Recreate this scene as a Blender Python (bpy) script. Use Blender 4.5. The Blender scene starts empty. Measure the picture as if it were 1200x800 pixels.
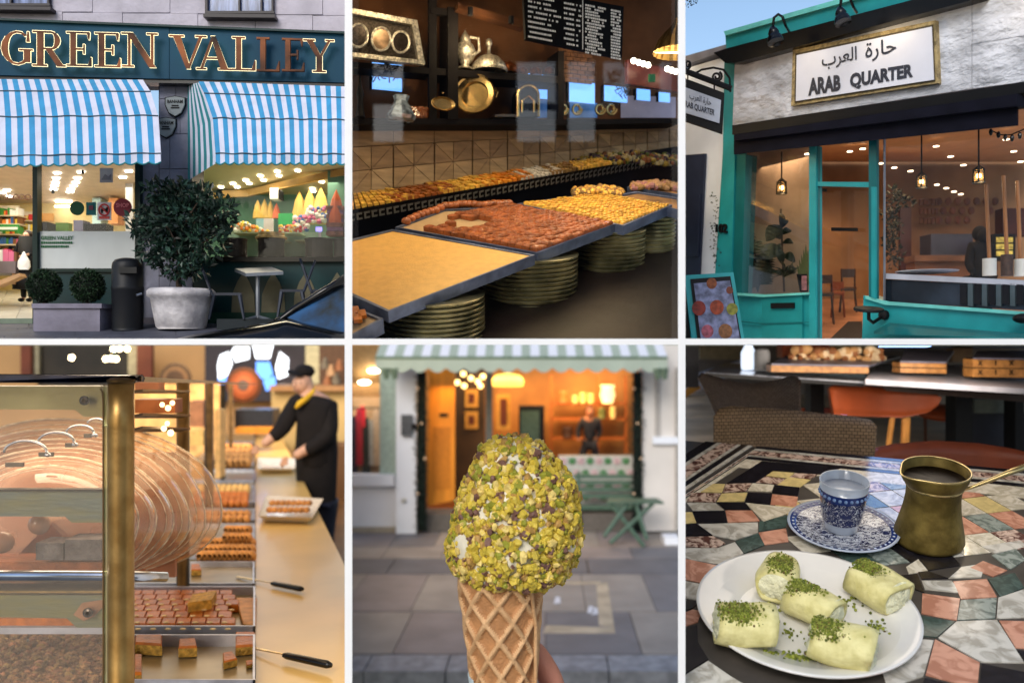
import bpy, bmesh, math, random
from mathutils import Vector, Matrix
R = math.radians
sc = bpy.context.scene
COL = sc.collection
CZ = 20.0          # eye height above the street

# ------------------------------------------------------------------ camera
cam = bpy.data.objects.new('camera', bpy.data.cameras.new('camera'))
COL.objects.link(cam); sc.camera = cam
cam.location = (0, 0, CZ); cam.rotation_euler = (R(90), 0, 0)
cam.data.sensor_width = 36; cam.data.lens = 30.0
cam.data.clip_start = .1; cam.data.clip_end = 3000
cam.data.dof.use_dof = True; cam.data.dof.focus_distance = 13.0; cam.data.dof.aperture_fstop = .36
# ------------------------------------------------------------------ light
SUN_EL, SUN_AZ = 34, 200       # azimuth clockwise from +Y: the sun stands behind and to the left of the camera
w = bpy.data.worlds.new('World'); sc.world = w; w.use_nodes = True
nt = w.node_tree; bg = nt.nodes['Background']
sky = nt.nodes.new('ShaderNodeTexSky'); sky.sky_type = 'NISHITA'; sky.sun_disc = False
sky.sun_elevation = R(SUN_EL); sky.sun_rotation = R(SUN_AZ); sky.air_density = 1.2; sky.dust_density = 1.6; sky.ozone_density = 2.0
nt.links.new(sky.outputs[0], bg.inputs[0]); bg.inputs[1].default_value = .15
sun = bpy.data.objects.new('sun', bpy.data.lights.new('sun', 'SUN')); COL.objects.link(sun)
sun.data.energy = 1.5; sun.data.angle = R(28); sun.data.color = (1, .96, .9)
sd = Vector((math.sin(R(SUN_AZ)) * math.cos(R(SUN_EL)), math.cos(R(SUN_AZ)) * math.cos(R(SUN_EL)), math.sin(R(SUN_EL))))
sun.rotation_euler = (-sd).to_track_quat('-Z', 'Y').to_euler(); sun.location = (0, -20, 60)
sc.view_settings.view_transform = 'Standard'; sc.view_settings.look = 'None'
sc.view_settings.exposure = .35; sc.view_settings.gamma = 1
sc.cycles.max_bounces = 7; sc.cycles.transparent_max_bounces = 16; sc.cycles.sample_clamp_indirect = 4
sc.cycles.caustics_reflective = False; sc.cycles.caustics_refractive = False

# ------------------------------------------------------------------ colour and materials
def lin(v):
    v /= 255
    return v / 12.92 if v <= .04045 else ((v + .055) / 1.055) ** 2.4
def c(r, g, b, k=1.0):
    return tuple(min(.95, lin(v) * k) for v in (r, g, b))
MATS = {}
def mat(name, col, rough=.6, metal=0, var=.15, scale=3.0, bump=0, bscale=None, emit=0, island=0, spec=.32, coat=0, detail=4, col2=None, alpha=1, stretch=None, trans=0, lo=.35, hi=.65):
    if name in MATS: return MATS[name]
    m = bpy.data.materials.new(name); MATS[name] = m; m.use_nodes = True
    t = m.node_tree; N = t.nodes; L = t.links; b = N['Principled BSDF']
    b.inputs['Roughness'].default_value = rough; b.inputs['Metallic'].default_value = metal
    b.inputs['Specular IOR Level'].default_value = spec; b.inputs['Coat Weight'].default_value = coat; b.inputs['Coat Roughness'].default_value = .05
    b.inputs['Alpha'].default_value = alpha; b.inputs['Transmission Weight'].default_value = trans
    g = N.new('ShaderNodeNewGeometry'); mp = N.new('ShaderNodeMapping'); L.new(g.outputs['Position'], mp.inputs['Vector'])
    if stretch: mp.inputs['Scale'].default_value = stretch
    n = N.new('ShaderNodeTexNoise'); n.inputs['Scale'].default_value = scale; n.inputs['Detail'].default_value = detail
    L.new(mp.outputs[0], n.inputs['Vector'])
    r = N.new('ShaderNodeValToRGB'); L.new(n.outputs['Fac'], r.inputs[0])
    A = tuple(x * (1 - var) for x in col); B = tuple(min(1, x * (1 + var)) for x in (col2 or col))
    r.color_ramp.elements[0].position = lo; r.color_ramp.elements[0].color = (*A, 1)
    r.color_ramp.elements[1].position = hi; r.color_ramp.elements[1].color = (*B, 1)
    out = r.outputs[0]
    if island:
        mx = N.new('ShaderNodeHueSaturation'); mr = N.new('ShaderNodeMapRange')
        L.new(g.outputs['Random Per Island'], mr.inputs[0]); mr.inputs[3].default_value = 1 - island; mr.inputs[4].default_value = 1 + island
        L.new(mr.outputs[0], mx.inputs['Value']); L.new(out, mx.inputs['Color'])
        mr2 = N.new('ShaderNodeMapRange'); w_ = N.new('ShaderNodeMath'); w_.operation = 'FRACT'; w2 = N.new('ShaderNodeMath'); w2.operation = 'MULTIPLY'; w2.inputs[1].default_value = 7.31
        L.new(g.outputs['Random Per Island'], w2.inputs[0]); L.new(w2.outputs[0], w_.inputs[0]); L.new(w_.outputs[0], mr2.inputs[0])
        mr2.inputs[3].default_value = .5 - .04 * island; mr2.inputs[4].default_value = .5 + .04 * island
        L.new(mr2.outputs[0], mx.inputs['Hue']); out = mx.outputs[0]
    L.new(out, b.inputs['Base Color'])
    if bump:
        n2 = N.new('ShaderNodeTexNoise'); n2.inputs['Scale'].default_value = bscale or scale * 4; n2.inputs['Detail'].default_value = 6
        L.new(mp.outputs[0], n2.inputs['Vector'])
        bp = N.new('ShaderNodeBump'); bp.inputs['Strength'].default_value = min(1, bump); bp.inputs['Distance'].default_value = .05 * max(1, bump)
        L.new(n2.outputs['Fac'], bp.inputs['Height']); L.new(bp.outputs[0], b.inputs['Normal'])
    if emit:
        L.new(out, b.inputs['Emission Color']); b.inputs['Emission Strength'].default_value = emit
    return m
def glow(name, col, s):
    if name in MATS: return MATS[name]
    m = mat(name, col, var=0); b = m.node_tree.nodes['Principled BSDF']
    b.inputs['Emission Color'].default_value = (*col, 1); b.inputs['Emission Strength'].default_value = s
    return m
def glass(name, tint=(1, 1, 1), refl=1.0, rough=.02, body=0, bodycol=(.8, .8, .8), streak=0):
    """thin window glass: clear, with a Fresnel mirror on top and, if wanted, a little milky body"""
    if name in MATS: return MATS[name]
    m = bpy.data.materials.new(name); MATS[name] = m; m.use_nodes = True
    t = m.node_tree; N = t.nodes; L = t.links; N.remove(N['Principled BSDF']); o = N['Material Output']
    tr = N.new('ShaderNodeBsdfTransparent'); tr.inputs[0].default_value = (*tint, 1)
    gl = N.new('ShaderNodeBsdfGlossy'); gl.inputs['Roughness'].default_value = rough
    fr = N.new('ShaderNodeFresnel'); fr.inputs[0].default_value = 1.45
    mu = N.new('ShaderNodeMath'); mu.operation = 'MULTIPLY'; mu.inputs[1].default_value = refl; L.new(fr.outputs[0], mu.inputs[0])
    mx = N.new('ShaderNodeMixShader'); L.new(mu.outputs[0], mx.inputs[0]); L.new(tr.outputs[0], mx.inputs[1]); L.new(gl.outputs[0], mx.inputs[2])
    s = mx.outputs[0]
    if body:
        d = N.new('ShaderNodeBsdfDiffuse'); d.inputs[0].default_value = (*bodycol, 1)
        m2 = N.new('ShaderNodeMixShader'); m2.inputs[0].default_value = body
        if streak:
            n = N.new('ShaderNodeTexNoise'); n.inputs['Scale'].default_value = streak; g = N.new('ShaderNodeNewGeometry'); L.new(g.outputs['Position'], n.inputs['Vector'])
            mr = N.new('ShaderNodeMapRange'); mr.inputs[1].default_value = .35; mr.inputs[2].default_value = .65; mr.inputs[3].default_value = body * .5; mr.inputs[4].default_value = min(1, body * 1.4)
            L.new(n.outputs['Fac'], mr.inputs[0]); L.new(mr.outputs[0], m2.inputs[0])
        L.new(s, m2.inputs[1]); L.new(d.outputs[0], m2.inputs[2]); s = m2.outputs[0]
    L.new(s, o.inputs['Surface'])
    return m

# ------------------------------------------------------------------ projection helpers: photograph points to places
class Pl:
    def __init__(s, p, n): s.p = Vector(p); s.n = Vector(n).normalized()
    def hit(s, px, py, off=0.0):
        d = Vector(((px - 600) / 1000, 1, (400 - py) / 1000)); o = Vector((0, 0, CZ))
        k = (s.p + s.n * off - o).dot(s.n) / d.dot(s.n)
        return o + d * k
def F(Y): return Pl((0, Y, 0), (0, 1, 0))
def P(px, py, Y): return Vector(((px - 600) / 1000 * Y, Y, CZ + (400 - py) / 1000 * Y))
def pl3(a, b, c_):
    n = (b - a).cross(c_ - a); return Pl(a, n)

# ------------------------------------------------------------------ object helpers
WL = {}
def tag(o, label=None, cat=None, group=None, kind=None):
    if label: o['label'] = label
    if cat: o['category'] = cat
    if group: o['group'] = group
    if kind: o['kind'] = kind
    return o
def T(name, label, cat, loc, group=None):
    o = bpy.data.objects.new(name, None); COL.objects.link(o); o.empty_display_size = .1
    o.location = loc; WL[o.name] = Vector(loc)
    return tag(o, label, cat, group)
def link(name, me, par, center):
    o = bpy.data.objects.new(name, me); COL.objects.link(o)
    WL[o.name] = Vector(center)
    if par is not None: o.parent = par; o.location = center - WL[par.name]
    else: o.location = center
    return o
def mk(name, vs, fs, m, par=None, mis=None, smooth=False, **kw):
    vs = [Vector(v) for v in vs]
    lo = Vector([min(v[i] for v in vs) for i in range(3)]); hi = Vector([max(v[i] for v in vs) for i in range(3)])
    ce = (lo + hi) / 2
    if par is None: ce.z = lo.z
    me = bpy.data.meshes.new(name); me.from_pydata([v - ce for v in vs], [], fs)
    for x in (m if isinstance(m, (list, tuple)) else [m]): me.materials.append(x)
    if mis: me.polygons.foreach_set('material_index', mis)
    if smooth: me.polygons.foreach_set('use_smooth', [True] * len(fs))
    me.update()
    return tag(link(name, me, par, ce), kw.get('label'), kw.get('cat'), kw.get('group'), kw.get('kind'))
class MB:
    def __init__(s): s.v = []; s.f = []; s.mi = []; s.cur = 0
    def add(s, vs, fs):
        k = len(s.v); s.v += [Vector(v) for v in vs]; s.f += [tuple(i + k for i in f) for f in fs]; s.mi += [s.cur] * len(fs); return s
    def prism(s, pts, vec):
        n = len(pts); a = [Vector(p) for p in pts]; b = [p + Vector(vec) for p in a]
        return s.add(a + b, [tuple(range(n)), tuple(range(2 * n - 1, n - 1, -1))] + [(i, (i + 1) % n, n + (i + 1) % n, n + i) for i in range(n)])
    def slab(s, px, pl, th, off=0):
        return s.prism([pl.hit(x, y, off) for x, y in px], pl.n * th)
    def rect(s, x0, y0, x1, y1, pl, th, off=0): return s.slab([(x0, y0), (x1, y0), (x1, y1), (x0, y1)], pl, th, off)
    def box(s, o, a, b, cc):
        o, a, b, cc = map(Vector, (o, a, b, cc))
        return s.prism([o, o + a, o + a + b, o + b], cc)
    def tube(s, pts, r, seg=8, cap=True, closed=False):
        pts = [Vector(p) for p in pts]; n = len(pts); rr = r if isinstance(r, (list, tuple)) else [r] * n
        up = Vector((.13, .27, .95)); vs = []; fs = []
        for i, p in enumerate(pts):
            if closed: d = (pts[(i + 1) % n] - pts[i - 1])
            else: d = pts[min(i + 1, n - 1)] - pts[max(i - 1, 0)]
            d.normalize()
            a = d.cross(up)
            if a.length < 1e-3: a = d.cross(Vector((1, 0, 0)))
            a.normalize(); b = d.cross(a)
            up = -b if b.dot(up) < 0 else b
            b = up if abs(up.dot(d)) < 1e-3 else b
            a = b.cross(d).normalized()
            vs += [p + (a * math.cos(2 * math.pi * k / seg) + b * math.sin(2 * math.pi * k / seg)) * rr[i] for k in range(seg)]
        m = n if closed else n - 1
        for i in range(m):
            j = (i + 1) % n
            fs += [(i * seg + k, i * seg + (k + 1) % seg, j * seg + (k + 1) % seg, j * seg + k) for k in range(seg)]
        if cap and not closed: fs += [tuple(range(seg)), tuple(range((n - 1) * seg, n * seg))]
        return s.add(vs, fs)
    def lathe(s, o, prof, ax=(0, 0, 1), seg=24, sx=1, sy=1, ref=(1, 0, 0), cap=True):
        o = Vector(o); z = Vector(ax).normalized(); x = Vector(ref); x = (x - z * x.dot(z)).normalized(); y = z.cross(x)
        vs = []; fs = []
        for r, h in prof:
            vs += [o + z * h + x * (r * sx * math.cos(2 * math.pi * k / seg)) + y * (r * sy * math.sin(2 * math.pi * k / seg)) for k in range(seg)]
        for i in range(len(prof) - 1):
            fs += [(i * seg + k, i * seg + (k + 1) % seg, (i + 1) * seg + (k + 1) % seg, (i + 1) * seg + k) for k in range(seg)]
        if not cap: return s.add(vs, fs)
        if prof[0][0] > 1e-4: fs.append(tuple(range(seg)))
        if prof[-1][0] > 1e-4: fs.append(tuple(range((len(prof) - 1) * seg, len(prof) * seg)))
        return s.add(vs, fs)
    def ball(s, o, r, seg=12, rings=8, ax=(0, 0, 1), sx=1, sy=1, sz=1):
        return s.lathe(o, [(r * math.sin(math.pi * i / rings), -r * sz * math.cos(math.pi * i / rings)) for i in range(rings + 1)], ax, seg, sx, sy)
    def build(s, name, m, par=None, smooth=False, **kw):
        return mk(name, s.v, s.f, m, par, s.mi if any(s.mi) else None, smooth, **kw)
def slab(name, m, par, px, pl, th, off=0, **kw): return MB().slab(px, pl, th, off).build(name, m, par, **kw)
def rect(name, m, par, x0, y0, x1, y1, pl, th, off=0, **kw): return MB().rect(x0, y0, x1, y1, pl, th, off).build(name, m, par, **kw)
def autosmooth(o, ang=40):
    me = o.data
    me.polygons.foreach_set('use_smooth', [True] * len(me.polygons))
    bm = bmesh.new(); bm.from_mesh(me)
    bmesh.ops.remove_doubles(bm, verts=bm.verts, dist=1e-5)
    bmesh.ops.recalc_face_normals(bm, faces=bm.faces)
    for e in bm.edges:
        if len(e.link_faces) == 2 and e.calc_face_angle(0) > R(ang): e.smooth = False
    bm.to_mesh(me); bm.free(); me.update()
    return o
def bev(o, wd, seg=2):
    b = o.modifiers.new('b', 'BEVEL'); b.width = wd; b.segments = seg; b.limit_method = 'ANGLE'; return o
TX = {}
def tmesh(s, bold=0, shear=0):
    k = (s, bold, shear)
    if k in TX: return TX[k]
    cu = bpy.data.curves.new('t', 'FONT'); cu.body = s; cu.offset = bold; cu.shear = shear; cu.resolution_u = 3; cu.fill_mode = 'FRONT'
    o = bpy.data.objects.new('t', cu); COL.objects.link(o)
    me = bpy.data.meshes.new_from_object(o.evaluated_get(bpy.context.evaluated_depsgraph_get()))
    v = [(a.co.x, a.co.y) for a in me.vertices]; f = [tuple(p.vertices) for p in me.polygons]
    bpy.data.objects.remove(o); bpy.data.curves.remove(cu); bpy.data.meshes.remove(me)
    x0 = min(a[0] for a in v); x1 = max(a[0] for a in v); y0 = min(a[1] for a in v); y1 = max(a[1] for a in v)
    TX[k] = ([((a[0] - x0) / (x1 - x0), (a[1] - y0) / (y1 - y0)) for a in v], f)
    return TX[k]
def bil(q, u, v):   # q: tl, tr, br, bl ; v up
    (ax, ay), (bx, by), (cx, cy), (dx, dy) = q
    tx, ty = ax + (bx - ax) * u, ay + (by - ay) * u; lx, ly = dx + (cx - dx) * u, dy + (cy - dy) * u
    return lx + (tx - lx) * v, ly + (ty - ly) * v
def text(name, s, q, pl, m, par, off=-.01, th=0, bold=0, **kw):
    v, f = tmesh(s, bold)
    vs = [pl.hit(*bil(q, a, b), off) for a, b in v]; n = len(vs)
    if th:
        vs += [p + pl.n * th for p in vs]
        cnt = {}
        for p in f:
            for i in range(len(p)):
                e = (p[i], p[(i + 1) % len(p)]); cnt[e] = 1
        f = f + [(a, b, b + n, a + n) for (a, b) in cnt if (b, a) not in cnt]
    return mk(name, vs, f, m, par, **kw)
def leaves(ce, rad, n, size, seed=1, inner=.55, droop=0, aspect=.5, keep=None, up=.3):
    rd = random.Random(seed); vs = []; fs = []; ce = Vector(ce)
    while n > 0:
        d = Vector((rd.gauss(0, 1), rd.gauss(0, 1), rd.gauss(0, 1))).normalized() * (inner + (1 - inner) * rd.random() ** .6)
        if keep and not keep(d, rd): continue
        n -= 1
        p = ce + Vector((d.x * rad[0], d.y * rad[1], d.z * rad[2]))
        a = (d + Vector((rd.gauss(0, .7), rd.gauss(0, .7), rd.gauss(0, .7) + up))).normalized()
        b = a.cross(Vector((rd.gauss(0, 1), rd.gauss(0, 1), rd.gauss(0, 1)))).normalized(); s = size * rd.uniform(.6, 1.3)
        q = a.cross(b) * s * .15; k = len(vs)
        vs += [p, p + a * s * .5 + b * s * aspect * .5 + q, p + a * s, p + a * s * .5 - b * s * aspect * .5 + q, p + a * s * .5]
        fs += [(k, k + 1, k + 4), (k + 4, k + 1, k + 2), (k, k + 4, k + 3), (k + 4, k + 2, k + 3)]
    return vs, fs
def skin(name, joints, edges, m, par, sub=2, **kw):
    """one continuous body grown round a skeleton; joints: [(point, radius)]"""
    ce = joints[0][0].copy()
    me = bpy.data.meshes.new('s'); me.from_pydata([j[0] - ce for j in joints], edges, [])
    o = bpy.data.objects.new('s', me); COL.objects.link(o)
    md = o.modifiers.new('k', 'SKIN'); md.use_smooth_shade = True
    for i, j in enumerate(joints):
        r = j[1]; r = (r, r) if not isinstance(r, tuple) else r
        me.skin_vertices[0].data[i].radius = r; me.skin_vertices[0].data[i].use_root = (i == 0)
    o.modifiers.new('u', 'SUBSURF').levels = sub
    me2 = bpy.data.meshes.new_from_object(o.evaluated_get(bpy.context.evaluated_depsgraph_get()))
    bpy.data.objects.remove(o); me2.name = name; me2.materials.clear(); me2.materials.append(m)
    me2.polygons.foreach_set('use_smooth', [True] * len(me2.polygons))
    o = link(name, me2, par, ce)
    return tag(o, kw.get('label'), kw.get('cat'), kw.get('group'))
def lamp(name, kind, loc, energy, col=(1, .8, .55), size=.3, rot=None, sy=None, spot=None):
    l = bpy.data.lights.new(name, kind); l.energy = energy; l.color = col
    if kind == 'AREA':
        l.size = size
        if sy: l.shape = 'RECTANGLE'; l.size_y = sy
    else: l.shadow_soft_size = size
    if spot: l.spot_size = R(spot); l.spot_blend = .6
    o = bpy.data.objects.new(name, l); COL.objects.link(o); o.location = loc
    if rot is not None: o.rotation_euler = rot
    return o
WARM = (1, .74, .42)
def proj(p):
    d = p - Vector((0, 0, CZ)); return (600 + d.x / d.y * 1000, 400 - d.z / d.y * 1000)
DONE = set()
def trim(x0=None, x1=None, y0=None, y1=None):
    """cut what was just built flush with the partition walls that bound its bay"""
    bpy.context.view_layer.update(); o0 = Vector((0, 0, CZ)); pls = []
    if x0 is not None: pls.append(Vector((-1, (x0 - 600) / 1000, 0)))
    if x1 is not None: pls.append(Vector((1, -(x1 - 600) / 1000, 0)))
    if y0 is not None: pls.append(Vector((0, -(400 - y0) / 1000, 1)))
    if y1 is not None: pls.append(Vector((0, (400 - y1) / 1000, -1)))
    for o in list(bpy.data.objects):
        if o.name in DONE: continue
        DONE.add(o.name)
        if o.type != 'MESH' or o.data.users > 1 or o.get('kind') == 'structure' and o.name.split('.')[0] in ('ground', 'road', 'paving_slab', 'pavement_bed', 'kerb'): continue
        mw = o.matrix_world; inv = mw.inverted(); vs = [mw @ v.co - o0 for v in o.data.vertices]
        for n in pls:
            if vs and max(v.dot(n) for v in vs) > 1e-4:
                bm = bmesh.new(); bm.from_mesh(o.data)
                r = bmesh.ops.bisect_plane(bm, geom=bm.verts[:] + bm.edges[:] + bm.faces[:], plane_co=inv @ o0, plane_no=(inv.to_3x3() @ n), clear_outer=True)
                ed = [e for e in r['geom_cut'] if isinstance(e, bmesh.types.BMEdge)]
                if ed: bmesh.ops.holes_fill(bm, edges=ed)
                bm.to_mesh(o.data); bm.free(); o.data.update(); vs = [mw @ v.co - o0 for v in o.data.vertices]
        if not vs: DONE.discard(o.name); bpy.data.objects.remove(o)

# ------------------------------------------------------------------ the white partition walls between the six places
m_part = mat('partition_plaster', (.88, .88, .88), rough=.8, var=.01)
def wedge(name, a0, a1, b0, b1, Y0, Y1, s=.6):
    # a radial wall: px extents (a0,b0)-(a1,b1) at the near edge, a touch slimmer behind
    f = [P(a0, b0, Y0), P(a1, b0, Y0), P(a1, b1, Y0), P(a0, b1, Y0)]
    dx = s if a1 - a0 < 20 else 0; dy = s if b1 - b0 < 20 else 0
    b = [P(a0 + dx, b0 + dy, Y1), P(a1 - dx, b0 + dy, Y1), P(a1 - dx, b1 - dy, Y1), P(a0 + dx, b1 - dy, Y1)]
    mk(name, f + b, [(0, 1, 2, 3), (4, 5, 6, 7), (0, 1, 5, 4), (1, 2, 6, 5), (2, 3, 7, 6), (3, 0, 4, 7)], m_part, kind='structure')
wedge('partition_wall', 404, 412.7, -260, 1400, 10, 20)
wedge('partition_wall', 794.6, 803.2, -260, 1400, 10, 13.2)
wedge('partition_floor', -250, 404, 396.8, 403.8, 10.004, 30)
wedge('partition_floor', 412.7, 794.6, 396.8, 403.8, 10.004, 13.5)
wedge('partition_floor', 803.2, 1450, 396.8, 403.8, 10.004, 24)
for _o in bpy.data.objects: DONE.add(_o.name)
# ================================================================== 1: the grocer's shopfront
fa = F(14.0)
g1 = Pl((0, 0, CZ - 1.522), (0, -.13, 1))
M1 = dict(
 stone=mat('pale_stone', c(182, 177, 190, .88), var=.14, scale=2.2, bump=.25, bscale=14),
 pier=mat('grey_stone', c(104, 106, 122, 1.15), var=.2, scale=2.5, bump=.3, bscale=14),
 mortar=mat('mortar', c(120, 115, 130, .4), var=.1),
 frame=mat('dark_window_frame', c(40, 32, 42, .6), rough=.4),
 pane=mat('curtained_pane', c(120, 135, 175, .8), rough=.08, var=.5, scale=5, stretch=(3, 1, .3)),
 teal=mat('teal_sign_paint', c(14, 74, 104, .62), rough=.55, spec=.15, var=.08, scale=1.5),
 bronze=mat('bronze_letter', c(44, 24, 16, .6), rough=.55, metal=0, spec=.2, var=.5, scale=1.3, col2=c(140, 80, 42, .75)),
 halo=glow('letter_halo', (1, .86, .5), 1.5),
 blue=mat('awning_blue', c(60, 150, 202, .8), rough=.75, var=.12, scale=4),
 white=mat('awning_white', c(212, 216, 236, .8), rough=.75, var=.06, scale=4),
 tealband=mat('awning_teal', c(30, 120, 130, .9), rough=.75, var=.12),
 seam=mat('seam_cord', c(60, 90, 110, .5)),
 green=mat('dark_green_paint', c(12, 46, 42, .6), rough=.4, var=.1, spec=.2),
 darkteal=mat('dark_teal_panel', c(12, 56, 60, .6), rough=.4, var=.25, scale=2, spec=.2),
 black=mat('matt_black', c(18, 19, 24, .5), rough=.6, var=.2, spec=.2),
 gloss=mat('gloss_black', c(12, 13, 18, .6), rough=.25, var=.1, spec=.35),
 slab=mat('grey_paving', c(78, 80, 92, .8), var=.2, scale=3, bump=.3),
)
# upper wall of stone blocks
t = T('stone_wall', 'pale grey stone wall above the dark teal sign with gold lettering', 'wall', P(200, 40, 14))
rect('mortar_bed', M1['mortar'], t, -150, -120, 404, 100, fa, .3, .02)
rd = random.Random(3)
ys = [-110, -78, -50, -22, 14, 46]
for r_ in range(len(ys) - 1):
    x = -150 + rd.uniform(-40, 0)
    while x < 404:
        x2 = min(x + rd.uniform(66, 95), 405)
        if x2 - x > 8:
            for (a, b) in ([(x, x2)]):
                rect('stone_block', M1['stone'], t, a + .35, ys[r_] + .35 + a * .012, b - .35, ys[r_ + 1] - .35 + a * .012, fa, .07, -.03 + rd.uniform(-.006, .006))
        x = x2
t = T('stone_pier', 'dark grey stone pier between the two blue striped awnings', 'pier', P(205, 382, 14))
rect('mortar_bed', M1['mortar'], t, 186, 88, 226, 386, fa, .5, .02)
for a, b in ((90, 116), (116, 157), (157, 198), (198, 240), (240, 282), (282, 324), (324, 372)):
    s = rd.choice((199, 206, 211))
    rect('stone_block', M1['pier'], t, 187, a + .4, s - .3, b - .4, fa, .06, -.03); rect('stone_block', M1['pier'], t, s + .3, a + .4, 225, b - .4, fa, .06, -.032)
rect('return_wall', M1['pier'], t, 164.5, 190, 187, 386, fa, .3, .06); rect('plinth', M1['mortar'], t, 164.5, 372, 227, 388, fa, .15, -.08)
# first floor windows
def upwin(q, mull, lab):
    t = T('upper_window', lab, 'window', P(q[0], q[3], 13.9))
    x0, y0, x1, y1 = q
    rect('glass_pane', M1['pane'], t, x0, y0, x1, y1 - 2, fa, .02, -.05)
    f = MB().rect(x0 - 2, y1 - 3, x1 + 1, y1, fa, .1, -.12).rect(x0 - 2, y0, x0 + 1, y1 - 3, fa, .1, -.12).rect(x1 - 2, y0, x1, y1 - 3, fa, .1, -.12)
    for m_ in mull: f.rect(m_ - 1, y0, m_ + 1, y1 - 3, fa, .08, -.11)
    f.build('frame', M1['frame'], t)
    slab('sill', M1['frame'], t, [(x0 - 4, y1), (x1 + 2, y1 + 1), (x1 + 2, y1 + 5), (x0 - 4, y1 + 4)], fa, .2, -.2)
upwin((-30, -50, 57, 7), (12,), 'dark framed upper window above the letter G')
upwin((242, -50, 320, 16), (280, 306), 'dark framed upper window with pale curtains above the word VALLEY')
# sign
fs_ = F(13.72)
t = T('shop_sign', 'long teal fascia with gold backlit letters GREEN VALLEY above striped awnings', 'shop sign', P(200, 97, 13.7))
slab('sign_board', M1['teal'], t, [(-60, 21), (198, 31), (198, 92.5), (-60, 87)], fs_, .25)
slab('sign_board', M1['teal'], t, [(198.6, 31), (406, 39), (406, 97), (198.6, 92.5)], fs_, .25, .01)
slab('edge_trim', M1['darkteal'], t, [(-60, 19), (406, 37), (406, 39.5), (-60, 21.5)], fs_, .32, -.05)
slab('shadow_gap', M1['gloss'], t, [(-60, 87.5), (406, 97), (406, 101), (170, 97), (170, 94), (-60, 92)], fs_, .2, .04)
def bar(a, b, w0, w1=None):
    w1 = w1 or w0; (x0, y0), (x1, y1) = a, b
    if abs(x1 - x0) > abs(y1 - y0) * 3: return [(x0, y0 - w0 / 2), (x1, y1 - w1 / 2), (x1, y1 + w1 / 2), (x0, y0 + w0 / 2)]
    return [(x0 - w0 / 2, y0), (x0 + w0 / 2, y0), (x1 + w1 / 2, y1), (x1 - w1 / 2, y1)]
def arc(cx, cy, rx, ry, a0, a1, wa, n=12):
    o = []
    for i in range(n):
        p, q = R(a0 + (a1 - a0) * i / n), R(a0 + (a1 - a0) * (i + 1) / n)
        def pt(t_, s):
            w_ = wa[0] + (wa[1] - wa[0]) * abs(math.cos(t_))
            return (cx + (rx + s * w_ / 2) * math.cos(t_), cy + (ry + s * wa[0] / 2) * math.sin(t_))
        o.append([pt(p, -1), pt(q, -1), pt(q, 1), pt(p, 1)])
    return o
SF = lambda x, y, w_: bar((x - w_ / 2, y), (x + w_ / 2, y), .045)    # a serif
LET = {
 'G': arc(.5, .5, .40, .46, 50, 318, (.05, .20)) + [bar((.80, .44), (.80, .10), .19), SF(.76, .45, .42), bar((.83, .97), (.83, .68), .04, .10)],
 'R': [bar((.24, 0), (.24, 1), .2), SF(.22, .02, .46), SF(.2, .98, .4), bar((.2, .975), (.6, .975), .05), bar((.24, .5), (.6, .5), .05)] + arc(.58, .735, .2, .24, -90, 90, (.05, .17), 8) + [bar((.5, .5), (.88, .0), .2, .22), SF(.9, .02, .28)],
 'E': [bar((.26, 0), (.26, 1), .2), bar((.02, .98), (.86, .98), .045), bar((.02, .02), (.92, .02), .045), bar((.26, .5), (.68, .5), .05), bar((.84, .78), (.82, .98), .03, .11), bar((.92, .26), (.87, 0), .03, .14), bar((.66, .36), (.66, .64), .05)],
 'N': [bar((.18, 0), (.18, 1), .07), bar((.85, 0), (.85, 1), .07), bar((.86, 0), (.2, 1), .2), SF(.14, .02, .34), SF(.1, .98, .3), SF(.85, .98, .32)],
 'V': [bar((.5, 0), (.16, 1), .12, .22), bar((.5, 0), (.86, 1), .06, .08), SF(.16, .98, .42), SF(.86, .98, .32)],
 'A': [bar((.12, 0), (.47, 1), .07, .07), bar((.82, 0), (.48, 1), .22, .14), bar((.25, .34), (.72, .34), .05), SF(.12, .02, .3), SF(.84, .02, .42)],
 'L': [bar((.28, 0), (.28, 1), .2), bar((.02, .02), (.9, .02), .045), SF(.28, .98, .5), bar((.93, .3), (.86, 0), .03, .16)],
 'Y': [bar((.5, 0), (.5, .48), .2), bar((.5, .44), (.15, 1), .18, .22), bar((.52, .44), (.86, 1), .08), SF(.15, .98, .4), SF(.86, .98, .3), SF(.5, .02, .46)],
}
def letter(ch, x0, x1, yt, yb, lit=1):
    q = ((x0, yt), (x1, yt + (x1 - x0) * .03), (x1, yb + (x1 - x0) * .03), (x0, yb))
    e = MB(); f = MB()
    for k, pg in enumerate(LET[ch]):
        n = len(pg); cx = sum(p[0] for p in pg) / n; cy = sum(p[1] for p in pg) / n
        pp = [bil(q, *p) for p in pg]
        f.slab(pp, fs_, .02, -.16 - k * .0012)
        # grow outward by about 1.3 px for the lit rim
        cc = bil(q, cx, cy); g = []
        for p in pp:
            dx, dy = p[0] - cc[0], p[1] - cc[1]
            g.append((p[0] + math.copysign(.35, dx) if abs(dx) > .2 else p[0], p[1] + math.copysign(.4, dy) if abs(dy) > .2 else p[1]))
        e.slab(g, fs_, .03, -.13 - k * .0011)
    a = f.build('letter', M1['bronze'], t)
    e.build('lit_rim', M1['halo'] if lit else M1['bronze'], a)
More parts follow.
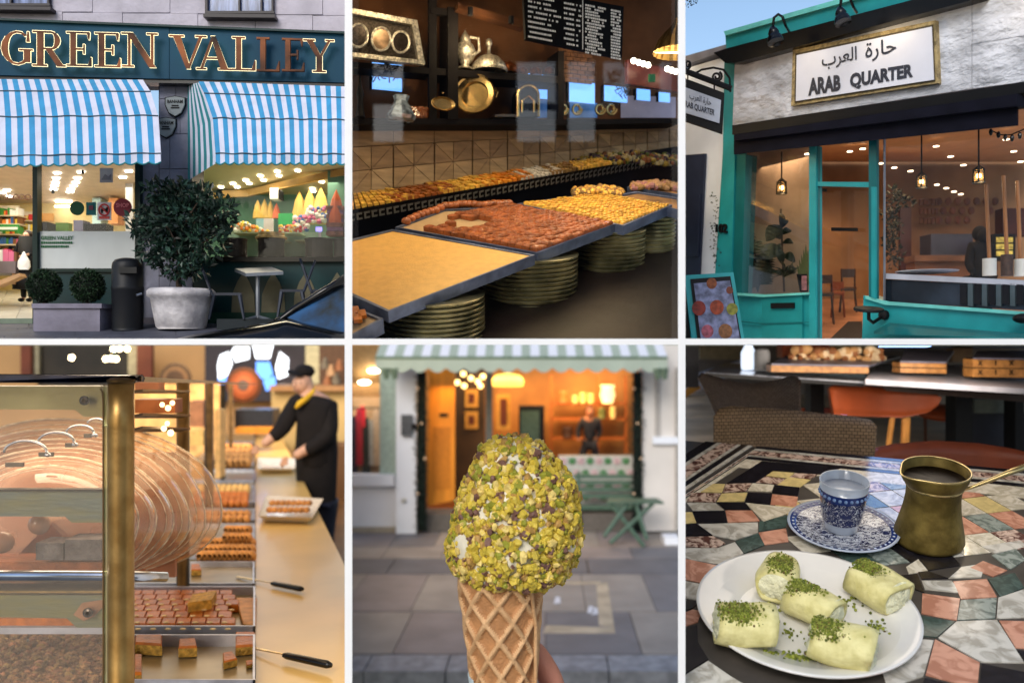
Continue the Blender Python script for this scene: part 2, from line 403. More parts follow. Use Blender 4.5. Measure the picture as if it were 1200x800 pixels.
for ch, x0, x1, yt, yb, l in (('G', 1, 39, 35, 76, 1), ('R', 38, 75, 36, 77, 1), ('E', 77, 109, 37, 77, 1), ('E', 110, 143, 38, 78, 1), ('N', 144, 184, 38, 78, 1),
                           ('V', 200, 241, 41, 80, 1), ('A', 231, 270, 42, 81, 1), ('L', 271, 301, 43, 82, 1), ('L', 300, 329, 44, 83, 0), ('E', 330, 358, 45, 83, 0), ('Y', 357, 391, 46, 84, 1)):
    letter(ch, x0, x1, yt, yb, l)
# awnings
def awning(lab, rows, stripes, cheek=None):
    """rows: (y at left, y at right, x left, x right, depth) from the wall outward; the last one is the hem"""
    t = T('striped_awning', lab, 'awning', P(rows[0][2], rows[0][0], rows[0][4]), 'blue and white striped shop awnings')
    n = stripes * 4
    def rp(k, u):
        y0, y1, x0, x1, Y = rows[k]
        return P(x0 + (x1 - x0) * u, y0 + (y1 - y0) * u + .5 * math.sin(u * 37 + k) * (k > 1), Y + .03 * math.sin(u * 21 + k * 2))
    vs = []; fs = []; mi = []
    K = len(rows)
    for k in range(K): vs += [rp(k, i / n) for i in range(n + 1)]
    for k in range(K - 1):
        for i in range(n): fs.append((k * (n + 1) + i, k * (n + 1) + i + 1, (k + 1) * (n + 1) + i + 1, (k + 1) * (n + 1) + i)); mi.append((i // 2) % 2)
    o = mk('canopy', vs, fs, [M1['blue'], M1['white']], t, mi)
    s = o.modifiers.new('s', 'SOLIDIFY'); s.thickness = .02
    # valance with scallops
    y0, y1, x0, x1, Y = rows[-1]; vs = []; fs = []; mi = []
    for i in range(n + 1):
        u = i / n; p = rp(K - 1, u); vs.append(p + Vector((0, -.01, 0)))
        sag = 9 + 2.6 * abs(math.sin(u * n / 2 * math.pi / 2 * 1.0))
        vs.append(P(x0 + (x1 - x0) * u, y0 + (y1 - y0) * u + sag, Y - .02))
    for i in range(n): fs.append((2 * i, 2 * i + 2, 2 * i + 3, 2 * i + 1)); mi.append((i // 2) % 2)
    o = mk('valance', vs, fs, [M1['blue'], M1['white']], t, mi); s = o.modifiers.new('s', 'SOLIDIFY'); s.thickness = .015
    b = MB().tube([vs[2 * i + 1] + Vector((0, -.012, 0)) for i in range(n + 1)], .012, 5)
    b.build('hem_binding', M1['tealband'], t)
    for k in range(1, K):
        MB().tube([rp(k, i / n) + Vector((0, -.02, .015)) for i in range(n + 1)], .012, 5).build('seam', M1['seam'], t)
    if cheek:
        (wx, wy0, wy1) = cheek; vs = []; fs = []; mi = []; m_ = 10
        front = [rp(k, 0) for k in range(K)] + [P(rows[-1][2], rows[-1][0] + 10, rows[-1][4])]
        def fr(v):
            s_ = v * (len(front) - 1); i = min(int(s_), len(front) - 2); return front[i].lerp(front[i + 1], s_ - i)
        for j in range(13):
            v = j / 12; a = P(wx, wy0 + (wy1 - wy0) * v, 13.96)
            vs += [a.lerp(fr(v), i / m_) for i in range(m_ + 1)]
        for j in range(12):
            for i in range(m_): fs.append((j * (m_ + 1) + i, j * (m_ + 1) + i + 1, (j + 1) * (m_ + 1) + i + 1, (j + 1) * (m_ + 1) + i)); mi.append(i % 2)
        mk('side_cheek', vs, fs, [M1['tealband'], M1['white']], t, mi)
    return t
awning('blue and white striped awning over the doorway, under the word GREEN', [(94, 95, -62, 168, 13.6), (108, 109, -62, 177, 13.3), (139, 137, -62, 186, 12.9), (185.5, 181, -62, 189, 12.5)], 18)
awning('blue and white striped awning with a side cheek, under the word VALLEY', [(97, 103, 233, 406, 13.6), (111, 116, 240, 406, 13.3), (140, 142, 250, 406, 12.9), (181.5, 182, 253, 406, 12.5)], 14, (220, 99, 212))
for x, y in ((205, 121), (194, 146)):
    q = [(x - 11, y - 6), (x, y - 8), (x + 11, y - 6), (x + 11, y + 2), (x + 7, y + 11), (x, y + 15), (x - 7, y + 11), (x - 11, y + 2)]
    t2 = T('wall_plaque', 'upper grey shield plaque on the stone pier' if y < 130 else 'lower grey shield plaque partly behind the awning edge', 'plaque', P(x, y + 15, 13.9))
    slab('rim', M1['black'], t2, [(a + (a - x) * .1, b + (b - y) * .1) for a, b in q], fa, .05, -.08); slab('face', mat('plaque_grey', c(120, 128, 132, .9)), t2, q, fa, .03, -.11)
    text('lettering', 'BANHAM', [(x - 9, y - 4), (x + 9, y - 4), (x + 9, y + 0), (x - 9, y + 0)], fa, M1['black'], t2, -.12, bold=.02)
    MB().rect(x - 4, y + 2, x + 4, y + 3.4, fa, .005, -.12).rect(x - 5, y + 4.6, x + 5, y + 6, fa, .005, -.12).build('small_print', M1['black'], t2)
# the shop interiors (rooms behind the glass)
m_cream = mat('shop_cream_wall', c(236, 214, 150, .8), var=.1); m_ceil = mat('shop_ceiling', c(235, 215, 195, .75), var=.06, scale=6)
m_tile = mat('shop_floor_tile', c(225, 220, 205, .8), rough=.2, var=.08)
m_led = glow('ceiling_lamp_glow', (1, .95, .85), 9)
b = MB()
b.prism([P(-70, 176, 14.1), P(166, 176, 14.1), P(166, 238, 17.4), P(-70, 238, 17.4)], (0, .05, .1)); b.build('shop_ceiling', m_ceil, kind='structure')
rect('shop_back_wall', m_cream, None, -75, 234, 172, 350, F(17.4), .1, kind='structure')
MB().prism([P(164.5, 176, 14.1), P(164.5, 236, 17.4), P(164.5, 350, 17.4), P(164.5, 385, 14.1)], (.1, 0, 0)).build('shop_side_wall', m_cream, kind='structure')
MB().prism([P(-70, 176, 14.1), P(-70, 236, 17.4), P(-70, 350, 17.4), P(-70, 385, 14.1)], (-.1, 0, 0)).build('shop_side_wall', m_cream, kind='structure')
floor1 = pl3(P(0, 374, 14.1), P(100, 374, 14.1), P(0, 340, 17.4))
for i in range(6):
    xs = [-60 + 26 * i, -60 + 26 * (i + 1)]
    for (ya, yb) in ((374, 365), (365, 357), (357, 350), (350, 344), (344, 339)):
        MB().prism([floor1.hit(xs[0] + .3 + (374 - ya) * .5, ya - .2), floor1.hit(xs[1] - .3 + (374 - ya) * .5, ya - .2), floor1.hit(xs[1] - .3 + (374 - yb) * .5, yb + .2), floor1.hit(xs[0] + .3 + (374 - yb) * .5, yb + .2)], (0, 0, -.05)).build('shop_floor_tile', m_tile, kind='structure')
k = 0
for x, y in [(67, 204), (66, 210), (65, 215), (64, 219), (63, 223), (95, 203), (91, 210), (89, 215), (86, 219), (83, 223), (82, 226), (151, 202), (144, 209), (8, 224), (3, 227), (12, 231)]:
    Y = 4.606 / ((400 - y) / 1000 + .1027) - .12; k += 1
    MB().prism([P(x - 4.2, y, Y), P(x + 4.2, y, Y), P(x + 4.2, y, Y + .18), P(x - 4.2, y, Y + .18)], (0, 0, .03)).build('ceiling_light', m_led, label='small bright panel light in the grocery ceiling rows', cat='ceiling light', group='panel lights in the grocery ceiling')
for x, y, w_ in ((74, 235, 9), (72, 241, 8)):
    rect('strip_light', m_led, None, x - w_, y, x + w_, y + 1.6, F(17.2), .05, label='long strip light deep in the grocery, %s of the pair' % ('upper' if y < 238 else 'lower'), cat='strip light')
lamp('grocery_lamps', 'AREA', P(60, 215, 15.6), 55, (1, .9, .7), 2.6, (0, 0, 0), 1.6)
lamp('grocery_lamps_left', 'AREA', P(-5, 225, 15.2), 16, (1, .92, .75), 1.2, (0, 0, 0))
# shelves of goods
GC = [mat('goods_%s' % n, c(*v, .9), rough=.4, var=.1) for n, v in dict(red=(190, 50, 50), yellow=(225, 190, 70), green=(60, 130, 60), white=(225, 225, 220), blue=(50, 100, 170), brown=(120, 80, 50), pink=(215, 110, 150), orange=(225, 130, 50)).items()]
m_shelf = mat('pale_shelf', c(220, 205, 175, .8))
def goods(mb, rd, x0, x1, yb, hmax, pl, th, off=0, wmin=2, wmax=5):
    x = x0
    while x < x1:
        w_ = rd.uniform(wmin, wmax); mb.cur = rd.randrange(8); mb.rect(x, yb - rd.uniform(.5, 1) * hmax, min(x + w_ - .4, x1), yb, pl, th, off); x += w_
def shelf_unit(lab, x0, x1, ys, Y, hmax, seed, th=.3):
    t = T('shelf_unit', lab, 'shelf', P((x0 + x1) / 2, ys[-1], Y)); rd = random.Random(seed)
    rect('back_panel', m_shelf, t, x0, ys[0] - hmax - 2, x1, ys[-1] + 3, F(Y + th), .04)
    g = MB()
    for y in ys:
        rect('shelf_board', m_shelf, t, x0, y, x1, y + 1.2, F(Y), th)
        goods(g, rd, x0 + 1, x1 - 1, y, hmax, F(Y + .04), th * .7)
    g.build('groceries', GC, t, kind='stuff')
    return t
shelf_unit('packed grocery shelf at the far left behind the open doorway', -30, 22, [252, 262, 274, 286, 300], 16.6, 9, 5)
shelf_unit('grocery shelf behind the woman with the white bag', 23, 41, [258, 270, 284, 300], 16.9, 8, 9)
t2 = T('promo_header', 'green and white promotional strip on the left grocery shelf', 'sign', P(0, 270, 16.4))
rect('board', mat('promo_green', c(40, 130, 60, .9)), t2, -25, 263, 22, 271, F(16.45), .03); rect('pale_panel', GC[3], t2, -24, 266, 20, 269, F(16.43), .02)
o = MB()
for i in range(4):
    x = 12 + i * 7; o.tube([P(x - 3.2, 233, 16)] + [P(x + 3.2 * math.cos(R(a)), 231 + -3 * math.sin(R(a)), 16) for a in range(180, -1, -30)] + [P(x + 3.2, 233, 16)], .012, 5)
o.tube([P(6, 233, 16), P(42, 233, 16)], .012, 5)
o.build('arched_rail', mat('brown_metal', c(90, 60, 45, .8)), label='brown rail of small arches hanging from the grocery ceiling', cat='hanging rail')
# crates and display in doorway
g = MB(); goods(g, random.Random(21), -30, 20, 306, 14, F(15.2), .5, 0, 3, 8); g.build('fruit_display', GC, None, label='heap of coloured fruit and packets on a stand in the doorway', cat='fruit display')
t2 = T('display_stand', 'pale wooden stand under the fruit by the grocery doorway', 'stand', P(5, 335, 15.2))
rect('box', mat('grey_crate', c(120, 110, 115, .8)), t2, -30, 306, 18, 320, F(15.15), .6); MB().rect(-30, 320, -26, 338, F(15.2), .1).rect(14, 320, 17, 333, F(15.2), .1).build('leg', mat('pine', c(190, 150, 110, .8)), t2)
slab('ramp_board', mat('pine', c(190, 150, 110, .8)), t2, [(-8, 331), (22, 320), (24, 324), (-4, 336)], F(14.9), .2)
# tills behind the window, posters
def box1(name, lab, cat, q, Y, th, m): return rect(name, m, None, *q, F(Y), th, label=lab, cat=cat)
box1('till_screen', 'green glowing till screen above the frosted glass', 'screen', (65, 261, 80, 271), 15.6, .15, mat('green_screen', c(74, 110, 24, .6), emit=.1))
box1('cash_till', 'dark till just inside the doorway post', 'till', (45, 260, 55, 274), 15.2, .3, M1['black'])
box1('cash_till', 'wide dark till right of the green disc sign', 'till', (98, 262, 124, 271), 15.6, .3, M1['black'])
box1('filing_box', 'grey box file on the shelf behind the tills', 'box file', (86, 258, 97, 271), 16.4, .3, mat('box_grey', c(80, 80, 104, .7)))
box1('notice_board', 'tan notice board beside the yellow wall', 'notice board', (45, 250, 62, 259), 17.2, .05, mat('tan_board', c(215, 160, 80, .8)))
box1('column_cladding', 'pale blue column behind the dog sign', 'column', (108, 232, 118, 300), 16.9, .3, mat('paleblue_col', c(170, 200, 200, .8)))
box1('column_cladding', 'pale column at the right of the grocery interior', 'column', (147, 215, 156, 300), 16.0, .3, mat('pale_col', c(215, 215, 220, .8)))
box1('wall_box', 'orange box shelf right of the dog sign', 'shelf box', (127, 232, 138, 262), 16.8, .3, mat('orange_box', c(220, 150, 90, .8)))
# window assembly 1
t = T('grocery_shopfront', 'dark green shopfront with frosted glass panel beside the open doorway', 'shopfront', P(100, 385, 14))
rect('post', M1['green'], t, 38, 190, 43.5, 384, fa, .14, -.05)
rect('post', M1['green'], t, 158, 190, 164, 384, fa, .14, -.05)
rect('stall_riser', M1['darkteal'], t, 43.5, 318, 158, 384, fa, .1, 0)
rect('sill', M1['green'], t, 43.5, 314.5, 158, 318.6, fa, .16, -.06)
rect('clear_pane', glass('shop_glass', refl=.35), t, 43.5, 190, 158, 271, fa, .012, .03)
rect('frosted_pane', mat('frosted_film', c(205, 210, 210, .95), rough=.4, var=.1, scale=1.2, stretch=(1, 1, .5)), t, 43.5, 271, 158, 314.5, fa, .02, .03)
m_gt = mat('green_print', c(30, 110, 60, .7))
text('lettering', 'GREEN VALLEY', [(48, 276.5), (86, 276.5), (86, 281), (48, 281)], fa, m_gt, t, .01, bold=.03)
for k, (yy, xx) in enumerate(((283, 84), (287.5, 80))):
    rdx = random.Random(k); x = 48; mb = MB()
    while x < xx: w_ = rdx.uniform(1, 2.4); mb.rect(x, yy, x + w_, yy + 2.6, fa, .004, .012); x += w_ + .7
    mb.build('small_print', m_gt, t)
rect('door_threshold', mat('threshold_stone', c(120, 135, 118, .7), var=.2), None, -60, 373, 38, 379, fa, .4, -.05, kind='structure')
rect('step_riser', M1['gloss'], None, -60, 379, 38, 387, fa, .4, -.08, kind='structure')
# hanging signs in the window
def disc(name, lab, x, y, r_, Y, m, rim=None):
    t = T(name, lab, 'sign', P(x, y + r_, Y)); rr = r_ * Y / 1000
    MB().lathe(P(x, y, Y), [(rr, 0), (rr, .02)], (0, 1, 0), 28).build('disc', m, t)
    return t
disc('round_sign', 'round dark green hanging sign in the grocery window', 90, 244, 8.2, 13.9, mat('disc_green', c(10, 80, 50, .8)))
t2 = disc('round_sign', 'round red SHOP hanging sign at the right of the grocery window', 143.5, 243, 10.5, 13.9, mat('disc_red', c(140, 40, 60, .8)))
text('lettering', 'SHOP', [(136, 238), (151, 238), (151, 243), (136, 243)], F(13.88), mat('sign_pink', c(220, 120, 130, .9)), t2, bold=.02)
t2 = T('square_sign', 'small square teal sign hanging beside the green disc', 'sign', P(106, 252, 13.9)); rect('panel', mat('sq_teal', c(20, 110, 115, .8)), t2, 101, 237, 112, 252, F(13.9), .02); rect('flower_mark', mat('dull_red', c(120, 60, 80, .8)), t2, 104, 241, 109, 246, F(13.88), .01)
t2 = T('no_dogs_sign', 'white no dogs sign with red circle in the grocery window', 'sign', P(122, 257, 13.9))
rect('panel', mat('sign_white', c(230, 225, 230, .85)), t2, 114, 237, 130, 258, F(13.9), .02)
cc = [(122 + 6 * math.cos(R(a)), 246 + 6.5 * math.sin(R(a))) for a in range(0, 360, 20)]
MB().tube([P(x, y, 13.87) for x, y in cc], .014, 6, closed=True).tube([P(117.6, 241.6, 13.87), P(126.4, 250.6, 13.87)], .012, 6).build('red_ring', GC[0], t2)
MB().slab([(118, 246), (119, 244), (124, 244.5), (125, 242.5), (127, 243), (126.4, 246), (125.8, 250), (124.8, 250), (124.4, 247.6), (120.4, 247.4), (120, 250), (119, 250)], F(13.885), .005).build('dog_mark', M1['black'], t2)
rect('red_caption', GC[0], t2, 116, 253.5, 128, 256.5, F(13.885), .01)
t2 = T('window_poster', 'pale square poster under the awning in the grocery window', 'poster', P(124, 214, 13.9)); rect('sheet', mat('poster_pale', c(190, 185, 185, .8)), t2, 117, 197, 132, 214, F(13.9), .015)
slab('hill_picture', mat('poster_grey', c(140, 135, 140, .8)), t2, [(119, 210), (123, 204), (127, 207), (130, 204), (130, 211), (119, 211)], F(13.885), .005)
# security domes
for x, y in ((97, 202), (62, 225)):
    MB().ball(P(x, y, 14.6), .03, 8, 6).tube([P(x, y, 14.6), P(x, y - 2.5, 14.6)], .02, 6).build('ceiling_camera', M1['black'], label='small black ceiling camera %s' % ('near the awning edge' if y < 210 else 'deeper in the grocery'), cat='camera')
# pavement
m_kerb = M1['slab']
xs = [-60, 5, 72, 128, 190, 262, 330, 408]
for i in range(7):
    for (a, b, s) in ((405, 394, 0), (394, 384.5, 20), (384.5, 377.5, 36)):
        x0, x1 = xs[i] + s * .8, xs[i + 1] + s * .8
        MB().prism([g1.hit(min(x0, 406) + .4, a - .15), g1.hit(min(x1, 407) - .4, a - .15), g1.hit(min(x1, 407) - .4, b + .15), g1.hit(min(x0, 406) + .4, b + .15)], (0, 0, -.05)).build('pavement_slab', m_kerb, kind='structure')
MB().prism([g1.hit(-70, 405, -.02), g1.hit(407, 405, -.02), g1.hit(407, 376, -.02), g1.hit(-70, 376, -.02)], (0, 0, -.06)).build('pavement_base', M1['mortar'], kind='structure')
# woman with the white bag
def figure(name, lab, Y, s, x, y, cloth, legs, skinm, hair, pose):
    """x,y: crown in photograph points; s: height in points; pose: dict of joint offsets in body heights (right, down, toward viewer)"""
    def J(a, b_, d=0): return P(x + a * s, y + b_ * s, Y) + Vector((0, -d * s * Y / 1000, 0))
    u = s * Y / 1000
    t = T(name, lab, 'person', J(0, 1))
    p = dict(hipL=(-.05, .5), hipR=(.05, .5), kneeL=(-.05, .73), kneeR=(.05, .73), ankL=(-.05, .95), ankR=(.05, .95), toeL=(-.055, .985, .09), toeR=(.055, .985, .09),
             elL=(-.15, .34), elR=(.15, .34), haL=(-.14, .46, .06), haR=(.14, .46, .06), shL=(-.1, .19), shR=(.1, .19), neck=(0, .155), head=(0, .1), crown=(0, .035), chest=(0, .26), waist=(0, .4), pel=(0, .48))
    p.update(pose); q = {k_: J(*v) for k_, v in p.items()}
    names = ['pel', 'waist', 'chest', 'neck', 'head', 'crown', 'shL', 'elL', 'haL', 'shR', 'elR', 'haR', 'hipL', 'kneeL', 'ankL', 'toeL', 'hipR', 'kneeR', 'ankR', 'toeR']
    rad = [.075, .068, .08, .03, .045, .03, .038, .027, .017, .038, .027, .017, .05, .035, .023, .018, .05, .035, .023, .018]
    ed = [(0, 1), (1, 2), (2, 3), (3, 4), (4, 5), (2, 6), (6, 7), (7, 8), (2, 9), (9, 10), (10, 11), (0, 12), (12, 13), (13, 14), (14, 15), (0, 16), (16, 17), (17, 18), (18, 19)]
    skin('body', [(q[n_], r_ * u) for n_, r_ in zip(names, rad)], ed, skinm, t)
    tn = ['pel', 'waist', 'chest', 'shL', 'elL', 'shR', 'elR']; tr = [.088, .08, .093, .05, .036, .05, .036]
    j = [(q[n_], r_ * u) for n_, r_ in zip(tn, tr)] + [(q['elL'].lerp(q['haL'], .75), .03 * u), (q['elR'].lerp(q['haR'], .75), .03 * u)]
    skin('top', j, [(0, 1), (1, 2), (2, 3), (3, 4), (4, 7), (2, 5), (5, 6), (6, 8)], cloth, t)
    ln = ['pel', 'hipL', 'kneeL', 'ankL', 'hipR', 'kneeR', 'ankR']; lr = [.08, .06, .046, .034, .06, .046, .034]
    skin('trousers', [(q[n_], r_ * u) for n_, r_ in zip(ln, lr)], [(0, 1), (1, 2), (2, 3), (0, 4), (4, 5), (5, 6)], legs, t)
    if legs != skinm:
        for f_ in ('L', 'R'): MB().ball(q['ank' + f_].lerp(q['toe' + f_], .6), .034 * u, 10, 7, sy=1.7, sz=.8).build('shoe', legs, t, smooth=True)
    if hair:
        MB().ball(q['head'] + Vector((0, .012 * u, .018 * u)), .058 * u, 12, 8, sz=1.15).build('hair', hair, t, smooth=True)
        f = q['head'] + Vector((0, -.03 * u, -.005 * u))
        MB().ball(f, .043 * u, 12, 8, sz=1.3).ball(f + Vector((0, -.043 * u, -.008 * u)), .009 * u, 6, 5).build('face', skinm, t, smooth=True)
        MB().ball(f + Vector((-.017 * u, -.04 * u, .008 * u)), .006 * u, 6, 4).ball(f + Vector((.017 * u, -.04 * u, .008 * u)), .006 * u, 6, 4).rect(0, 0, 0, 0, F(Y), 0).build('eyes', M1['black'], t)
    return t, q, u
m_skin = mat('skin', c(215, 165, 135, .85), rough=.5, var=.05)
t, q, u = figure('person', 'woman in a black dress holding a white carrier bag in the doorway', 15.4, 86, 32, 268, M1['black'], M1['black'], m_skin, mat('dark_hair', c(45, 28, 22, .8)), dict(elL=(-.15, .36, .03), haL=(0.0, .40, .12), haR=(.03, .37, .12)))
MB().lathe(P(28, 316, 15.2), [(.09, 0), (.12, .05), (.11, .15), (.05, .25), (.015, .32)], seg=14, sy=.4).build('carrier_bag', mat('white_plastic', c(240, 240, 240, .9), rough=.3, var=.05, bump=.5), label='full white plastic carrier bag held by the woman in black', cat='bag', smooth=True)
MB().lathe(P(33, 339, 15.4), [(.27, 0), (.2, .5), (.16, .95)], seg=14, sy=.7).build('skirt', M1['black'], t, smooth=True)
figure('person', 'shopper in a blue jacket behind the woman in black', 16.9, 70, 23, 266, mat('blue_jacket', c(30, 80, 170, .9)), M1['black'], m_skin, MATS['dark_hair'], dict())
# planter with two clipped balls
t = T('planter_box', 'long grey stone planter with two clipped box balls', 'planter', P(78, 389, 12.9))
pp = F(12.9)
rect('trough', mat('trough_grey', c(120, 116, 132, .85), var=.18, bump=.2), t, 39, 360, 117, 389, pp, .55)
rect('rim', mat('trough_grey', (0, 0, 0)), t, 37, 355.5, 119, 361, pp, .6, -.04)
m_box = mat('box_leaf', c(26, 48, 26, .9), rough=.5, var=.5, scale=5, island=.5)
for x, y, r_ in ((52, 335, 17.5), (103, 335, 17.5)):
    r3 = r_ * 13.2 / 1000; v, f = leaves(P(x, y, 13.2), (r3, r3, r3 * 1.05), 2600, .045, x, .8, up=.1)
    tb = T('box_ball', 'clipped round box bush at the %s of the grey planter' % ('end by the doorway' if x < 80 else 'end by the black bin'), 'bush', P(x, y + 20, 13.2), 'clipped box balls')
    mk('foliage', v, f, m_box, tb); MB().ball(P(x, y, 13.2), r3 * .86, 14, 10).build('core', mat('leaf_core', c(12, 20, 12, .8)), tb)
    MB().tube([P(x, y + 10, 13.2), P(x, y + 23, 13.2)], .03, 6).build('stem', mat('bark', c(70, 55, 45, .8), var=.3, bump=.5), tb)
# bin
t = T('litter_bin', 'round black litter bin beside the stone planter', 'bin', P(149, 388, 13.1)); rb = 17.2 * 13.1 / 1000
MB().lathe(P(149.5, 388, 13.1), [(rb * .98, 0), (rb, .05), (rb, .62), (rb * 1.04, .63), (rb * 1.04, .68), (rb, .69), (rb, .98), (rb * .96, 1.04), (rb * .8, 1.09), (rb * .4, 1.12)], seg=36).build('drum', mat('bin_black', c(22, 24, 30, .6), rough=.5, spec=.25), t, smooth=True)
MB().rect(139, 313, 160, 320, F(12.84), .06).build('opening', mat('bin_void', (.003, .003, .003)), t)
MB().tube([P(160, 346, 12.9), P(166, 344, 12.95)], .02).build('latch', mat('steel', c(150, 155, 165, .8), rough=.3, metal=.8), t)
# bay tree in pot
t = T('terracotta_pot', 'large pale weathered round pot holding the dark bay tree', 'plant pot', P(212, 385, 13.2)); k = 13.2 / 1000
o = MB().lathe(P(212.5, 385.6, 13.2), [(25 * k, 0), (28 * k, 3 * k), (32 * k, 24 * k), (34 * k, 36 * k), (37.5 * k, 38 * k), (38 * k, 44 * k), (35 * k, 47 * k), (31 * k, 46 * k), (30 * k, 38 * k), (0.001, 38 * k)], seg=48).build('pot', mat('pot_white', c(196, 192, 198, .75), var=.2, scale=4, bump=.3, col2=c(206, 202, 205, .8)), t, smooth=True)
MB().lathe(P(212.5, 348, 13.2), [(30 * k, 0), (.001, .03)], seg=30).build('soil', mat('soil', c(45, 38, 32, .8), var=.4, bump=1), t)
t = T('bay_tree', 'dark leafy bay tree between the two awnings', 'tree', P(211, 348, 13.2))
m_bay = mat('bay_leaf', c(34, 56, 46, .9), rough=.38, var=.6, scale=3, island=.75)
def bayshape(d, rd_): return not (d.z < -.35 and abs(d.x) > .75) and rd_.random() > .1
vs, fs = [], []
for i, (x, y, rx, ry, n) in enumerate(((214, 258, 44, 38, 1000), (188, 280, 30, 34, 430), (240, 278, 28, 30, 380), (218, 232, 26, 20, 300), (208, 305, 26, 22, 300), (168, 262, 14, 20, 130), (260, 250, 16, 18, 150), (188, 228, 16, 14, 130), (244, 232, 12, 12, 80), (228, 312, 16, 14, 110))):
    v, f = leaves(P(x, y, 13.15), (rx * k, 26 * k, ry * k), n, .125, i, .35, keep=bayshape, up=.2)
    o = len(vs); vs += v; fs += [tuple(a + o for a in q_) for q_ in f]
mk('crown', vs, fs, m_bay, t)
b = MB().tube([P(211, 348, 13.2), P(209, 325, 13.2), P(212, 300, 13.2), P(213, 262, 13.2)], [.05, .045, .035, .015], 8)
rd = random.Random(8)
for i in range(16):
    a = rd.uniform(0, 6.28); b.tube([P(211, 315 - i * 3, 13.2), P(211 + 24 * math.cos(a), 290 - i * 3, 13.15 + .25 * math.sin(a)), P(211 + 44 * math.cos(a), 278 - i * 3.2, 13.15 + .3 * math.sin(a))], [.022, .014, .005], 5)
b.build('trunk', MATS['bark'], t)
# patisserie window
m_gw = mat('sage_wall', c(120, 168, 150, .75), var=.08)
MB().prism([P(222, 170, 14.1), P(420, 170, 14.1), P(420, 228, 17), P(222, 228, 17)], (0, .04, .1)).build('patisserie_ceiling', mat('pat_ceiling', c(232, 212, 165, .8), var=.04), kind='structure')
rect('patisserie_back_wall', m_gw, None, 215, 222, 425, 330, F(17), .1, kind='structure')
MB().prism([P(224, 170, 14.1), P(224, 236, 17), P(224, 330, 17), P(224, 330, 14.1)], (-.1, 0, 0)).build('patisserie_side_wall', m_gw, kind='structure')
MB().prism([P(222, 302, 14.1), P(420, 302, 14.1), P(420, 310, 17), P(222, 310, 17)], (0, 0, -.1)).build('patisserie_floor', mat('pat_floor', c(150, 130, 100, .7)), kind='structure')
m_cor = mat('cornice_wood', c(214, 168, 96, .8), var=.1)
b = MB()
for (xa, ya, xb, yb, Ya, Yb) in ((250, 224, 290, 222, 16.6, 16.6), (290, 222, 350, 208, 16.6, 15.6), (350, 208, 425, 192, 15.6, 15.2)):
    b.prism([P(xa, ya, Ya), P(xb, yb, Yb), P(xb, yb + 8, Yb), P(xa, ya + 8, Ya)], (0, .1, 0))
b.build('cornice', m_cor, None, label='stepped tan wooden cornice below the patisserie ceiling', cat='cornice')
for x, y in [(325, 202), (305, 207), (309, 212), (327, 207), (288, 212), (292, 216), (273, 216), (278, 220), (259, 220), (349, 201), (375, 210), (377, 214), (366, 222), (367, 225)]:
    Y = 4.794 / ((400 - y) / 1000 + .11) - .08
    MB().lathe(P(x, y, Y), [(.05, 0), (.05, .02)], seg=12).build('spotlight', glow('spot_glow', (1, .93, .75), 10), label='small round spotlight in the patisserie ceiling', cat='spotlight', group='spotlights in the patisserie ceiling')
lamp('patisserie_lamps', 'AREA', P(320, 215, 15.5), 48, (1, .86, .6), 2.4, (0, 0, 0), 1.2)
rect('square_column', m_gw, None, 384, 200, 424, 300, F(15.4), .4, label='sage green square column at the right of the patisserie', cat='column')
m_py = mat('pyramid_card', c(224, 184, 96, .8)); m_po = mat('pyramid_orange', c(205, 100, 62, .8))
for i, (x, yt, yb, w_, Y, m_, L_) in enumerate(((302, 234, 256, 6, 16.5, m_py, 'first of three slim'), (310, 233, 256, 6, 16.5, m_py, 'middle of three slim'), (317, 235, 256, 5, 16.5, m_py, 'last of three slim'), (324, 238, 256, 5, 16.4, m_po, 'small orange'),
      (351, 224, 262, 10, 16.2, m_py, 'tall pale'), (363, 221, 262, 10, 16.1, m_py, 'second tall pale'), (376, 219, 262, 11, 16, m_py, 'tallest pale'), (394, 222, 262, 10, 15.2, m_po, 'tall orange'))):
    kk = Y / 1000
    o = MB().lathe(P(x, yb, Y), [(w_ * kk, 0), (w_ * .9 * kk, (yb - yt) * .3 * kk), (w_ * .55 * kk, (yb - yt) * .7 * kk), (.003, (yb - yt) * kk)], seg=8).build('cone_tower', m_, label=L_ + ' pointed sweet tower standing in the patisserie window', cat='sweet tower')
t2 = T('wall_heater', 'white wall box hanging by the patisserie column', 'wall box', P(325, 234, 16)); rect('case', mat('appliance_white', c(225, 225, 220, .8)), t2, 316, 220, 326, 233, F(15.9), .3); rect('side', M1['black'], t2, 326, 222, 327.5, 233, F(15.9), .3)
shelf = T('display_counter', 'pale patisserie counter with glass shelves', 'counter', P(320, 300, 15.6))
rect('front', mat('counter_pale', c(160, 190, 180, .8)), shelf, 268, 272, 420, 300, F(15.7), .5)
for y, x0, x1 in ((272, 272, 310), (272.5, 322, 352), (281, 300, 335), (281, 345, 415)): rect('glass_shelf', mat('shelf_glass_edge', c(200, 215, 190, .8)), shelf, x0, y, x1, y + 1.2, F(15.3), .4)
box1('poster_board', 'blue and white board on the patisserie counter', 'board', (300, 256, 320, 272), 15.6, .03, mat('pb', c(150, 200, 215, .8)))
box1('price_card', 'plain white card standing on the patisserie counter', 'card', (309, 256, 320, 273), 15.5, .03, MATS['sign_white'])
box1('green_banner', 'bright green banner on the patisserie counter', 'banner', (326, 250, 343, 263), 15.7, .03, mat('gb', c(40, 160, 90, .85)))
g = MB(); rd = random.Random(4)
for i in range(70):
    x = rd.gauss(286, 11); y = 272 - rd.random() * (12 - abs(x - 286) * .4); g.cur = rd.choice((1, 3, 3, 7)); g.ball(P(x, max(258, min(y, 271)), 15.4 + rd.random() * .2), .035, 6, 4)
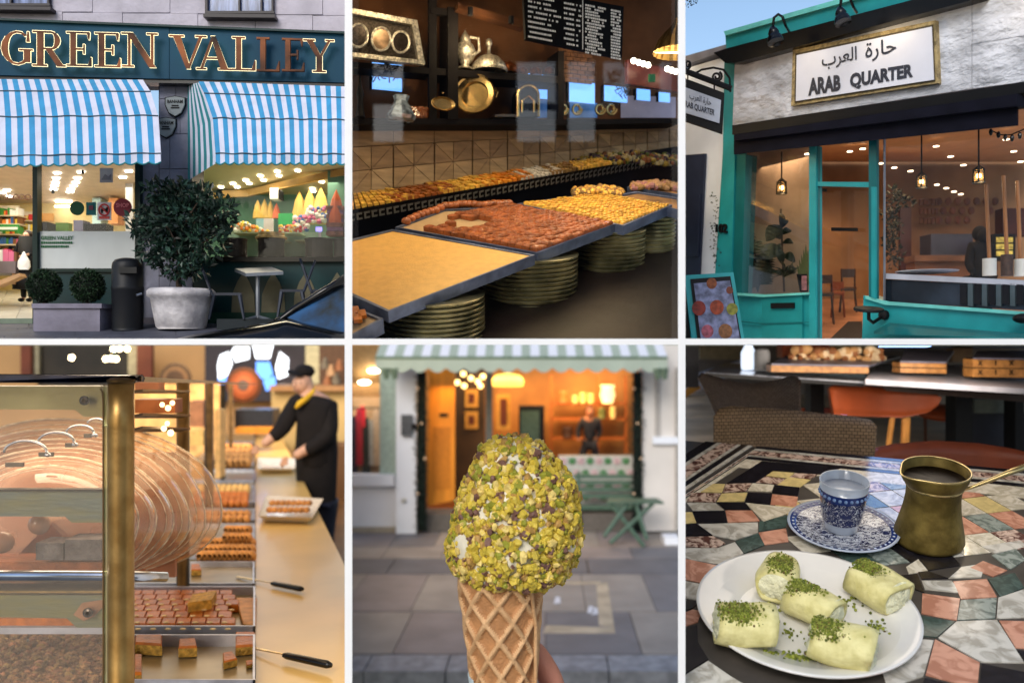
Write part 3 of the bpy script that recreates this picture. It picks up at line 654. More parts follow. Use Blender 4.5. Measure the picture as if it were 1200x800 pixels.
g.build('wrapped_sweets', GC, None, label='mound of cream wrapped sweets on the left glass shelf', cat='sweets', kind='stuff')
g = MB()
for i in range(60): x = rd.uniform(328, 352); g.cur = rd.choice((0, 1, 3, 7)); g.ball(P(x, 271 - rd.random() * 6, 15.4), .035, 6, 4)
g.build('wrapped_sweets', GC, None, label='low mound of sweets below the green banner', cat='sweets', kind='stuff')
g = MB()
for i in range(90): x = rd.uniform(345, 384); g.cur = rd.choice((3, 4, 6, 6, 3)); g.ball(P(x, 252 + rd.random() * 18 - 10 * (x > 360), 15.55), rd.uniform(.03, .06), 6, 4)
g.build('gift_bows', GC, None, label='cluster of pink, white and lilac gift wraps', cat='gift wraps', kind='stuff')
t2 = T('basket_stack', 'tall stack of purple and brown wicker gift baskets', 'baskets', P(393, 276, 15.2))
for i in range(7): MB().rect(382 + (i % 2), 241 + i * 5, 402, 245.4 + i * 5, F(15.1), .3).build('basket', mat('wicker_%d' % (i % 2), c(*((150, 100, 90), (140, 100, 140))[i % 2], .8), var=.4, scale=14), t2)
for (x, w_, Y, lab, top) in ((276, 13, 14.5, 'dark round cake drum nearest the bay tree', 0), (318, 15, 14.45, 'dark round cake drum with a layer of biscuits on top', 1), (374, 16, 14.4, 'wide dark cake drum under the price display', 0), (400, 9, 14.4, 'dark cake drum cut by the edge of the window', 0)):
    kk = Y / 1000; t2 = T('cake_drum', lab, 'cake stand', P(x, 303, Y)); MB().lathe(P(x, 304, Y), [(w_ * kk, 0), (w_ * kk, 22 * kk), (w_ * 1.06 * kk, 22.4 * kk), (w_ * 1.06 * kk, 24 * kk)], seg=20).build('drum', mat('dark_wicker', c(45, 38, 36, .9), var=.5, scale=12), t2)
    if top: MB().lathe(P(x, 280, Y), [(w_ * 1.2 * kk, 0), (w_ * 1.2 * kk, .03), (w_ * kk, .05), (w_ * kk, .1), (.01, .12)], seg=20).build('biscuits', mat('biscuit', c(214, 178, 110, .8), var=.4, scale=9), t2)
t2 = T('price_display', 'small lilac lit price display on a stalk', 'display', P(374, 283, 14.9)); rect('screen', glow('lilac', (.3, .25, .9), 1.5), t2, 370, 266, 377, 271, F(14.8), .03); rect('stalk', GC[3], t2, 373, 271, 376, 281, F(14.82), .04)
# patisserie stall riser
t = T('patisserie_shopfront', 'dark teal shopfront base with painted pale arches behind the cafe chairs', 'shopfront', P(310, 380, 14))
rect('stall_riser', M1['darkteal'], t, 226, 306, 406, 366, fa, .1); rect('sill', M1['gloss'], t, 224, 301, 406, 306.5, fa, .2, -.1)
rect('plinth', mat('plinth_green', c(15, 70, 55, .6)), t, 226, 366, 406, 380, fa, .1, -.02)
rect('clear_pane', MATS['shop_glass'], t, 226, 190, 406, 301, fa, .012, .03)
for x in (285, 320, 358, 395):
    slab('painted_arch', mat('arch_tan', c(120, 115, 90, .55)), t, [(x - 14, 366), (x - 13, 345), (x - 7, 330), (x, 319), (x + 7, 330), (x + 13, 345), (x + 14, 366)], fa, .02, -.015)
# cafe table and chairs
t = T('cafe_table', 'small grey metal cafe table outside the patisserie window', 'table', P(302, 374, 13.4))
m_mt = mat('galvanised', c(130, 138, 150, .8), rough=.35, metal=.6, var=.2)
MB().prism([P(275, 314.5, 13.6), P(318, 312.5, 13.8), P(332, 318, 13.2), P(288, 320, 13.1)], (0, 0, -.05)).build('tabletop', m_mt, t)
MB().tube([P(302, 318, 13.4), P(302, 373, 13.4)], .035).build('column', m_mt, t)
MB().tube([P(288, 375, 13.2), P(302, 371, 13.4), P(316, 375, 13.2)], .03).tube([P(302, 371, 13.4), P(302, 370, 13.7)], .03).build('foot', m_mt, t)
MB().box(P(254, 400, 13.06) + Vector((0, 0, .0)), (P(407, 0, 13.06).x - P(254, 0, 13.06).x, 0, 0), (0, .93, 0), (0, 0, .345)).build('terrace_step', mat('terrace_dark', c(40, 46, 50, .7), rough=.7, var=.25, scale=2, spec=.15), kind='structure')
def mchair(lab, x, w_, Y, yt, ysl, yb, flip):
    """slatted sheet metal bistro chair seen from the side"""
    t = T('metal_chair', lab, 'chair', P(x, yb, Y), 'dark metal bistro chairs outside the patisserie')
    m_ = mat('chair_metal', c(38, 44, 58, .9), rough=.3, metal=.5); s = -1 if flip else 1; k = Y / 1000; D = .42
    x0, x1 = x - s * w_ / 2, x + s * w_ / 2    # x0: back edge of seat
    MB().prism([P(x0, ysl, Y - D / 2), P(x1, ysl, Y - D / 2), P(x1, ysl, Y + D / 2), P(x0, ysl, Y + D / 2)], (0, 0, .04)).build('seat', m_, t)
    for a in (-1, 1):
        y_ = Y + a * D / 2
        MB().tube([P(x1 - s * 2, ysl, y_), P(x1 + s * 3, yb, y_ + a * .05)], [.035, .02], 6).build('leg', m_, t)
        MB().tube([P(x0 + s * 2, ysl, y_), P(x0 - s * 4, yb, y_ + a * .05)], [.035, .02], 6).build('leg', m_, t)
    b = MB().tube([P(x0, ysl, Y - D / 2), P(x0 - s * 11, yt + 6, Y - D * .45), P(x0 - s * 13, yt, Y - .1), P(x0 - s * 13, yt, Y + .1), P(x0 - s * 11, yt + 6, Y + D * .45), P(x0, ysl, Y + D / 2)], .022, 6)
    b.build('back_frame', m_, t)
    MB().prism([P(x0, ysl, Y - .07), P(x0 - s * 12.5, yt, Y - .07), P(x0 - s * 12.5, yt, Y + .07), P(x0, ysl, Y + .07)], (.02, 0, 0)).build('back_slat', m_, t)
mchair('dark metal bistro chair half behind the pale pot', 266, 34, 13.3, 312, 346, 374, 0)
mchair('dark metal bistro chair right of the grey cafe table', 342, 28, 13.3, 306, 342, 374, 1)
mchair('dark metal bistro chair partly behind the black car', 378, 26, 13.3, 304, 342, 374, 0)
# car
t = T('parked_car', 'glossy black car parked by the kerb, bonnet and windscreen only', 'car', P(350, 400, 11.8))
m_car = mat('car_paint', c(14, 14, 17, .6), rough=.1, var=.05, spec=.35)
prof = [(190, 400), (225, 392), (262, 386.5), (300, 380.5), (322, 376), (330, 374.5)]
vs = []
for i, (x, y) in enumerate(prof): vs += [P(x, y + 1.4, 12.25), P(x, y, 12.1), P(x + 3, y - .5, 11.8), P(x + 8, y + 4, 11.4), P(x + 10, y + 24, 11.2), P(x + 10, y + 60, 11.2)]
# bonnet continues below the windscreen foot
vs += [P(404.5, 386, 12.2), P(405, 387, 12.05), P(405, 388, 11.8), P(406, 394, 11.4), P(406, 410, 11.2), P(406, 406, 11.2)]
fs = [(i * 6 + j, i * 6 + j + 1, i * 6 + j + 7, i * 6 + j + 6) for i in range(len(prof)) for j in range(5)]
autosmooth(mk('bonnet', vs, fs, m_car, t), 50)
ws = [P(330, 375, 12.1), P(352, 380, 11.8), P(407, 391, 11.6), P(407, 326, 12.0), P(376, 344, 12.05)]
wsb = [(330, 374), (346, 362), (372, 346), (407, 325)]
MB().prism([P(336, 372, 12.02), P(350, 362, 12.05), P(374, 347, 12.1), P(407, 329, 12.15), P(407, 390, 11.6), P(372, 384, 11.75)], (0, .03, .01)).build('windscreen', mat('windscreen_glass', c(84, 80, 52, .7), rough=.05, var=.6, scale=1.4, spec=.3, col2=c(34, 70, 110)), t)  # olive and blue reflections are painted into the glass colour
MB().tube([P(322, 376.5, 12.0)] + [P(x, y, 12.05) for x, y in wsb], [.04, .05, .055, .06, .06], 8).build('pillar', m_car, t, smooth=True)
MB().tube([P(338, 377, 11.95), P(368, 384, 11.75), P(407, 391, 11.6)], .015, 6).build('wiper', M1['black'], t)
trim(x1=406.5, y1=400.3)
# ================================================================== 2: the sweet counter behind the window
nT = Vector((0, -.55, 1)).normalized(); nS = Vector((0, -.27, 1)).normalized()
tp = Pl(P(452, 362, 11.3), nT)                     # tray rims, tipped towards the window
tb_ = Pl(P(413, 252, 14.5), nT)                    # the rear counter along the wall
pa, pb_ = P(409, 230, 15.45), P(798, 173, 18.2)
wl = Pl(pa, Vector((pb_.y - pa.y, -(pb_.x - pa.x), 0)))
if wl.n.y < 0: wl.n = -wl.n
def down(pts, pl, h): return MB().prism([pl.hit(x, y) for x, y in pts], -pl.n * h)
m_dark = mat('dark_ceiling', c(38, 28, 24, .6), var=.2)
m_tray = mat('tray_metal', c(104, 118, 150, .8), rough=.35, metal=.5, var=.25, scale=4)
m_semo = mat('semolina_cake', c(226, 178, 98, .85), rough=.5, var=.07, scale=9, bump=.25, bscale=40)
m_bak = mat('baklava', c(160, 92, 44, .85), rough=.28, var=.3, scale=5, island=.2, bump=.4, coat=.5)
m_yel = mat('yellow_baklava', c(228, 178, 78, .9), rough=.4, var=.25, scale=9, island=.25, bump=.4)
m_board = mat('tray_board', c(196, 168, 128, .8), rough=.4, var=.1)
m_blackw = mat('black_shelf_wood', c(24, 20, 22, .6), rough=.7, var=.3, spec=.15)
m_gold = mat('gold_metal', c(206, 178, 122, .9), rough=.25, metal=1, var=.25, scale=5, bump=.06, bscale=40)
m_silv = mat('embossed_silver', c(210, 205, 190, .95), rough=.3, metal=.75, var=.5, scale=22, bump=.35, bscale=45)
# floor, ceiling, walls
fl2 = Pl(tp.p - nT * .80, nT)
MB().prism([fl2.hit(x, y) for x, y in ((409, 404), (798, 404), (798, 245), (409, 245))], -nT * .05).build('sweetshop_floor', mat('dark_floor', c(40, 27, 24, .25), rough=.5, var=.6, scale=.9, bump=.2, spec=.3), kind='structure')
slab('sweetshop_wall', mat('brown_wall', c(104, 68, 42, .8), var=.25, scale=1.2, rough=.8, spec=.15), None, [(408, -60), (799, -60), (799, 260), (408, 300)], wl, .1, .12, kind='structure')
MB().prism([P(410, -120, 10.6), P(797, -120, 10.6), P(797, -30, 20), P(410, -30, 20)], (0, 0, .2)).build('sweetshop_ceiling', m_dark, kind='structure')
# wood panelling with star marquetry
t = T('wood_panelling', 'pale wood marquetry panelling below the black shelf', 'panelling', wl.hit(600, 200))
m_pl = [mat('panel_wood_%d' % i, c(*v, .8), rough=.5, var=.2, scale=2, stretch=(1, 1, 6), bump=.2) for i, v in enumerate(((186, 154, 112), (164, 134, 98), (198, 168, 126)))]
s = 0; k = 0; vp = (1080, 137)
def wline(y0, x): return y0 + (vp[1] - y0) * (x - 413) / (vp[0] - 413)     # a line along the wall towards its vanishing point
xs = [409]; stp = 52.0
while xs[-1] < 798: xs.append(min(xs[-1] + stp, 799)); stp *= .925
for i in range(len(xs) - 1):
    a, b = xs[i] + .4, xs[i + 1] - .4
    for (ya, yb) in ((150, 172), (172.6, 229)):
        q = [(a, wline(ya, a)), (b, wline(ya, b)), (b, wline(yb, b)), (a, wline(yb, a))]
        m_ = (sum(p[0] for p in q) / 4, sum(p[1] for p in q) / 4)
        if ya == 150:
            slab('panel', m_pl[1], t, q, wl, .06); continue
        mid = [((q[j][0] + q[(j + 1) % 4][0]) / 2, (q[j][1] + q[(j + 1) % 4][1]) / 2) for j in range(4)]
        for j in range(4):   # eight wedges of a star
            for h, (u, v) in enumerate(((q[j], mid[j]), (mid[j], q[(j + 1) % 4]))):
                sh = lambda p, f_: (p[0] + (m_[0] - p[0]) * f_, p[1] + (m_[1] - p[1]) * f_)
                cc_ = ((u[0] + v[0] + m_[0]) / 3, (u[1] + v[1] + m_[1]) / 3)
                tri = [(p[0] + (cc_[0] - p[0]) * .05, p[1] + (cc_[1] - p[1]) * .05) for p in (u, v, m_)]
                slab('panel', m_pl[(j + h) % 3], t, tri, wl, .06, .01 * ((j + h) % 2))
# rear counter with its row of trays
t = T('rear_counter', 'long dark rear counter with a pale Greek key metal edge', 'counter', tb_.hit(600, 225))
def tline(y0, x): return y0 + (130 - y0) * (x - 413) / (1080 - 413)
down([(409, 253), (798, tline(252, 798)), (798, tline(227, 798)), (409, 228)], tb_, .05).build('countertop', m_blackw, t)
down([(409, 253), (798, tline(252, 798)), (798, tline(227, 798)), (409, 228)], Pl(tb_.p - nT * .052, nT), .95).build('cabinet', mat('cabinet_blue', c(20, 24, 38, .5), rough=.5, var=.6, scale=1.2, spec=.2), t)
b = MB(); x = 409.0
m_key = mat('greek_key', c(150, 148, 140, .8), rough=.35, metal=.5)
while x < 796:
    w_ = 9 * (1080 - x) / 667; y = tline(249, x)
    x1 = x + w_; p = [tb_.hit(x, y + 4), tb_.hit(x1 - w_ * .3, tline(253, x1 - w_ * .3))]
    b.prism([p[0] + nT * .0, p[1] + nT * .0, p[1] + nT * .03, p[0] + nT * .03], (0, -.02, 0)); b.prism([p[0] - nT * .09, p[1] - nT * .09, p[1] - nT * .06, p[0] - nT * .06], (0, -.02, 0)); b.prism([p[0] - nT * .06, p[0].lerp(p[1], .3) - nT * .06, p[0].lerp(p[1], .3), p[0]], (0, -.02, 0))
    x = x1
b.build('greek_key_edge', m_key, t, kind='stuff')
fillers = [('orange', m_yel), ('brown and gold', m_bak), ('yellow', m_yel), ('amber', mat('amber_sweets', c(208, 128, 44, .9), var=.3, island=.3, rough=.3)), ('white', mat('white_sweets', c(205, 200, 190, .8), var=.2, island=.2)), ('dark mixed', mat('mixed_nuts', c(140, 108, 64, .9), var=.4, island=.4))]
x = 397.0; w_ = 66.0; i = 0; names_ = ['first rear tray of golden squares beside the partition', 'second rear tray of brown and gold fingers', 'third rear tray of yellow pastry', 'fourth rear tray of amber sweets', 'fifth rear tray of white sweets', 'sixth rear tray of dark mixed pieces', 'seventh rear tray, far along the wall']
order = [0, 1, 2, 3, 4, 5, 2]
while x < 795 and i < 7:
    xa, xb = max(x, 409), min(x + w_ - 2, 798); sh = 26 * (1080 - x) / 667
    q = [(xa, tline(246, xa)), (min(xb + sh, 798), tline(246, min(xb + sh, 798))), (xb - 2, tline(230, xb)), (max(xa - sh, 409), tline(230, max(xa - sh, 409)))]
    tr = Pl(tb_.p + nT * .06, nT)
    t2 = T('pastry_tray', names_[i], 'tray', tb_.hit((xa + xb) / 2, tline(238, xa)), 'trays along the rear counter')
    down(q, tr, .05).build('tray_base', m_blackw, t2)
    g = MB(); a = [tr.hit(*p) for p in q]; nu, nv = 11, 5; rd = random.Random(i)
    for u in range(nu):
        for v in range(nv):
            def bp(s_, r_): return a[0].lerp(a[1], s_).lerp(a[3].lerp(a[2], s_), r_)
            p = bp((u + .1) / nu, (v + .1) / nv); g.prism([p, bp((u + .85) / nu, (v + .1) / nv), bp((u + .85) / nu, (v + .85) / nv), bp((u + .1) / nu, (v + .85) / nv)], nT * rd.uniform(.03, .07))
    g.build('pastry_squares', fillers[order[i]][1], t2, kind='stuff')
    x += w_; w_ *= .86; i += 1
# front trays
def tray(lab, q, h=.17, fill=None, depth=.03):
    t = T('sweet_tray', lab, 'tray', tp.hit(*q[0]))
    n = len(q); cx = sum(p[0] for p in q) / n; cy = sum(p[1] for p in q) / n
    top = [tp.hit(*p) for p in q]; ce = sum(top, Vector()) / n
    inn = [p + (ce - p).normalized() * .06 - nT * .003 for p in top]
    vs = top + [p - nT * h for p in top] + inn + [p - nT * depth for p in inn]
    fs = []
    for i in range(n):
        j = (i + 1) % n
        fs += [(i, j, n + j, n + i), (i, j, 2 * n + j, 2 * n + i), (2 * n + i, 2 * n + j, 3 * n + j, 3 * n + i)]
    fs.append(tuple(range(n, 2 * n)))
    mk('tray_rim', vs, fs, m_tray, t)
    mk('tray_bed', [p - nT * (depth) for p in inn], [tuple(range(n))], fill or m_board, t)
    return t
t = tray('wide front tray filled with smooth yellow semolina cake', [(455, 365), (627, 298.5), (459.5, 268.5), (408, 281), (408, 344)], fill=m_semo, depth=.015)
t = tray('lowest front tray, corner only, with broken orange pastries', [(449, 373), (408, 357), (408, 395)], h=.22)
g = 0
for (x, y) in ((416, 366), (424, 370), (419, 375), (412, 372)):
    o = MB().prism([tp.hit(x - 5, y - 3, 0), tp.hit(x + 4, y - 4), tp.hit(x + 6, y + 3), tp.hit(x - 4, y + 4)], nT * .05).build('pastry_piece', fillers[3][1], label='broken orange pastry in the lowest front tray', cat='pastry', group='orange pastries in the lowest tray')
t = tray('front tray half full of glazed brown baklava diamonds', [(630, 296.5), (722, 262), (612, 241.5), (518, 245), (463, 266)])
t = tray('front tray of dense yellow baklava squares behind the brown one', [(731, 264.5), (788, 240), (700, 226), (606, 238.5)])
t = tray('tan nut filled tray behind the yellow baklava', [(797, 246), (797, 232), (745, 224), (722, 228.5)], fill=fillers[5][1])
t = tray('distant tray with a heap of pinkish sweets by the brass lamp side', [(797, 228), (797, 217), (760, 213), (735, 219)], fill=fillers[5][1])
# brown diamonds, each one a piece
q = [(629, 295), (719, 262.5), (596, 242), (472, 264)]
a = [tp.hit(*p) for p in q]; rd = random.Random(5); shared = None
def bp(s_, r_): return a[0].lerp(a[1], s_).lerp(a[3].lerp(a[2], s_), r_)
NU, NV = 15, 19
gx = MB()
for u in range(NU):
    for v in range(NV):
        s_, r_ = (u + .5) / NU, (v + .5) / NV
        # bare board in the rear left part of the tray
        px, py = proj(bp(s_, r_))
        bare = ((px - 535) / 44) ** 2 + ((py - 262) / 6.5) ** 2 < 1 or (px < 500 and py > 262)
        if bare and not (u in (3,) and v in (15,)): continue
        e = .06; lift = rd.uniform(.05, .085)
        c4 = [bp((u + e) / NU, (v + e) / NV), bp((u + 1 - e) / NU, (v + e) / NV), bp((u + 1 - e) / NU, (v + 1 - e) / NV), bp((u + e) / NU, (v + 1 - e) / NV)]
        ce = sum(c4, Vector()) / 4; base = [p - nT * .03 for p in c4]; mid_ = [p + nT * lift * .7 for p in c4]; topp = [p.lerp(ce, .35) + nT * lift for p in c4]
        n = 4; vs = base + mid_ + topp
        fs = [(i, (i + 1) % 4, 4 + (i + 1) % 4, 4 + i) for i in range(4)] + [(4 + i, 4 + (i + 1) % 4, 8 + (i + 1) % 4, 8 + i) for i in range(4)] + [(8, 9, 10, 11)]
        mk('baklava_piece', vs, fs, m_bak, label='glazed brown baklava diamond packed among its rows in the front tray', cat='baklava', group='brown baklava diamonds in the front tray')
q = [(730, 263), (785, 240.5), (700, 227.5), (612, 239)]; a = [tp.hit(*p) for p in q]; g = MB(); NU, NV = 14, 24
for u in range(NU):
    for v in range(NV):
        p = bp((u + .05) / NU, (v + .05) / NV); l_ = rd.uniform(.02, .045)
        c4 = [bp((u + .05) / NU, (v + .05) / NV), bp((u + .92) / NU, (v + .05) / NV), bp((u + .92) / NU, (v + .92) / NV), bp((u + .05) / NU, (v + .92) / NV)]
        ce = sum(c4, Vector()) / 4; g.add([x - nT * .03 for x in c4] + [x.lerp(ce, .3) + nT * l_ for x in c4], [(i, (i + 1) % 4, 4 + (i + 1) % 4, 4 + i) for i in range(4)] + [(4, 5, 6, 7)])
g.build('yellow_baklava', m_yel, label='field of small yellow baklava squares in the second front tray', cat='baklava', kind='stuff')
# rows of rolls along the back edge and heaps
g = 0
for i in range(22):
    s_ = i / 21; x = 476 + 120 * s_; y = 262 - 17 * min(1, s_ * 2.4) - 3 * s_ + rd.uniform(-1, 1)
    MB().ball(tp.hit(x, y - 1.5) + nT * .03, .085, 8, 6, sx=1, sy=.8, sz=.8).build('nut_roll', m_bak, label='small brown nut roll in the row along the rear rim of the baklava tray', cat='pastry', group='nut rolls along the rear rim', smooth=True)
def heap(lab, x0, x1, y0, y1, hh, n, pl, ms, seed, sz=.05, cat='sweets'):
    rd = random.Random(seed); g = MB()
    for i in range(n):
        u = rd.random(); v = rd.random(); g.cur = rd.randrange(len(ms))
        p = pl.hit(x0 + (x1 - x0) * u, y0 + (y1 - y0) * v); p = p + nT * (hh * math.sin(math.pi * min(max(u, .05), .95)) * rd.random())
        g.ball(p, sz * rd.uniform(.7, 1.3), 6, 4, sx=rd.uniform(.7, 1.3))
    g.build('sweet_heap', ms, label=lab, cat=cat, kind='stuff')
heap('heap of tan nut clusters behind the yellow baklava tray', 672, 728, 229, 222, .07, 260, tp, [fillers[5][1], m_yel], 1)
heap('heap of pink and purple sweets at the far right tray', 740, 796, 222, 216, .07, 200, tp, [mat('pinkish', c(170, 120, 120, .8)), mat('tan_sw', c(190, 150, 110, .8)), fillers[5][1]], 2)
heap('colourful heap of dried fruit and flowers at the far end of the rear counter', 672, 797, 193, 184, .12, 520, tb_, [mat('df_yellow', c(180, 150, 60, .7)), mat('df_green', c(84, 94, 40, .7)), mat('df_purple', c(74, 52, 66, .7)), mat('df_orange', c(140, 84, 44, .7)), mat('df_cream', c(190, 175, 130, .7))], 3, .05)
# stacks of round trays carrying the square trays
m_ring = mat('stack_metal', c(112, 112, 86, .9), rough=.3, metal=.75, var=.2, scale=2, bump=.05, bscale=26, col2=c(176, 170, 134, .95))
def stack(lab, x, ytop, rpx, n, pl=tp, squash=1.0):
    o = pl.hit(x, ytop, 0); Y = o.y; r = rpx * Y / 1000; o = o - nT * .30
    t = T('round_tray_stack', lab, 'tray stack', o - nS * n * .105)
    for i in range(int(n * 1.5)):
        b = MB().lathe(o - nS * (.07 * (i + 1)), [(r * .93, 0), (r * .95, .01), (r * .975, .03), (r * .985, .05), (r * 1.01, .056), (r * 1.015, .062), (r * 1.005, .067), (r * .93, .069)], nS, 56)
        for k in range(0): pass
        b.build('round_tray', m_ring, t, smooth=False)
        b = MB()
        for k in range(64):
            a_ = k / 64 * 6.2832; ex_ = Vector((1, 0, 0)); ey_ = nS.cross(ex_); b.ball(o - nS * (.07 * (i + 1) - .042) + (ex_ * math.cos(a_) + ey_ * math.sin(a_)) * r * .985, .012, 4, 3)
        if i % 2 == 0: b.build('beading', m_ring, t, kind='stuff')
    return t
stack('leftmost stack of patterned round trays under the semolina cake', 505, 322, 62, 8)
stack('broad stack of patterned round trays under the brown baklava', 620, 276, 58, 8)
stack('stack of patterned round trays under the yellow baklava', 712, 247, 46, 7)
stack('small stack of patterned round trays at the right edge', 762, 233, 32, 6)
down([(560, 390), (640, 352), (560, 300), (470, 340)], Pl(fl2.p + nT * .02, nT), .02)
# black shelving with silver and gold ware
t = T('black_shelving', 'tall black shelving carrying silver and gold ware', 'shelving', wl.hit(560, 145, -.5))
so = -.55
def ws(name, m, par, x0, ya0, x1, ya1, th, off, yb0=None, yb1=None):
    """a board running along the wall: (x0, top y) to (x1, top y) with bottoms yb0, yb1"""
    return slab(name, m, par, [(x0, ya0), (x1, ya1), (x1, yb1), (x0, yb0)], wl, th, off)
ws('shelf_board', m_blackw, t, 409, 138, 660, 140, .5, so, 146, 146.5); ws('shelf_board', m_blackw, t, 660, 140, 798, 139, .5, so, 146.5, 144)
ws('shelf_board', m_blackw, t, 512, 80, 662, 90, .5, so, 88, 98)
ws('shelf_board', m_blackw, t, 409, 72, 505, 80, .4, so, 79, 87)
ws('upright', m_blackw, t, 503, -20, 512, -20, .1, so, 140, 140); ws('upright', m_blackw, t, 525, 8, 537, 10, .5, so - .05, 140, 140)
ws('top_rail', m_blackw, t, 505, 8, 537, 12, .1, so - .02, 16, 20)
ws('upright', m_blackw, t, 654, 60, 661, 60, .5, so, 140, 140)
# framed picture with three medallions
t = T('silver_picture', 'ornate silver frame holding three round medallions', 'picture', wl.hit(450, 70, -.7))
q = [(409, 9), (489, 24), (498, 76), (409, 66)]
slab('backboard', mat('engraved_panel', c(120, 110, 100, .8), rough=.4, metal=.5, var=.5, scale=30, bump=.8), t, q, wl, .05, -.72)
for i, (a_, b_, w1) in enumerate((((409, 9), (489, 24), 6), ((489, 24), (498, 76), 7), ((409, 61), (498, 71), 5))):
    if i == 1: slab('frame_bar', m_silv, t, [(a_[0] - w1, a_[1] - 1), (a_[0] + 0, a_[1]), (b_[0], b_[1]), (b_[0] - w1, b_[1] - 1)], wl, .1, -.85)
    else: slab('frame_bar', m_silv, t, [a_, b_, (b_[0], b_[1] + w1), (a_[0], a_[1] + w1)], wl, .1, -.84)
for x, y, rx, ry in ((420, 42, 11, 13.5), (446.5, 46, 11, 13.5), (469.5, 49.5, 10, 12.5)):
    pts = [wl.hit(x + rx * math.cos(R(a_)), y + ry * math.sin(R(a_)), -.86) for a_ in range(0, 360, 15)]
    o = mk('medallion', [p for p in pts], [tuple(range(len(pts)))], mat('medallion_dark', c(60, 52, 48, .9), rough=.3, metal=.5, var=.6, scale=20) if x != 446.5 else mat('medallion_light', c(190, 160, 130, .9), rough=.3, metal=.5, var=.5, scale=6), t)
    MB().tube(pts, .022, 6, closed=True).build('medallion_ring', m_silv, t)
# vessels
def ware(name, lab, cat, x, yb, Ydep, prof, m, ax=(0, 0, 1), seg=24, **kw):
    o = wl.hit(x, yb, Ydep); k = o.y / 1000
    return MB().lathe(o, [(r * k, h * k) for r, h in prof], ax, seg, **kw), o
t = T('silver_teapot', 'embossed silver teapot on the upper shelf', 'teapot', wl.hit(545, 82, -.4))
b, o = ware('', '', '', 545, 82, -.35, [(9, 0), (9, 2), (4, 5), (10, 12), (13, 20), (10, 28), (6, 32), (7, 34), (4, 40), (1.5, 44), (.1, 47)], m_silv); b.build('body', m_silv, t, smooth=True)
k = o.y / 1000
MB().tube([o + Vector((9 * k, -.1, 14 * k)), o + Vector((17 * k, -.1, 20 * k)), o + Vector((16 * k, -.1, 34 * k)), o + Vector((6 * k, -.1, 36 * k))], .03, 7).build('handle', m_silv, t)
MB().tube([o + Vector((-9 * k, -.1, 14 * k)), o + Vector((-15 * k, -.1, 22 * k)), o + Vector((-16 * k, -.1, 32 * k))], [.05, .035, .02], 7).build('spout', m_silv, t)
t = T('silver_dome', 'embossed silver domed dish with a tall finial', 'serving dish', wl.hit(573, 84, -.4))
b, o = ware('', '', '', 573, 85, -.35, [(21, 0), (22, 3), (19, 10), (12, 17), (5, 20), (2, 22), (2, 30), (4, 33), (3, 38), (.1, 40)], m_silv); b.build('dome', m_silv, t, smooth=True)
b, o = ware('', '', '', 596, 86, -.35, [(10, 0), (11, 4), (9, 9), (4, 13), (.1, 15)], m_silv)
b.build('bowl', mat('copper_ware', c(170, 100, 60, .9), rough=.3, metal=.9, var=.4, scale=14), None, label='small copper covered bowl beside the silver dome', cat='bowl', smooth=True)
for x in (612, 628, 644): b, o = ware('', '', '', x, 89, -.3, [(7, 0), (7, 6), (5, 9), (.1, 11)], m_silv); b.build('jar', MATS['copper_ware'], None, label='low copper jar on the upper shelf, %s after the bowl' % {612: 'first', 628: 'second', 644: 'third'}[x], cat='jar', smooth=True)
t = T('gold_tray', 'large round gold tray leaning on the lower shelf', 'platter', wl.hit(556, 136, -.5)); o = wl.hit(557, 112, -.5); k = o.y / 1000
MB().lathe(o, [(.01, 0), (15 * k, 0), (16.5 * k, -.04), (22 * k, -.06), (24 * k, -.09), (24 * k, -.05), (15 * k, .03)], Vector((.15, 1, -.15)), 36, ref=(0, 0, 1)).build('platter', m_gold, t)
MB().tube([wl.hit(580, 104, -.6), wl.hit(583, 108, -.65), wl.hit(581, 114, -.6)], .02).build('handle', m_gold, t)
t = T('gold_dish', 'small oval gold dish in front of the shelf upright', 'dish', wl.hit(518, 131, -.7)); o = wl.hit(519, 122, -.72); k = o.y / 1000
MB().lathe(o, [(.01, 0), (11 * k, 0), (14 * k, -.04), (15 * k, -.03), (11 * k, .03)], wl.n, 30, sx=.55, ref=(0, 0, 1)).build('dish', m_gold, t)
MB().ball(wl.hit(519, 109, -.7), .025, 6, 5).build('knob', m_gold, t)
t = T('arched_casket', 'black arched casket with gold inlay on the lower shelf', 'casket', wl.hit(618, 137, -.5))
pts = [(607, 137), (607, 112)] + [(619 - 12 * math.cos(R(a_)), 112 - 12 * math.sin(R(a_))) for a_ in range(10, 180, 20)] + [(631, 112), (631, 137)]
slab('case', M1['gloss'], t, pts, wl, .3, -.62)
MB().tube([wl.hit(x, y, -.64) for x, y in pts], .03, 6).tube([wl.hit(x, y, -.64) for x, y in ((612, 132), (612, 118), (619, 112), (626, 118), (626, 132))], .02, 6).build('inlay', m_gold, t)
rect('serving_tray', mat('pewter', c(110, 100, 90, .8), rough=.3, metal=.7), None, 580, 134, 606, 137, wl, .4, -.6, label='flat pewter tray beside the arched casket', cat='tray')
for x, lab in ((660, 'gold scroll bracket ornament beside the casket'), (676, 'second gold scroll ornament on the lower shelf'), (703, 'gold horned ornament further along the shelf'), (716, 'last small gold ornament on the shelf')):
    MB().tube([wl.hit(x + 6 * math.cos(R(a_)) * (1 - a_ / 900), 128 + 7 * math.sin(R(a_)) * (1 - a_ / 900), -.4) for a_ in range(0, 480, 24)], .028, 6).build('gold_ornament', m_gold, None, label=lab, cat='ornament')
for x, w_, lab in ((425, 4, 'tall black figurine at the left of the lower shelf'),): 
    MB().lathe(wl.hit(422, 138, -.6), [(.09, 0), (.06, .15), (.05, .3), (.07, .4), (.02, .62), (.01, .75)], seg=12).build('figurine', M1['black'], None, label=lab, cat='figurine', smooth=True)
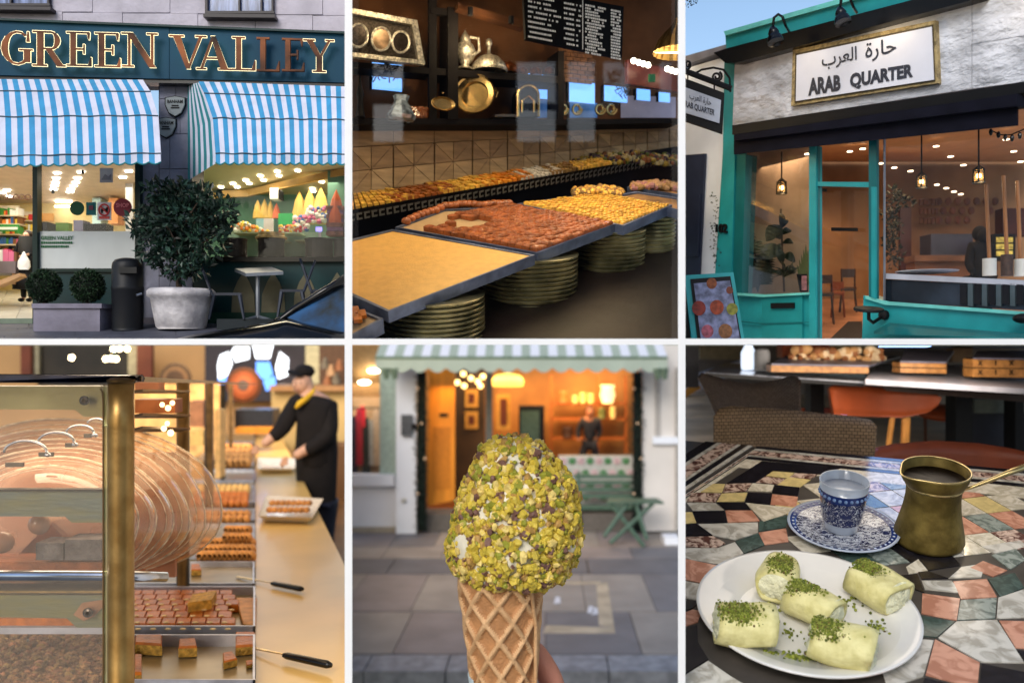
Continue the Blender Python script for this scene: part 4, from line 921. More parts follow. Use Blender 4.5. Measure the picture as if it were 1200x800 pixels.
b = MB(); rd = random.Random(2)
for i in range(60): b.ball(wl.hit(rd.uniform(478, 500), rd.uniform(127, 137), -.5), .05, 6, 4)
b.build('nut_pile', m_bak, label='pile of reddish nuts on the lower shelf', cat='nuts', kind='stuff')
t = T('glass_decanter', 'faceted glass and silver decanter catching blue light', 'decanter', wl.hit(470, 138, -.7)); o = wl.hit(470, 141, -.7); k = o.y / 1000
MB().lathe(o, [(16 * k, 0), (18 * k, .05), (12 * k, 14 * k), (8 * k, 22 * k), (10 * k, 28 * k), (.1 * k, 30 * k)], seg=9).build('body', mat('cut_glass', c(170, 190, 210, .9), rough=.08, metal=.6, var=.7, scale=8), t)
# sky and street reflections, put on the wall as glowing panes
m_refl = glow('reflected_sky_blue', (.16, .42, .95), 1.1); m_refl2 = mat('reflected_building', c(150, 150, 175, .8), emit=.25, var=.3, scale=1)
for q, lab in (((436, 73, 471, 104), 'glowing blue sky reflection behind bare twigs, below the silver picture'), ((608, 85, 649, 113), 'wide glowing blue sky reflection behind the arched casket'), ((667, 95, 697, 119), 'middle glowing blue sky reflection over the far shelf'), ((708, 100, 735, 118), 'fourth glowing blue sky reflection with branches'), ((746, 104, 762, 117), 'narrow glowing blue sky reflection'), ((772, 108, 785, 119), 'last small glowing blue sky reflection by the right edge')):
    t = T('sky_reflection', lab, 'window', wl.hit(q[0], q[3], -.1)); x0, y0, x1, y1 = q
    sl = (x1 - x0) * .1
    slab('pane', m_refl, t, [(x0, y0), (x1, y0 + sl), (x1, y1 + sl), (x0, y1)], wl, .02, -.06)
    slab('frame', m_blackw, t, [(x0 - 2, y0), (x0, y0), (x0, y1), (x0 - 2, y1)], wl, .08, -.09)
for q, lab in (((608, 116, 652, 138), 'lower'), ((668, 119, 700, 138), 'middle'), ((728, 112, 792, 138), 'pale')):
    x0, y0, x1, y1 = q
    slab('street_reflection', m_refl2 if lab == 'pale' else mat('reflected_street_blue', c(70, 120, 190, .8), emit=.35, var=.5, scale=1.3), None, [(x0, y0), (x1, y0 + 2), (x1, y1), (x0, y1)], wl, .02, -.05, label={'lower': 'glowing street reflection directly below the wide blue one', 'middle': 'glowing street reflection below the middle blue one', 'pale': 'long glowing reflection of pale buildings near the right edge'}[lab], cat='window')
# reflected tree twigs over the glowing sky panes
b = MB(); rd = random.Random(12)
for k_ in range(26):
    x, y = rd.uniform(437, 470), rd.uniform(74, 90); a_ = rd.uniform(0, 6.28); pts = []
    for j in range(4): pts.append(wl.hit(min(max(x, 436), 471), y, -.09)); x += 4 * math.cos(a_); y += 3 * math.sin(a_); a_ += rd.uniform(-.8, .8)
    b.tube(pts, .012, 4)
for k_ in range(14):
    x, y = rd.uniform(720, 736), rd.uniform(104, 118); b.tube([wl.hit(x, y, -.09), wl.hit(x + rd.uniform(-5, 5), y - 4, -.09), wl.hit(x + rd.uniform(-7, 7), y - 7, -.09)], .012, 4)
b.build('reflected_twigs', M1['black'], label='bare dark reflected twigs crossing the glowing blue panes', cat='twigs', kind='stuff')
# menu board
t = T('menu_board', 'black hanging menu board with white lettering in two columns', 'menu board', wl.hit(670, 60, -1.6))
q = [(613, -14), (731, 8), (729, 69), (616, 46)]
slab('board', mat('menu_black', c(18, 17, 19, .5), rough=.7, spec=.15), t, q, wl, .08, -1.6)
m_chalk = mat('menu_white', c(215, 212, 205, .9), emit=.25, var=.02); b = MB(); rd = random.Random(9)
def mrow(x0, x1, y, sl):
    x = x0
    while x < x1:
        w_ = rd.uniform(1.0, 2.6)
        if rd.random() > .1: b.slab([(x, y + (x - 616) * sl), (x + w_, y + (x + w_ - 616) * sl), (x + w_, y + 2.1 + (x + w_ - 616) * sl), (x, y + 2.1 + (x - 616) * sl)], wl, .004, -1.61)
        x += w_ + .6
for i in range(9):
    y = -6 + i * 5.9
    if y < 42: mrow(619, 619 + rd.uniform(24, 38), y, .19); mrow(661, 673, y, .19); mrow(675.5, 680, y, .19)
for i in range(17):
    y = -9 + i * 3.45
    mrow(686, 686 + rd.uniform(14, 24), y, .2); mrow(716, 726, y, .2)
b.build('lettering', m_chalk, t, kind='stuff')
slab('divider', m_chalk, t, [(682.6, -2), (683.4, -2), (683.4, 58), (682.6, 58)], wl, .004, -1.61)
# brass pendant, track lights, exit sign, spots
t = T('brass_pendant', 'fluted brass pendant lamp, lit, at the right edge', 'pendant lamp', P(795, 62, 12.5)); k = .0125
prof = [(28 * k, 0), (26 * k, 5 * k), (22 * k, 14 * k), (14 * k, 24 * k), (7 * k, 31 * k), (4 * k, 36 * k), (3 * k, 40 * k)]
b = MB(); o = P(794, 62, 12.5); seg = 40; vs = []; fs = []
for r, h in prof:
    for j in range(seg): a_ = 2 * math.pi * j / seg; rr = r * (1 + .05 * (j % 2)); vs.append(o + Vector((rr * math.cos(a_), rr * math.sin(a_), h)))
for i in range(len(prof) - 1): fs += [(i * seg + j, i * seg + (j + 1) % seg, (i + 1) * seg + (j + 1) % seg, (i + 1) * seg + j) for j in range(seg)]
vs2 = [v for v in vs]
# keep the shade clear of the partition: it is cut where it meets the wall
cut = lambda v: Vector((min(v.x, .1985 * v.y), v.y, v.z))
mk('shade', [cut(v) for v in vs], fs, mat('brass', c(196, 160, 96, 1), rough=.25, metal=1, var=.3), t)
mk('lit_opening', [cut(o + Vector((26.5 * k * math.cos(a_ / 12 * math.pi), 26.5 * k * math.sin(a_ / 12 * math.pi), .0 + .1 * math.sin(a_ / 12 * math.pi)))) for a_ in range(24)], [tuple(range(24))], glow('pendant_glow', (1, .85, .6), 4), t)
MB().tube([cut(o + Vector((-.02, 0, 40 * k))), cut(o + Vector((-.02, 0, 70 * k)))], .02).build('cord', M1['black'], t)
for x, y in ((742.5, 71.5), (748.5, 73.5), (754, 75), (759.5, 76.5), (782, 81), (787, 82.5), (792, 84)):
    MB().ball(wl.hit(x, y, -1.2), .055, 8, 6).build('track_spot', glow('spot_white', (1, .9, .7), 9), label='tiny lit spot in the row of track lights by the exit sign', cat='spotlight', group='track lights by the exit sign')
rect('exit_sign', mat('exit_green', c(40, 110, 70, .9), emit=.15), None, 761, 87, 768, 96, wl, .04, -1.2, label='small green exit sign under the track lights', cat='exit sign')
slab('red_beam', mat('oxblood', c(96, 40, 26, .9), rough=.4, var=.2), None, [(735, 70), (797, 84), (797, 108), (735, 98)], wl, .1, -.9, label='dark red beam below the track lights', cat='beam')
t = T('ceiling_beam', 'dark brown ceiling beam above the silver ware', 'beam', wl.hit(600, 20, -1)); slab('beam', mat('beam_wood', c(84, 50, 26, .8), var=.3), t, [(537, 3), (615, 25), (615, 34), (537, 10)], wl, .2, -.8)
MB().lathe(wl.hit(551, 18, -1), [(.05, 0), (.05, .14)], seg=12).lathe(wl.hit(551, 18.5, -1), [(.045, 0), (.045, .01)], seg=12).build('ceiling_spot', M1['black'], label='small black ceiling spot over the silver teapot', cat='spotlight')
MB().lathe(wl.hit(599, 28, -1), [(.05, 0), (.05, .13)], seg=12).build('ceiling_spot', M1['black'], label='small black ceiling spot beside the menu board', cat='spotlight')
b = MB(); rd = random.Random(6)
t = T('brick_column', 'brown patterned column hanging behind the menu board', 'column', wl.hit(680, 95, -.3))
for i in range(9):
    for j in range(5): x = 652 + j * 8.5 + (i % 2) * 3; y = 50 + i * 5 + (x - 650) * .1; slab('tile', mat('gilt_tile', c(110, 72, 40, .9), rough=.35, metal=.3, var=.4, scale=8), t, [(x, y), (x + 7.8, y + .8), (x + 7.8, y + 5), (x, y + 4.2)], wl, .05, -.3)
lamp('counter_lamp', 'AREA', P(540, 40, 12.8), 75, WARM, 2.2, (R(-15), 0, 0), 1.5)
lamp('counter_lamp_far', 'AREA', P(700, 100, 14.5), 60, WARM, 2.0, (R(-15), 0, 0), 1.5)
lamp('shelf_lamp', 'POINT', wl.hit(560, 30, -1.2), 40, WARM, .1)
lamp('shelf_lamp_left', 'POINT', wl.hit(460, -10, -1.6), 30, WARM, .1)
lamp('shelf_lamp_far', 'POINT', wl.hit(700, 60, -1.3), 26, WARM, .1)
# shop window in front of it all
slab('display_window', glass('window_glass', refl=.8, rough=.0), None, [(409, -60), (798, -60), (798, 401), (409, 401)], F(10.2), .01, label='large clear shop window pane in front of the sweet counter', cat='window pane')
trim(x0=410, x1=797, y1=400.3)
# the house across the street, behind the camera: the window pane mirrors its dark front and the sky in its gaps
t = T('house_opposite', 'dark street house behind the viewer, seen only mirrored in the shop window', 'house', (0, -30, 0))
m_opp = mat('soot_brick', (.035, .033, .036), rough=.9, spec=.05, var=.3, scale=.4)
def opp(x0, y0, x1, y1): 
    a, b_ = (x0 - 600) / 1000 * 50.4, (x1 - 600) / 1000 * 50.4; z0, z1 = CZ + (400 - y1) / 1000 * 50.4, CZ + (400 - y0) / 1000 * 50.4
    MB().box((a, -30, z0), (b_ - a, 0, 0), (0, 0, z1 - z0), (0, -.5, 0)).build('wall', m_opp, t)
for q in ((395, -10, 815, 70), (395, 166, 815, 410), (395, 70, 436, 166), (472, 70, 606, 166), (651, 70, 666, 166), (698, 70, 707, 166), (738, 70, 773, 166), (791, 70, 815, 166), (436, 104, 472, 120), (606, 121, 651, 127), (666, 122, 698, 128), (707, 118, 738, 166), (773, 121, 791, 166)): opp(*q)
b = MB(); rd = random.Random(31)
for i in range(60):
    x, y = rd.choice(((455, 80), (720, 108), (455, 95))); x += rd.gauss(0, 10); y += rd.gauss(0, 8); p = []
    for j in range(4): p.append(Vector(((x - 600) / 1000 * 50, -28, CZ + (400 - y) / 1000 * 50))); x += rd.uniform(-6, 6); y -= rd.uniform(-1, 5)
    b.tube(p, .06, 4)
b.build('bare_tree', m_opp, label='bare street tree behind the viewer, mirrored in the shop window', cat='tree', kind='stuff')
for _o in bpy.data.objects: DONE.add(_o.name)
# ================================================================== 3: the corner cafe front
c3 = Pl(Vector((6.54, 10.9, 0)), (1, .586, 0))
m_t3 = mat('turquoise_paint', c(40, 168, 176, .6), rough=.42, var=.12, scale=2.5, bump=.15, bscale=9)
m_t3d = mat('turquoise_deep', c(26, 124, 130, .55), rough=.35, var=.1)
m_wht = mat('white_render', c(225, 232, 244, .95), rough=.8, var=.06, scale=1.5)
m_st3 = mat('split_stone', c(200, 204, 214, .9), rough=.85, var=.2, scale=1.6, bump=3.0, bscale=2.6, stretch=(1, 1, 1.8))
m_navy = mat('navy_canvas', c(28, 29, 44, .5), rough=.85, spec=.1, var=.2)
# neighbour
t = T('white_house', 'white rendered house with a dark door at the left of the turquoise cafe', 'house', c3.hit(820, 395, .3))
slab('wall', m_wht, t, [(799, 82), (852, 66), (852, 160), (846, 330), (846, 402), (799, 402)], c3, .4, .25)
slab('coping', mat('lead_grey', c(130, 130, 140, .8)), t, [(799, 67), (852, 52), (852, 58), (799, 78)], c3, .5, .1)
slab('door', mat('dark_blue_door', c(44, 52, 76, .8), rough=.4, var=.15), t, [(799, 182), (826, 180), (819, 324), (799, 324)], c3, .05, .18)
slab('door_panel', MATS['dark_blue_door'], t, [(803, 228), (820, 227), (817, 300), (803, 300)], c3, .04, .13)
slab('step', mat('door_step_dark', c(36, 36, 44, .8)), t, [(799, 324), (819, 324), (818, 402), (799, 402)], c3, .2, .1)
# main front
t = T('cafe_shopfront', 'turquoise painted cafe front with split stone fascia', 'shopfront', c3.hit(1000, 397))
slab('pilaster', m_t3, t, [(849, 60), (860, 57), (862, 150), (857, 322), (857, 402), (834, 402), (838, 320), (847, 180)], c3, .3, -.02)
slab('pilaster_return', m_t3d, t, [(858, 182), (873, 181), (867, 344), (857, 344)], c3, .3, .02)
slab('parapet', m_t3, t, [(850, 41), (1150, -42), (1150, -18), (851, 58)], c3, .3, .0)
slab('parapet_cap', mat('turquoise_light', c(110, 205, 200, .75), rough=.5), t, [(848, 37), (1150, -48), (1150, -42), (850, 42)], c3, .4, -.06)
slab('gutter', M1['gloss'], t, [(836, 62), (851, 57), (1150, -21), (1150, -3), (1130, 3), (862, 74), (850, 74)], c3, .3, -.25)
slab('stone_backing', M1['mortar'], t, [(860, 73), (1206, -18), (1206, 97), (858, 148)], c3, .2, .03)
for q in (((861, 73), (1138.6, -1), (1138.6, 52), (1138.6, 104), (858.5, 147)), ((1139.4, -2), (1206, -19), (1206, 41), (1139.4, 51.6)), ((1139.4, 52.2), (1206, 41.6), (1206, 95), (1139.4, 104))):
    slab('stone_block', m_st3, t, q, c3, .12, -.06)
# roller awning
t2 = T('folded_awning', 'dark navy roller awning folded under the stone fascia', 'awning', c3.hit(1000, 160))
slab('cassette', M1['black'], t2, [(858, 147), (1206, 95), (1206, 108), (858, 158)], c3, .3, -.32)
slab('roll', m_navy, t2, [(860, 158), (1192, 110), (1192, 124), (860, 165)], c3, .25, -.4)
slab('valance', m_navy, t2, [(860, 165), (1192, 124), (1192, 147), (860, 181)], c3, .03, -.3)
# sign
t2 = T('name_board', 'white name board with Arabic and English lettering in a gold frame', 'shop sign', c3.hit(1012, 124))
slab('frame', mat('gilt_frame', c(176, 156, 110, .75), rough=.4, var=.4, scale=12, bump=.6), t2, [(929, 59), (1096, 24), (1099, 97.5), (927, 124.5)], c3, .1, -.14)
slab('inner_line', mat('dark_gilt', c(80, 70, 50, .7)), t2, [(932, 63), (1093, 29), (1095.5, 95), (931, 120.5)], c3, .02, -.155)
slab('panel', mat('sign_face', c(222, 226, 240, .85), rough=.5, var=.03), t2, [(933.5, 65), (1091.5, 31.5), (1094, 93.6), (932.5, 118.6)], c3, .02, -.17)
m_ink = mat('sign_ink', c(52, 56, 70, .8), rough=.5, var=.1)
text('lettering', 'ARAB', [(947, 92), (985, 87.5), (985, 106), (947, 112.5)], c3, m_ink, t2, -.18, bold=.05)
text('lettering', 'QUARTER', [(996, 86.3), (1070, 74.5), (1070, 93), (996, 106)], c3, m_ink, t2, -.18, bold=.05)
text('arabic_lettering', '\uFE8F\uFEAE\uFECC\uFEDF\uFE8D', [(963, 62), (1004, 54), (1004, 75), (963, 83)], c3, m_ink, t2, -.18, bold=.01)
text('arabic_lettering', '\uFE93\uFEAD\uFE8E\uFEA3', [(1014, 50), (1050, 44), (1050, 66), (1014, 74)], c3, m_ink, t2, -.18, bold=.01)
# gooseneck lamps
def goose(x, y, lab):
    t = T('swan_neck_lamp', lab, 'lamp', c3.hit(x, y + 12, -.9)); d = -.75
    o = c3.hit(x, y + 11, d); k = o.y / 1000
    MB().lathe(o, [(9.5 * k, 0), (9.5 * k, 3 * k), (8 * k, 8 * k), (5.5 * k, 11 * k), (6.5 * k, 13 * k), (5 * k, 17 * k), (3 * k, 21 * k), (.01, 22 * k)], (-.1, .3, 1), 20).build('shade', M1['gloss'], t, smooth=True)
    pts = [c3.hit(x - 3, y - 9, d), c3.hit(x - 2, y - 18, d), c3.hit(x + 3, y - 22, -.7), c3.hit(x + 8, y - 19, -.6), c3.hit(x + 12, y - 8, -.4), c3.hit(x + 16, y - 1, -.1)]
    MB().tube(pts, .022, 6).build('arm', M1['gloss'], t)
goose(909, 39, 'dark swan neck lamp over the left end of the stone fascia')
goose(988, 16, 'dark swan neck lamp above the name board')
for x, y, e in ((1020, 26, 8), (1180, -16, 6), (930, 58, 3)): lamp('fascia_lamp', 'POINT', c3.hit(x, y, -.6), e, WARM, .12)
# projecting sign
t2 = T('hanging_sign', 'black framed hanging sign with small lettering at the left corner', 'hanging sign', P(825, 156, 13.6)); hp = Pl(P(825, 120, 13.6), (.25, 1, 0))
slab('board', M1['black'], t2, [(799, 90.5), (849, 109), (846.5, 156), (799, 140)], hp, .1)
slab('panel', mat('hs_panel', c(180, 188, 205, .8), rough=.4), t2, [(799, 101), (845, 117.5), (843, 144.5), (799, 131)], hp, .02, -.03)
text('lettering', 'ARAB QUARTER', [(799, 116.5), (838, 129), (837, 137), (799, 125.5)], hp, m_ink, t2, -.04, bold=.03)
text('arabic_lettering', '\uFE8F\uFEAE\uFECC\uFEDF\uFE8D \uFE93\uFEAD\uFE8E\uFEA3', [(808, 108), (834, 116.5), (833, 126), (808, 117.5)], hp, m_ink, t2, -.04, bold=.01)
b = MB().tube([hp.hit(799, 82), hp.hit(857, 104)], .045, 6)
for x0, y0, s_ in ((840, 90, 1), (806, 76, -.7)):
    b.tube([hp.hit(x0 + s_ * (6 - a_ / 130) * math.cos(R(a_)), y0 + (6 - a_ / 130) * math.sin(R(a_))) for a_ in range(-60, 600, 30)], .018, 5)
b.tube([hp.hit(812, 88), hp.hit(822, 82), hp.hit(836, 79.5), hp.hit(848, 82), hp.hit(855, 92), hp.hit(856, 108)], .018, 5).tube([hp.hit(806, 85), hp.hit(806, 93)], .012, 4).tube([hp.hit(837, 96), hp.hit(837, 105)], .012, 4)
b.build('scroll_bracket', M1['black'], t2)
text('house_number', '102', [(838.5, 262.5), (851.5, 262), (851.5, 273), (838, 272.5)], c3, M1['black'], t, -.06, th=.03, bold=.03)
# creeper
vs, fs = [], []; rd = random.Random(3)
for i in range(13):
    x = 838 + rd.uniform(-3, 2.5); y = 230 + i * 6.6; v, f = leaves(c3.hit(x, y, -.1), (.05, .05, .06), 7, .055, i, .2); o = len(vs); vs += v; fs += [tuple(a + o for a in q) for q in f]
mk('creeper', vs, fs, m_bay, None, label='thin dark creeper climbing beside the house number', cat='creeper', kind='stuff')
# left bay
gl3 = glass('cafe_glass', refl=.45)
def q3(name, m, pts, th, off=0, par=None): return slab(name, m, par or t, pts, c3, th, off)
q3('window_pane', gl3, [(872, 181), (948, 172), (948, 343), (868, 344)], .01, .05)
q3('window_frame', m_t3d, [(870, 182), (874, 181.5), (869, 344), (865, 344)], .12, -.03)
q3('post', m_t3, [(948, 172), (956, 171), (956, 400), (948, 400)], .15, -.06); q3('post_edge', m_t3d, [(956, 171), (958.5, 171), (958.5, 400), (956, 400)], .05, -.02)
q3('bay_panel', m_t3, [(866, 345), (893, 347), (893, 402), (862, 402)], .25, .02); q3('bay_panel', mat('turquoise_mid', c(36, 156, 162, .6), rough=.35, var=.06), [(893, 347), (940, 344), (940, 402), (893, 402)], .25, -.03)
q3('bay_panel', m_t3, [(940, 344), (948, 345), (948, 402), (940, 402)], .25, .02)
q3('bay_ledge', mat('turquoise_light', (0, 0, 0)), [(864, 343), (893, 345), (948, 342.5), (948, 345), (893, 348), (864, 346)], .3, -.08)
q3('bay_groove', m_t3d, [(862, 375), (893, 378.6), (948, 377), (948, 378), (893, 380), (862, 376.6)], .02, -.05)
q3('letter_slot', M1['black'], [(903, 355), (930, 354.6), (930, 361), (903, 361.4)], .03, -.07)
q3('transom', m_t3, [(956, 213), (1022, 213.4), (1022, 219.4), (956, 218)], .1, -.03)
q3('door_jamb', m_t3d, [(1018, 164), (1027, 163), (1027, 350), (1018, 348)], .06, -.05); q3('door_jamb', m_t3, [(1021, 219), (1026, 219), (1026, 350), (1021, 348)], .04, -.08)
q3('door_pane', gl3, [(958, 219), (1018, 219), (1018, 362), (958, 362)], .01, .4)
q3('door_pull', M1['black'], [(974, 266.5), (1004, 267), (1004, 271), (974, 270.6)], .03, .3); q3('door_latch', M1['black'], [(957, 221), (968, 221), (968, 224.5), (957, 224.5)], .03, .3)
q3('shop_pane', gl3, [(1036, 160), (1206, 146), (1206, 328), (1036, 320)], .01, .06)
q3('pane_edge', mat('steel_bead', c(150, 150, 160, .8), rough=.3, metal=.6), [(1035, 160), (1036.4, 160), (1036.4, 352), (1035, 351.6)], .03, .02)
# serving counter under the glass
t2 = T('marble_counter', 'pale marble serving counter behind the cafe window', 'counter', c3.hit(1110, 355))
slab('marble_top', mat('marble_edge', c(180, 184, 198, .8), rough=.25, var=.12), t2, [(1036, 320), (1206, 328.5), (1206, 335), (1036, 326.5)], c3, 1.0, .08)
slab('glass_front', mat('dark_counter_glass', c(38, 46, 58, .9), rough=.08, var=.5, scale=1.5), t2, [(1037, 327), (1206, 335), (1206, 364), (1037, 353)], c3, .1, .12)
for i in range(6):
    x = 1125 + i * 16.5 
    if x + 8 > 1206: break
    slab('dark_jar_bay', mat('bay_dark', c(16, 16, 22, .8), rough=.15), t2, [(x, 333), (x + 8, 333.5), (x + 8, 357), (x, 356)], c3, .03, .07); slab('bay_divider', mat('bay_frame', c(70, 84, 92, .8)), t2, [(x + 9, 332), (x + 15, 332.5), (x + 15, 359), (x + 9, 358)], c3, .03, .08)
slab('base_wall', m_t3, t, [(1012, 346), (1037, 354), (1206, 367), (1206, 402), (1010, 402)], c3, .4, -.0)
slab('base_ledge', MATS['turquoise_light'], t, [(1014, 346.5), (1037, 353), (1206, 365.5), (1206, 369.5), (1037, 357), (1014, 350)], c3, .1, -.06)
t2 = T('wall_bench', 'dark turquoise bench board fixed along the cafe wall', 'bench', c3.hit(1120, 395, -.5))
MB().prism([c3.hit(1024, 388, -.15), c3.hit(1206, 396, -.15) + Vector((0, 0, .05)), c3.hit(1206, 392, -.85), c3.hit(1042, 378, -.12)], (0, 0, -.04)).build('board', m_t3d, t2)
t2 = T('wall_stool', 'small dark round table on a wall bracket by the cafe door', 'wall table', c3.hit(1030, 385, -.3)); o = c3.hit(1018, 364, -.5)
MB().lathe(o, [(.2, 0), (.21, .02), (.2, .04)], (0, -.2, 1), 24).build('top', M1['black'], t2); MB().tube([o, o + Vector((0, 0, -.12)), c3.hit(1023, 378, -.3), c3.hit(1034, 371, -.02)], .025).build('arm', M1['black'], t2); MB().lathe(c3.hit(1037, 369, -.03), [(.075, 0), (.07, -.06), (.02, -.08)], (c3.n), 16).build('wall_fixing', M1['black'], t2)
MB().ball(c3.hit(1200, 373, -.2), .13, 14, 8, sz=.5).build('wall_fitting', M1['black'], label='dark rounded fitting on the turquoise wall at the right edge', cat='fitting')
# sandwich board
t2 = T('menu_a_board', 'turquoise framed pavement menu screen with food photographs', 'pavement sign', P(840, 400, 13)); ap = Pl(P(840, 360, 13), (.1, 1, -.1))
slab('frame', m_t3, t2, [(802, 322.5), (859.5, 319), (873, 402), (811, 402)], ap, .1)
slab('screen_bezel', M1['black'], t2, [(809, 327), (856, 323.5), (869.5, 402), (818, 402)], ap, .02, -.03)
slab('screen', mat('screen_pale', c(112, 118, 150, .7), var=.5, scale=9, emit=.08), t2, [(813, 332), (855.5, 328.5), (868, 402), (822, 402)], ap, .02, -.045)
slab('backboard', M1['black'], t2, [(799, 330), (804, 332), (813, 402), (799, 402)], ap, .03, .12)
for x, y, r_, cc_ in ((834, 332, 6, (150, 80, 40)), (819, 361, 8, (140, 50, 40)), (840, 360, 8, (165, 70, 40)), (858, 362, 6.5, (150, 150, 60)), (829, 388, 7, (190, 100, 120)), (850, 388, 8, (150, 100, 60)), (855, 340, 4, (120, 60, 40))):
    MB().lathe(ap.hit(x, y, -.05), [(r_ * .013, 0), (r_ * .013, -.004)], ap.n, 14, sy=1.1).build('dish_photo', mat('dish_%d_%d' % (x, y), c(*cc_, .45), var=.4, scale=14, emit=.1), t2)
# interior
m_w3 = mat('cafe_wall_warm', c(186, 134, 90, .62), rough=.7, var=.3, scale=.6, col2=c(200, 150, 104, .62))
rect('cafe_back_wall', m_w3, None, 860, 150, 1215, 402, F(19.5), .1, kind='structure')
MB().prism([P(862, 176, 15.6), P(948, 160, 13.9), P(1210, 100, 11.2), P(1214, 190, 19.4), P(856, 190, 19.4)], (0, 0, .05)).build('cafe_ceiling', mat('cafe_ceiling', c(200, 140, 88, .7), var=.08), kind='structure')
MB().prism([P(866, 402, 15.3), P(1210, 500, 11.6), P(1214, 350, 19.4), P(862, 350, 19.4)], (0, 0, -.05)).build('cafe_floor', mat('cafe_floor', c(176, 124, 92, .8), rough=.35, var=.2), kind='structure')
slab('cafe_side_wall', mat('bay_wall_grey', c(200, 172, 146, .75), var=.1), None, [(862, 170), (952, 160), (952, 402), (858, 402)], c3, .1, 1.5, kind='structure')
MB().prism([P(968, 402, 15.5), P(1012, 402, 15.2), P(1010, 377, 16.8), P(994, 377, 16.8)], (0, 0, .01)).build('door_mat', mat('black_mat', c(28, 26, 30, .8)), label='black mat inside the cafe doorway', cat='mat')
spots = [(996, 178), (1011, 175), (1033, 192), (1048, 197), (1067, 201), (1097, 172), (1114, 184), (1129, 194), (1098, 217), (1109, 221), (1118, 225), (1126, 228), (1179, 164), (1188, 178), (1196, 190), (942, 213), (946, 181)]
for x, y in spots:
    Y = 14.6 + max(0, (y - 165)) / 60 * 3.5
    MB().lathe(P(x, y, Y), [(.05, 0), (.05, .012)], seg=10).build('downlight', glow('warm_spot', (1, .76, .5), 5), label='round recessed downlight glowing in the cafe ceiling', cat='downlight', group='downlights in the cafe ceiling')
lamp('cafe_lamps', 'AREA', P(1090, 195, 16.4), 78, (1, .66, .36), 3.0, (0, 0, 0), 2)
lamp('cafe_lamps_bay', 'AREA', P(925, 190, 16.2), 16, (1, .7, .42), 1.0, (0, 0, 0))
lamp('cafe_lamps_door', 'AREA', P(985, 200, 17.4), 20, (1, .66, .38), 1.2, (0, 0, 0))
def lantern(lab, x, y, s_, Y, ytop):
    t = T('glass_lantern', lab, 'pendant lamp', P(x, y + s_, Y), 'caged pendant lanterns in the cafe'); k = Y / 1000
    MB().tube([P(x, ytop, Y), P(x, y - s_, Y)], .014, 5).build('cord', M1['black'], t)
    b = MB()
    for i in range(6):
        a_ = i * math.pi / 3; d = Vector((math.cos(a_), math.sin(a_), 0)) * s_ * .55 * k
        b.tube([P(x, y - s_, Y), P(x, y - s_ * .55, Y) + d, P(x, y + s_ * .8, Y) + d * 1.1], .012, 4)
    for h in (-.55, .8): b.tube([P(x, y + s_ * h, Y) + Vector((math.cos(a_ / 6 * math.pi), math.sin(a_ / 6 * math.pi), 0)) * s_ * (.55 if h < 0 else .6) * k for a_ in range(12)], .012, 4, closed=True)
    b.build('cage', M1['black'], t); MB().lathe(P(x, y + s_ * .8, Y), [(s_ * .55 * k, 0), (s_ * .52 * k, s_ * 1.35 * k)], seg=12).build('glass_shade', glass('seeded_glass', (1, .93, .8), 1, body=.12, bodycol=(1, .8, .5)), t)
    MB().ball(P(x, y + 1, Y), s_ * .25 * k, 10, 8).build('bulb', glow('filament', (1, .62, .25), 22), t)
    lamp('bulb_light', 'POINT', P(x, y + 1, Y) + Vector((0, -.1, -.15)), 4, WARM, .05)
lantern('caged pendant lantern hanging in the left bay above the plants', 916, 219, 10, 15.6, 178)
lantern('caged pendant lantern left of the wooden poles', 1080, 212, 10, 14.4, 158)
lantern('caged pendant lantern directly above the white pots', 1147, 205, 11, 13.4, 150)
# bay plants
m_pd = mat('house_plant', c(30, 44, 32, .6), rough=.4, var=.4, scale=4, island=.3)
def leafshape(b, p0, p1, w_, bend=.1, n=6):
    d = p1 - p0; s_ = d.cross(Vector((0, 1, 0)))
    if s_.length < 1e-4: s_ = Vector((1, 0, 0))
    s_.normalize(); vs = []; 
    for i in range(n + 1):
        u = i / n; c_ = p0.lerp(p1, u) + Vector((0, -bend * math.sin(u * math.pi), -bend * u * u)); ww = w_ * math.sin(math.pi * min(.98, u * .95 + .03)) ** .8
        vs += [c_ - s_ * ww, c_ + Vector((0, .01, 0)), c_ + s_ * ww]
    b.add(vs, [(i * 3 + j, i * 3 + j + 1, i * 3 + j + 4, i * 3 + j + 3) for i in range(n) for j in (0, 1)])
t2 = T('rubber_plant', 'tall rubber plant with broad leaves behind the bay window', 'plant', P(917, 342, 15.6))
b = MB().tube([P(919, 342, 15.6), P(917, 300, 15.6), P(915, 245, 15.6)], .02, 6); b.build('stem', MATS['bark'], t2)
for (x0, y0, x1, y1, w_) in ((915, 268, 914, 243, .06), (915, 280, 900, 258, .12), (916, 275, 926, 262, .07), (905, 268, 898, 276, .12), (917, 285, 930, 278, .06), (917, 292, 903, 290, .1), (918, 300, 932, 300, .09), (914, 300, 890, 283, .13), (913, 298, 886, 296, .09), (917, 310, 908, 285, .08), (918, 318, 934, 310, .08), (915, 268, 922, 250, .05), (903, 280, 912, 262, .11)):
    b = MB(); leafshape(b, P(x0, y0, 15.55), P(x1, y1, 15.5), w_); b.build('leaf', m_pd, t2)
t2 = T('palm_plant', 'feathery palm frond plant at the left of the bay window', 'plant', P(880, 342, 15.8)); 
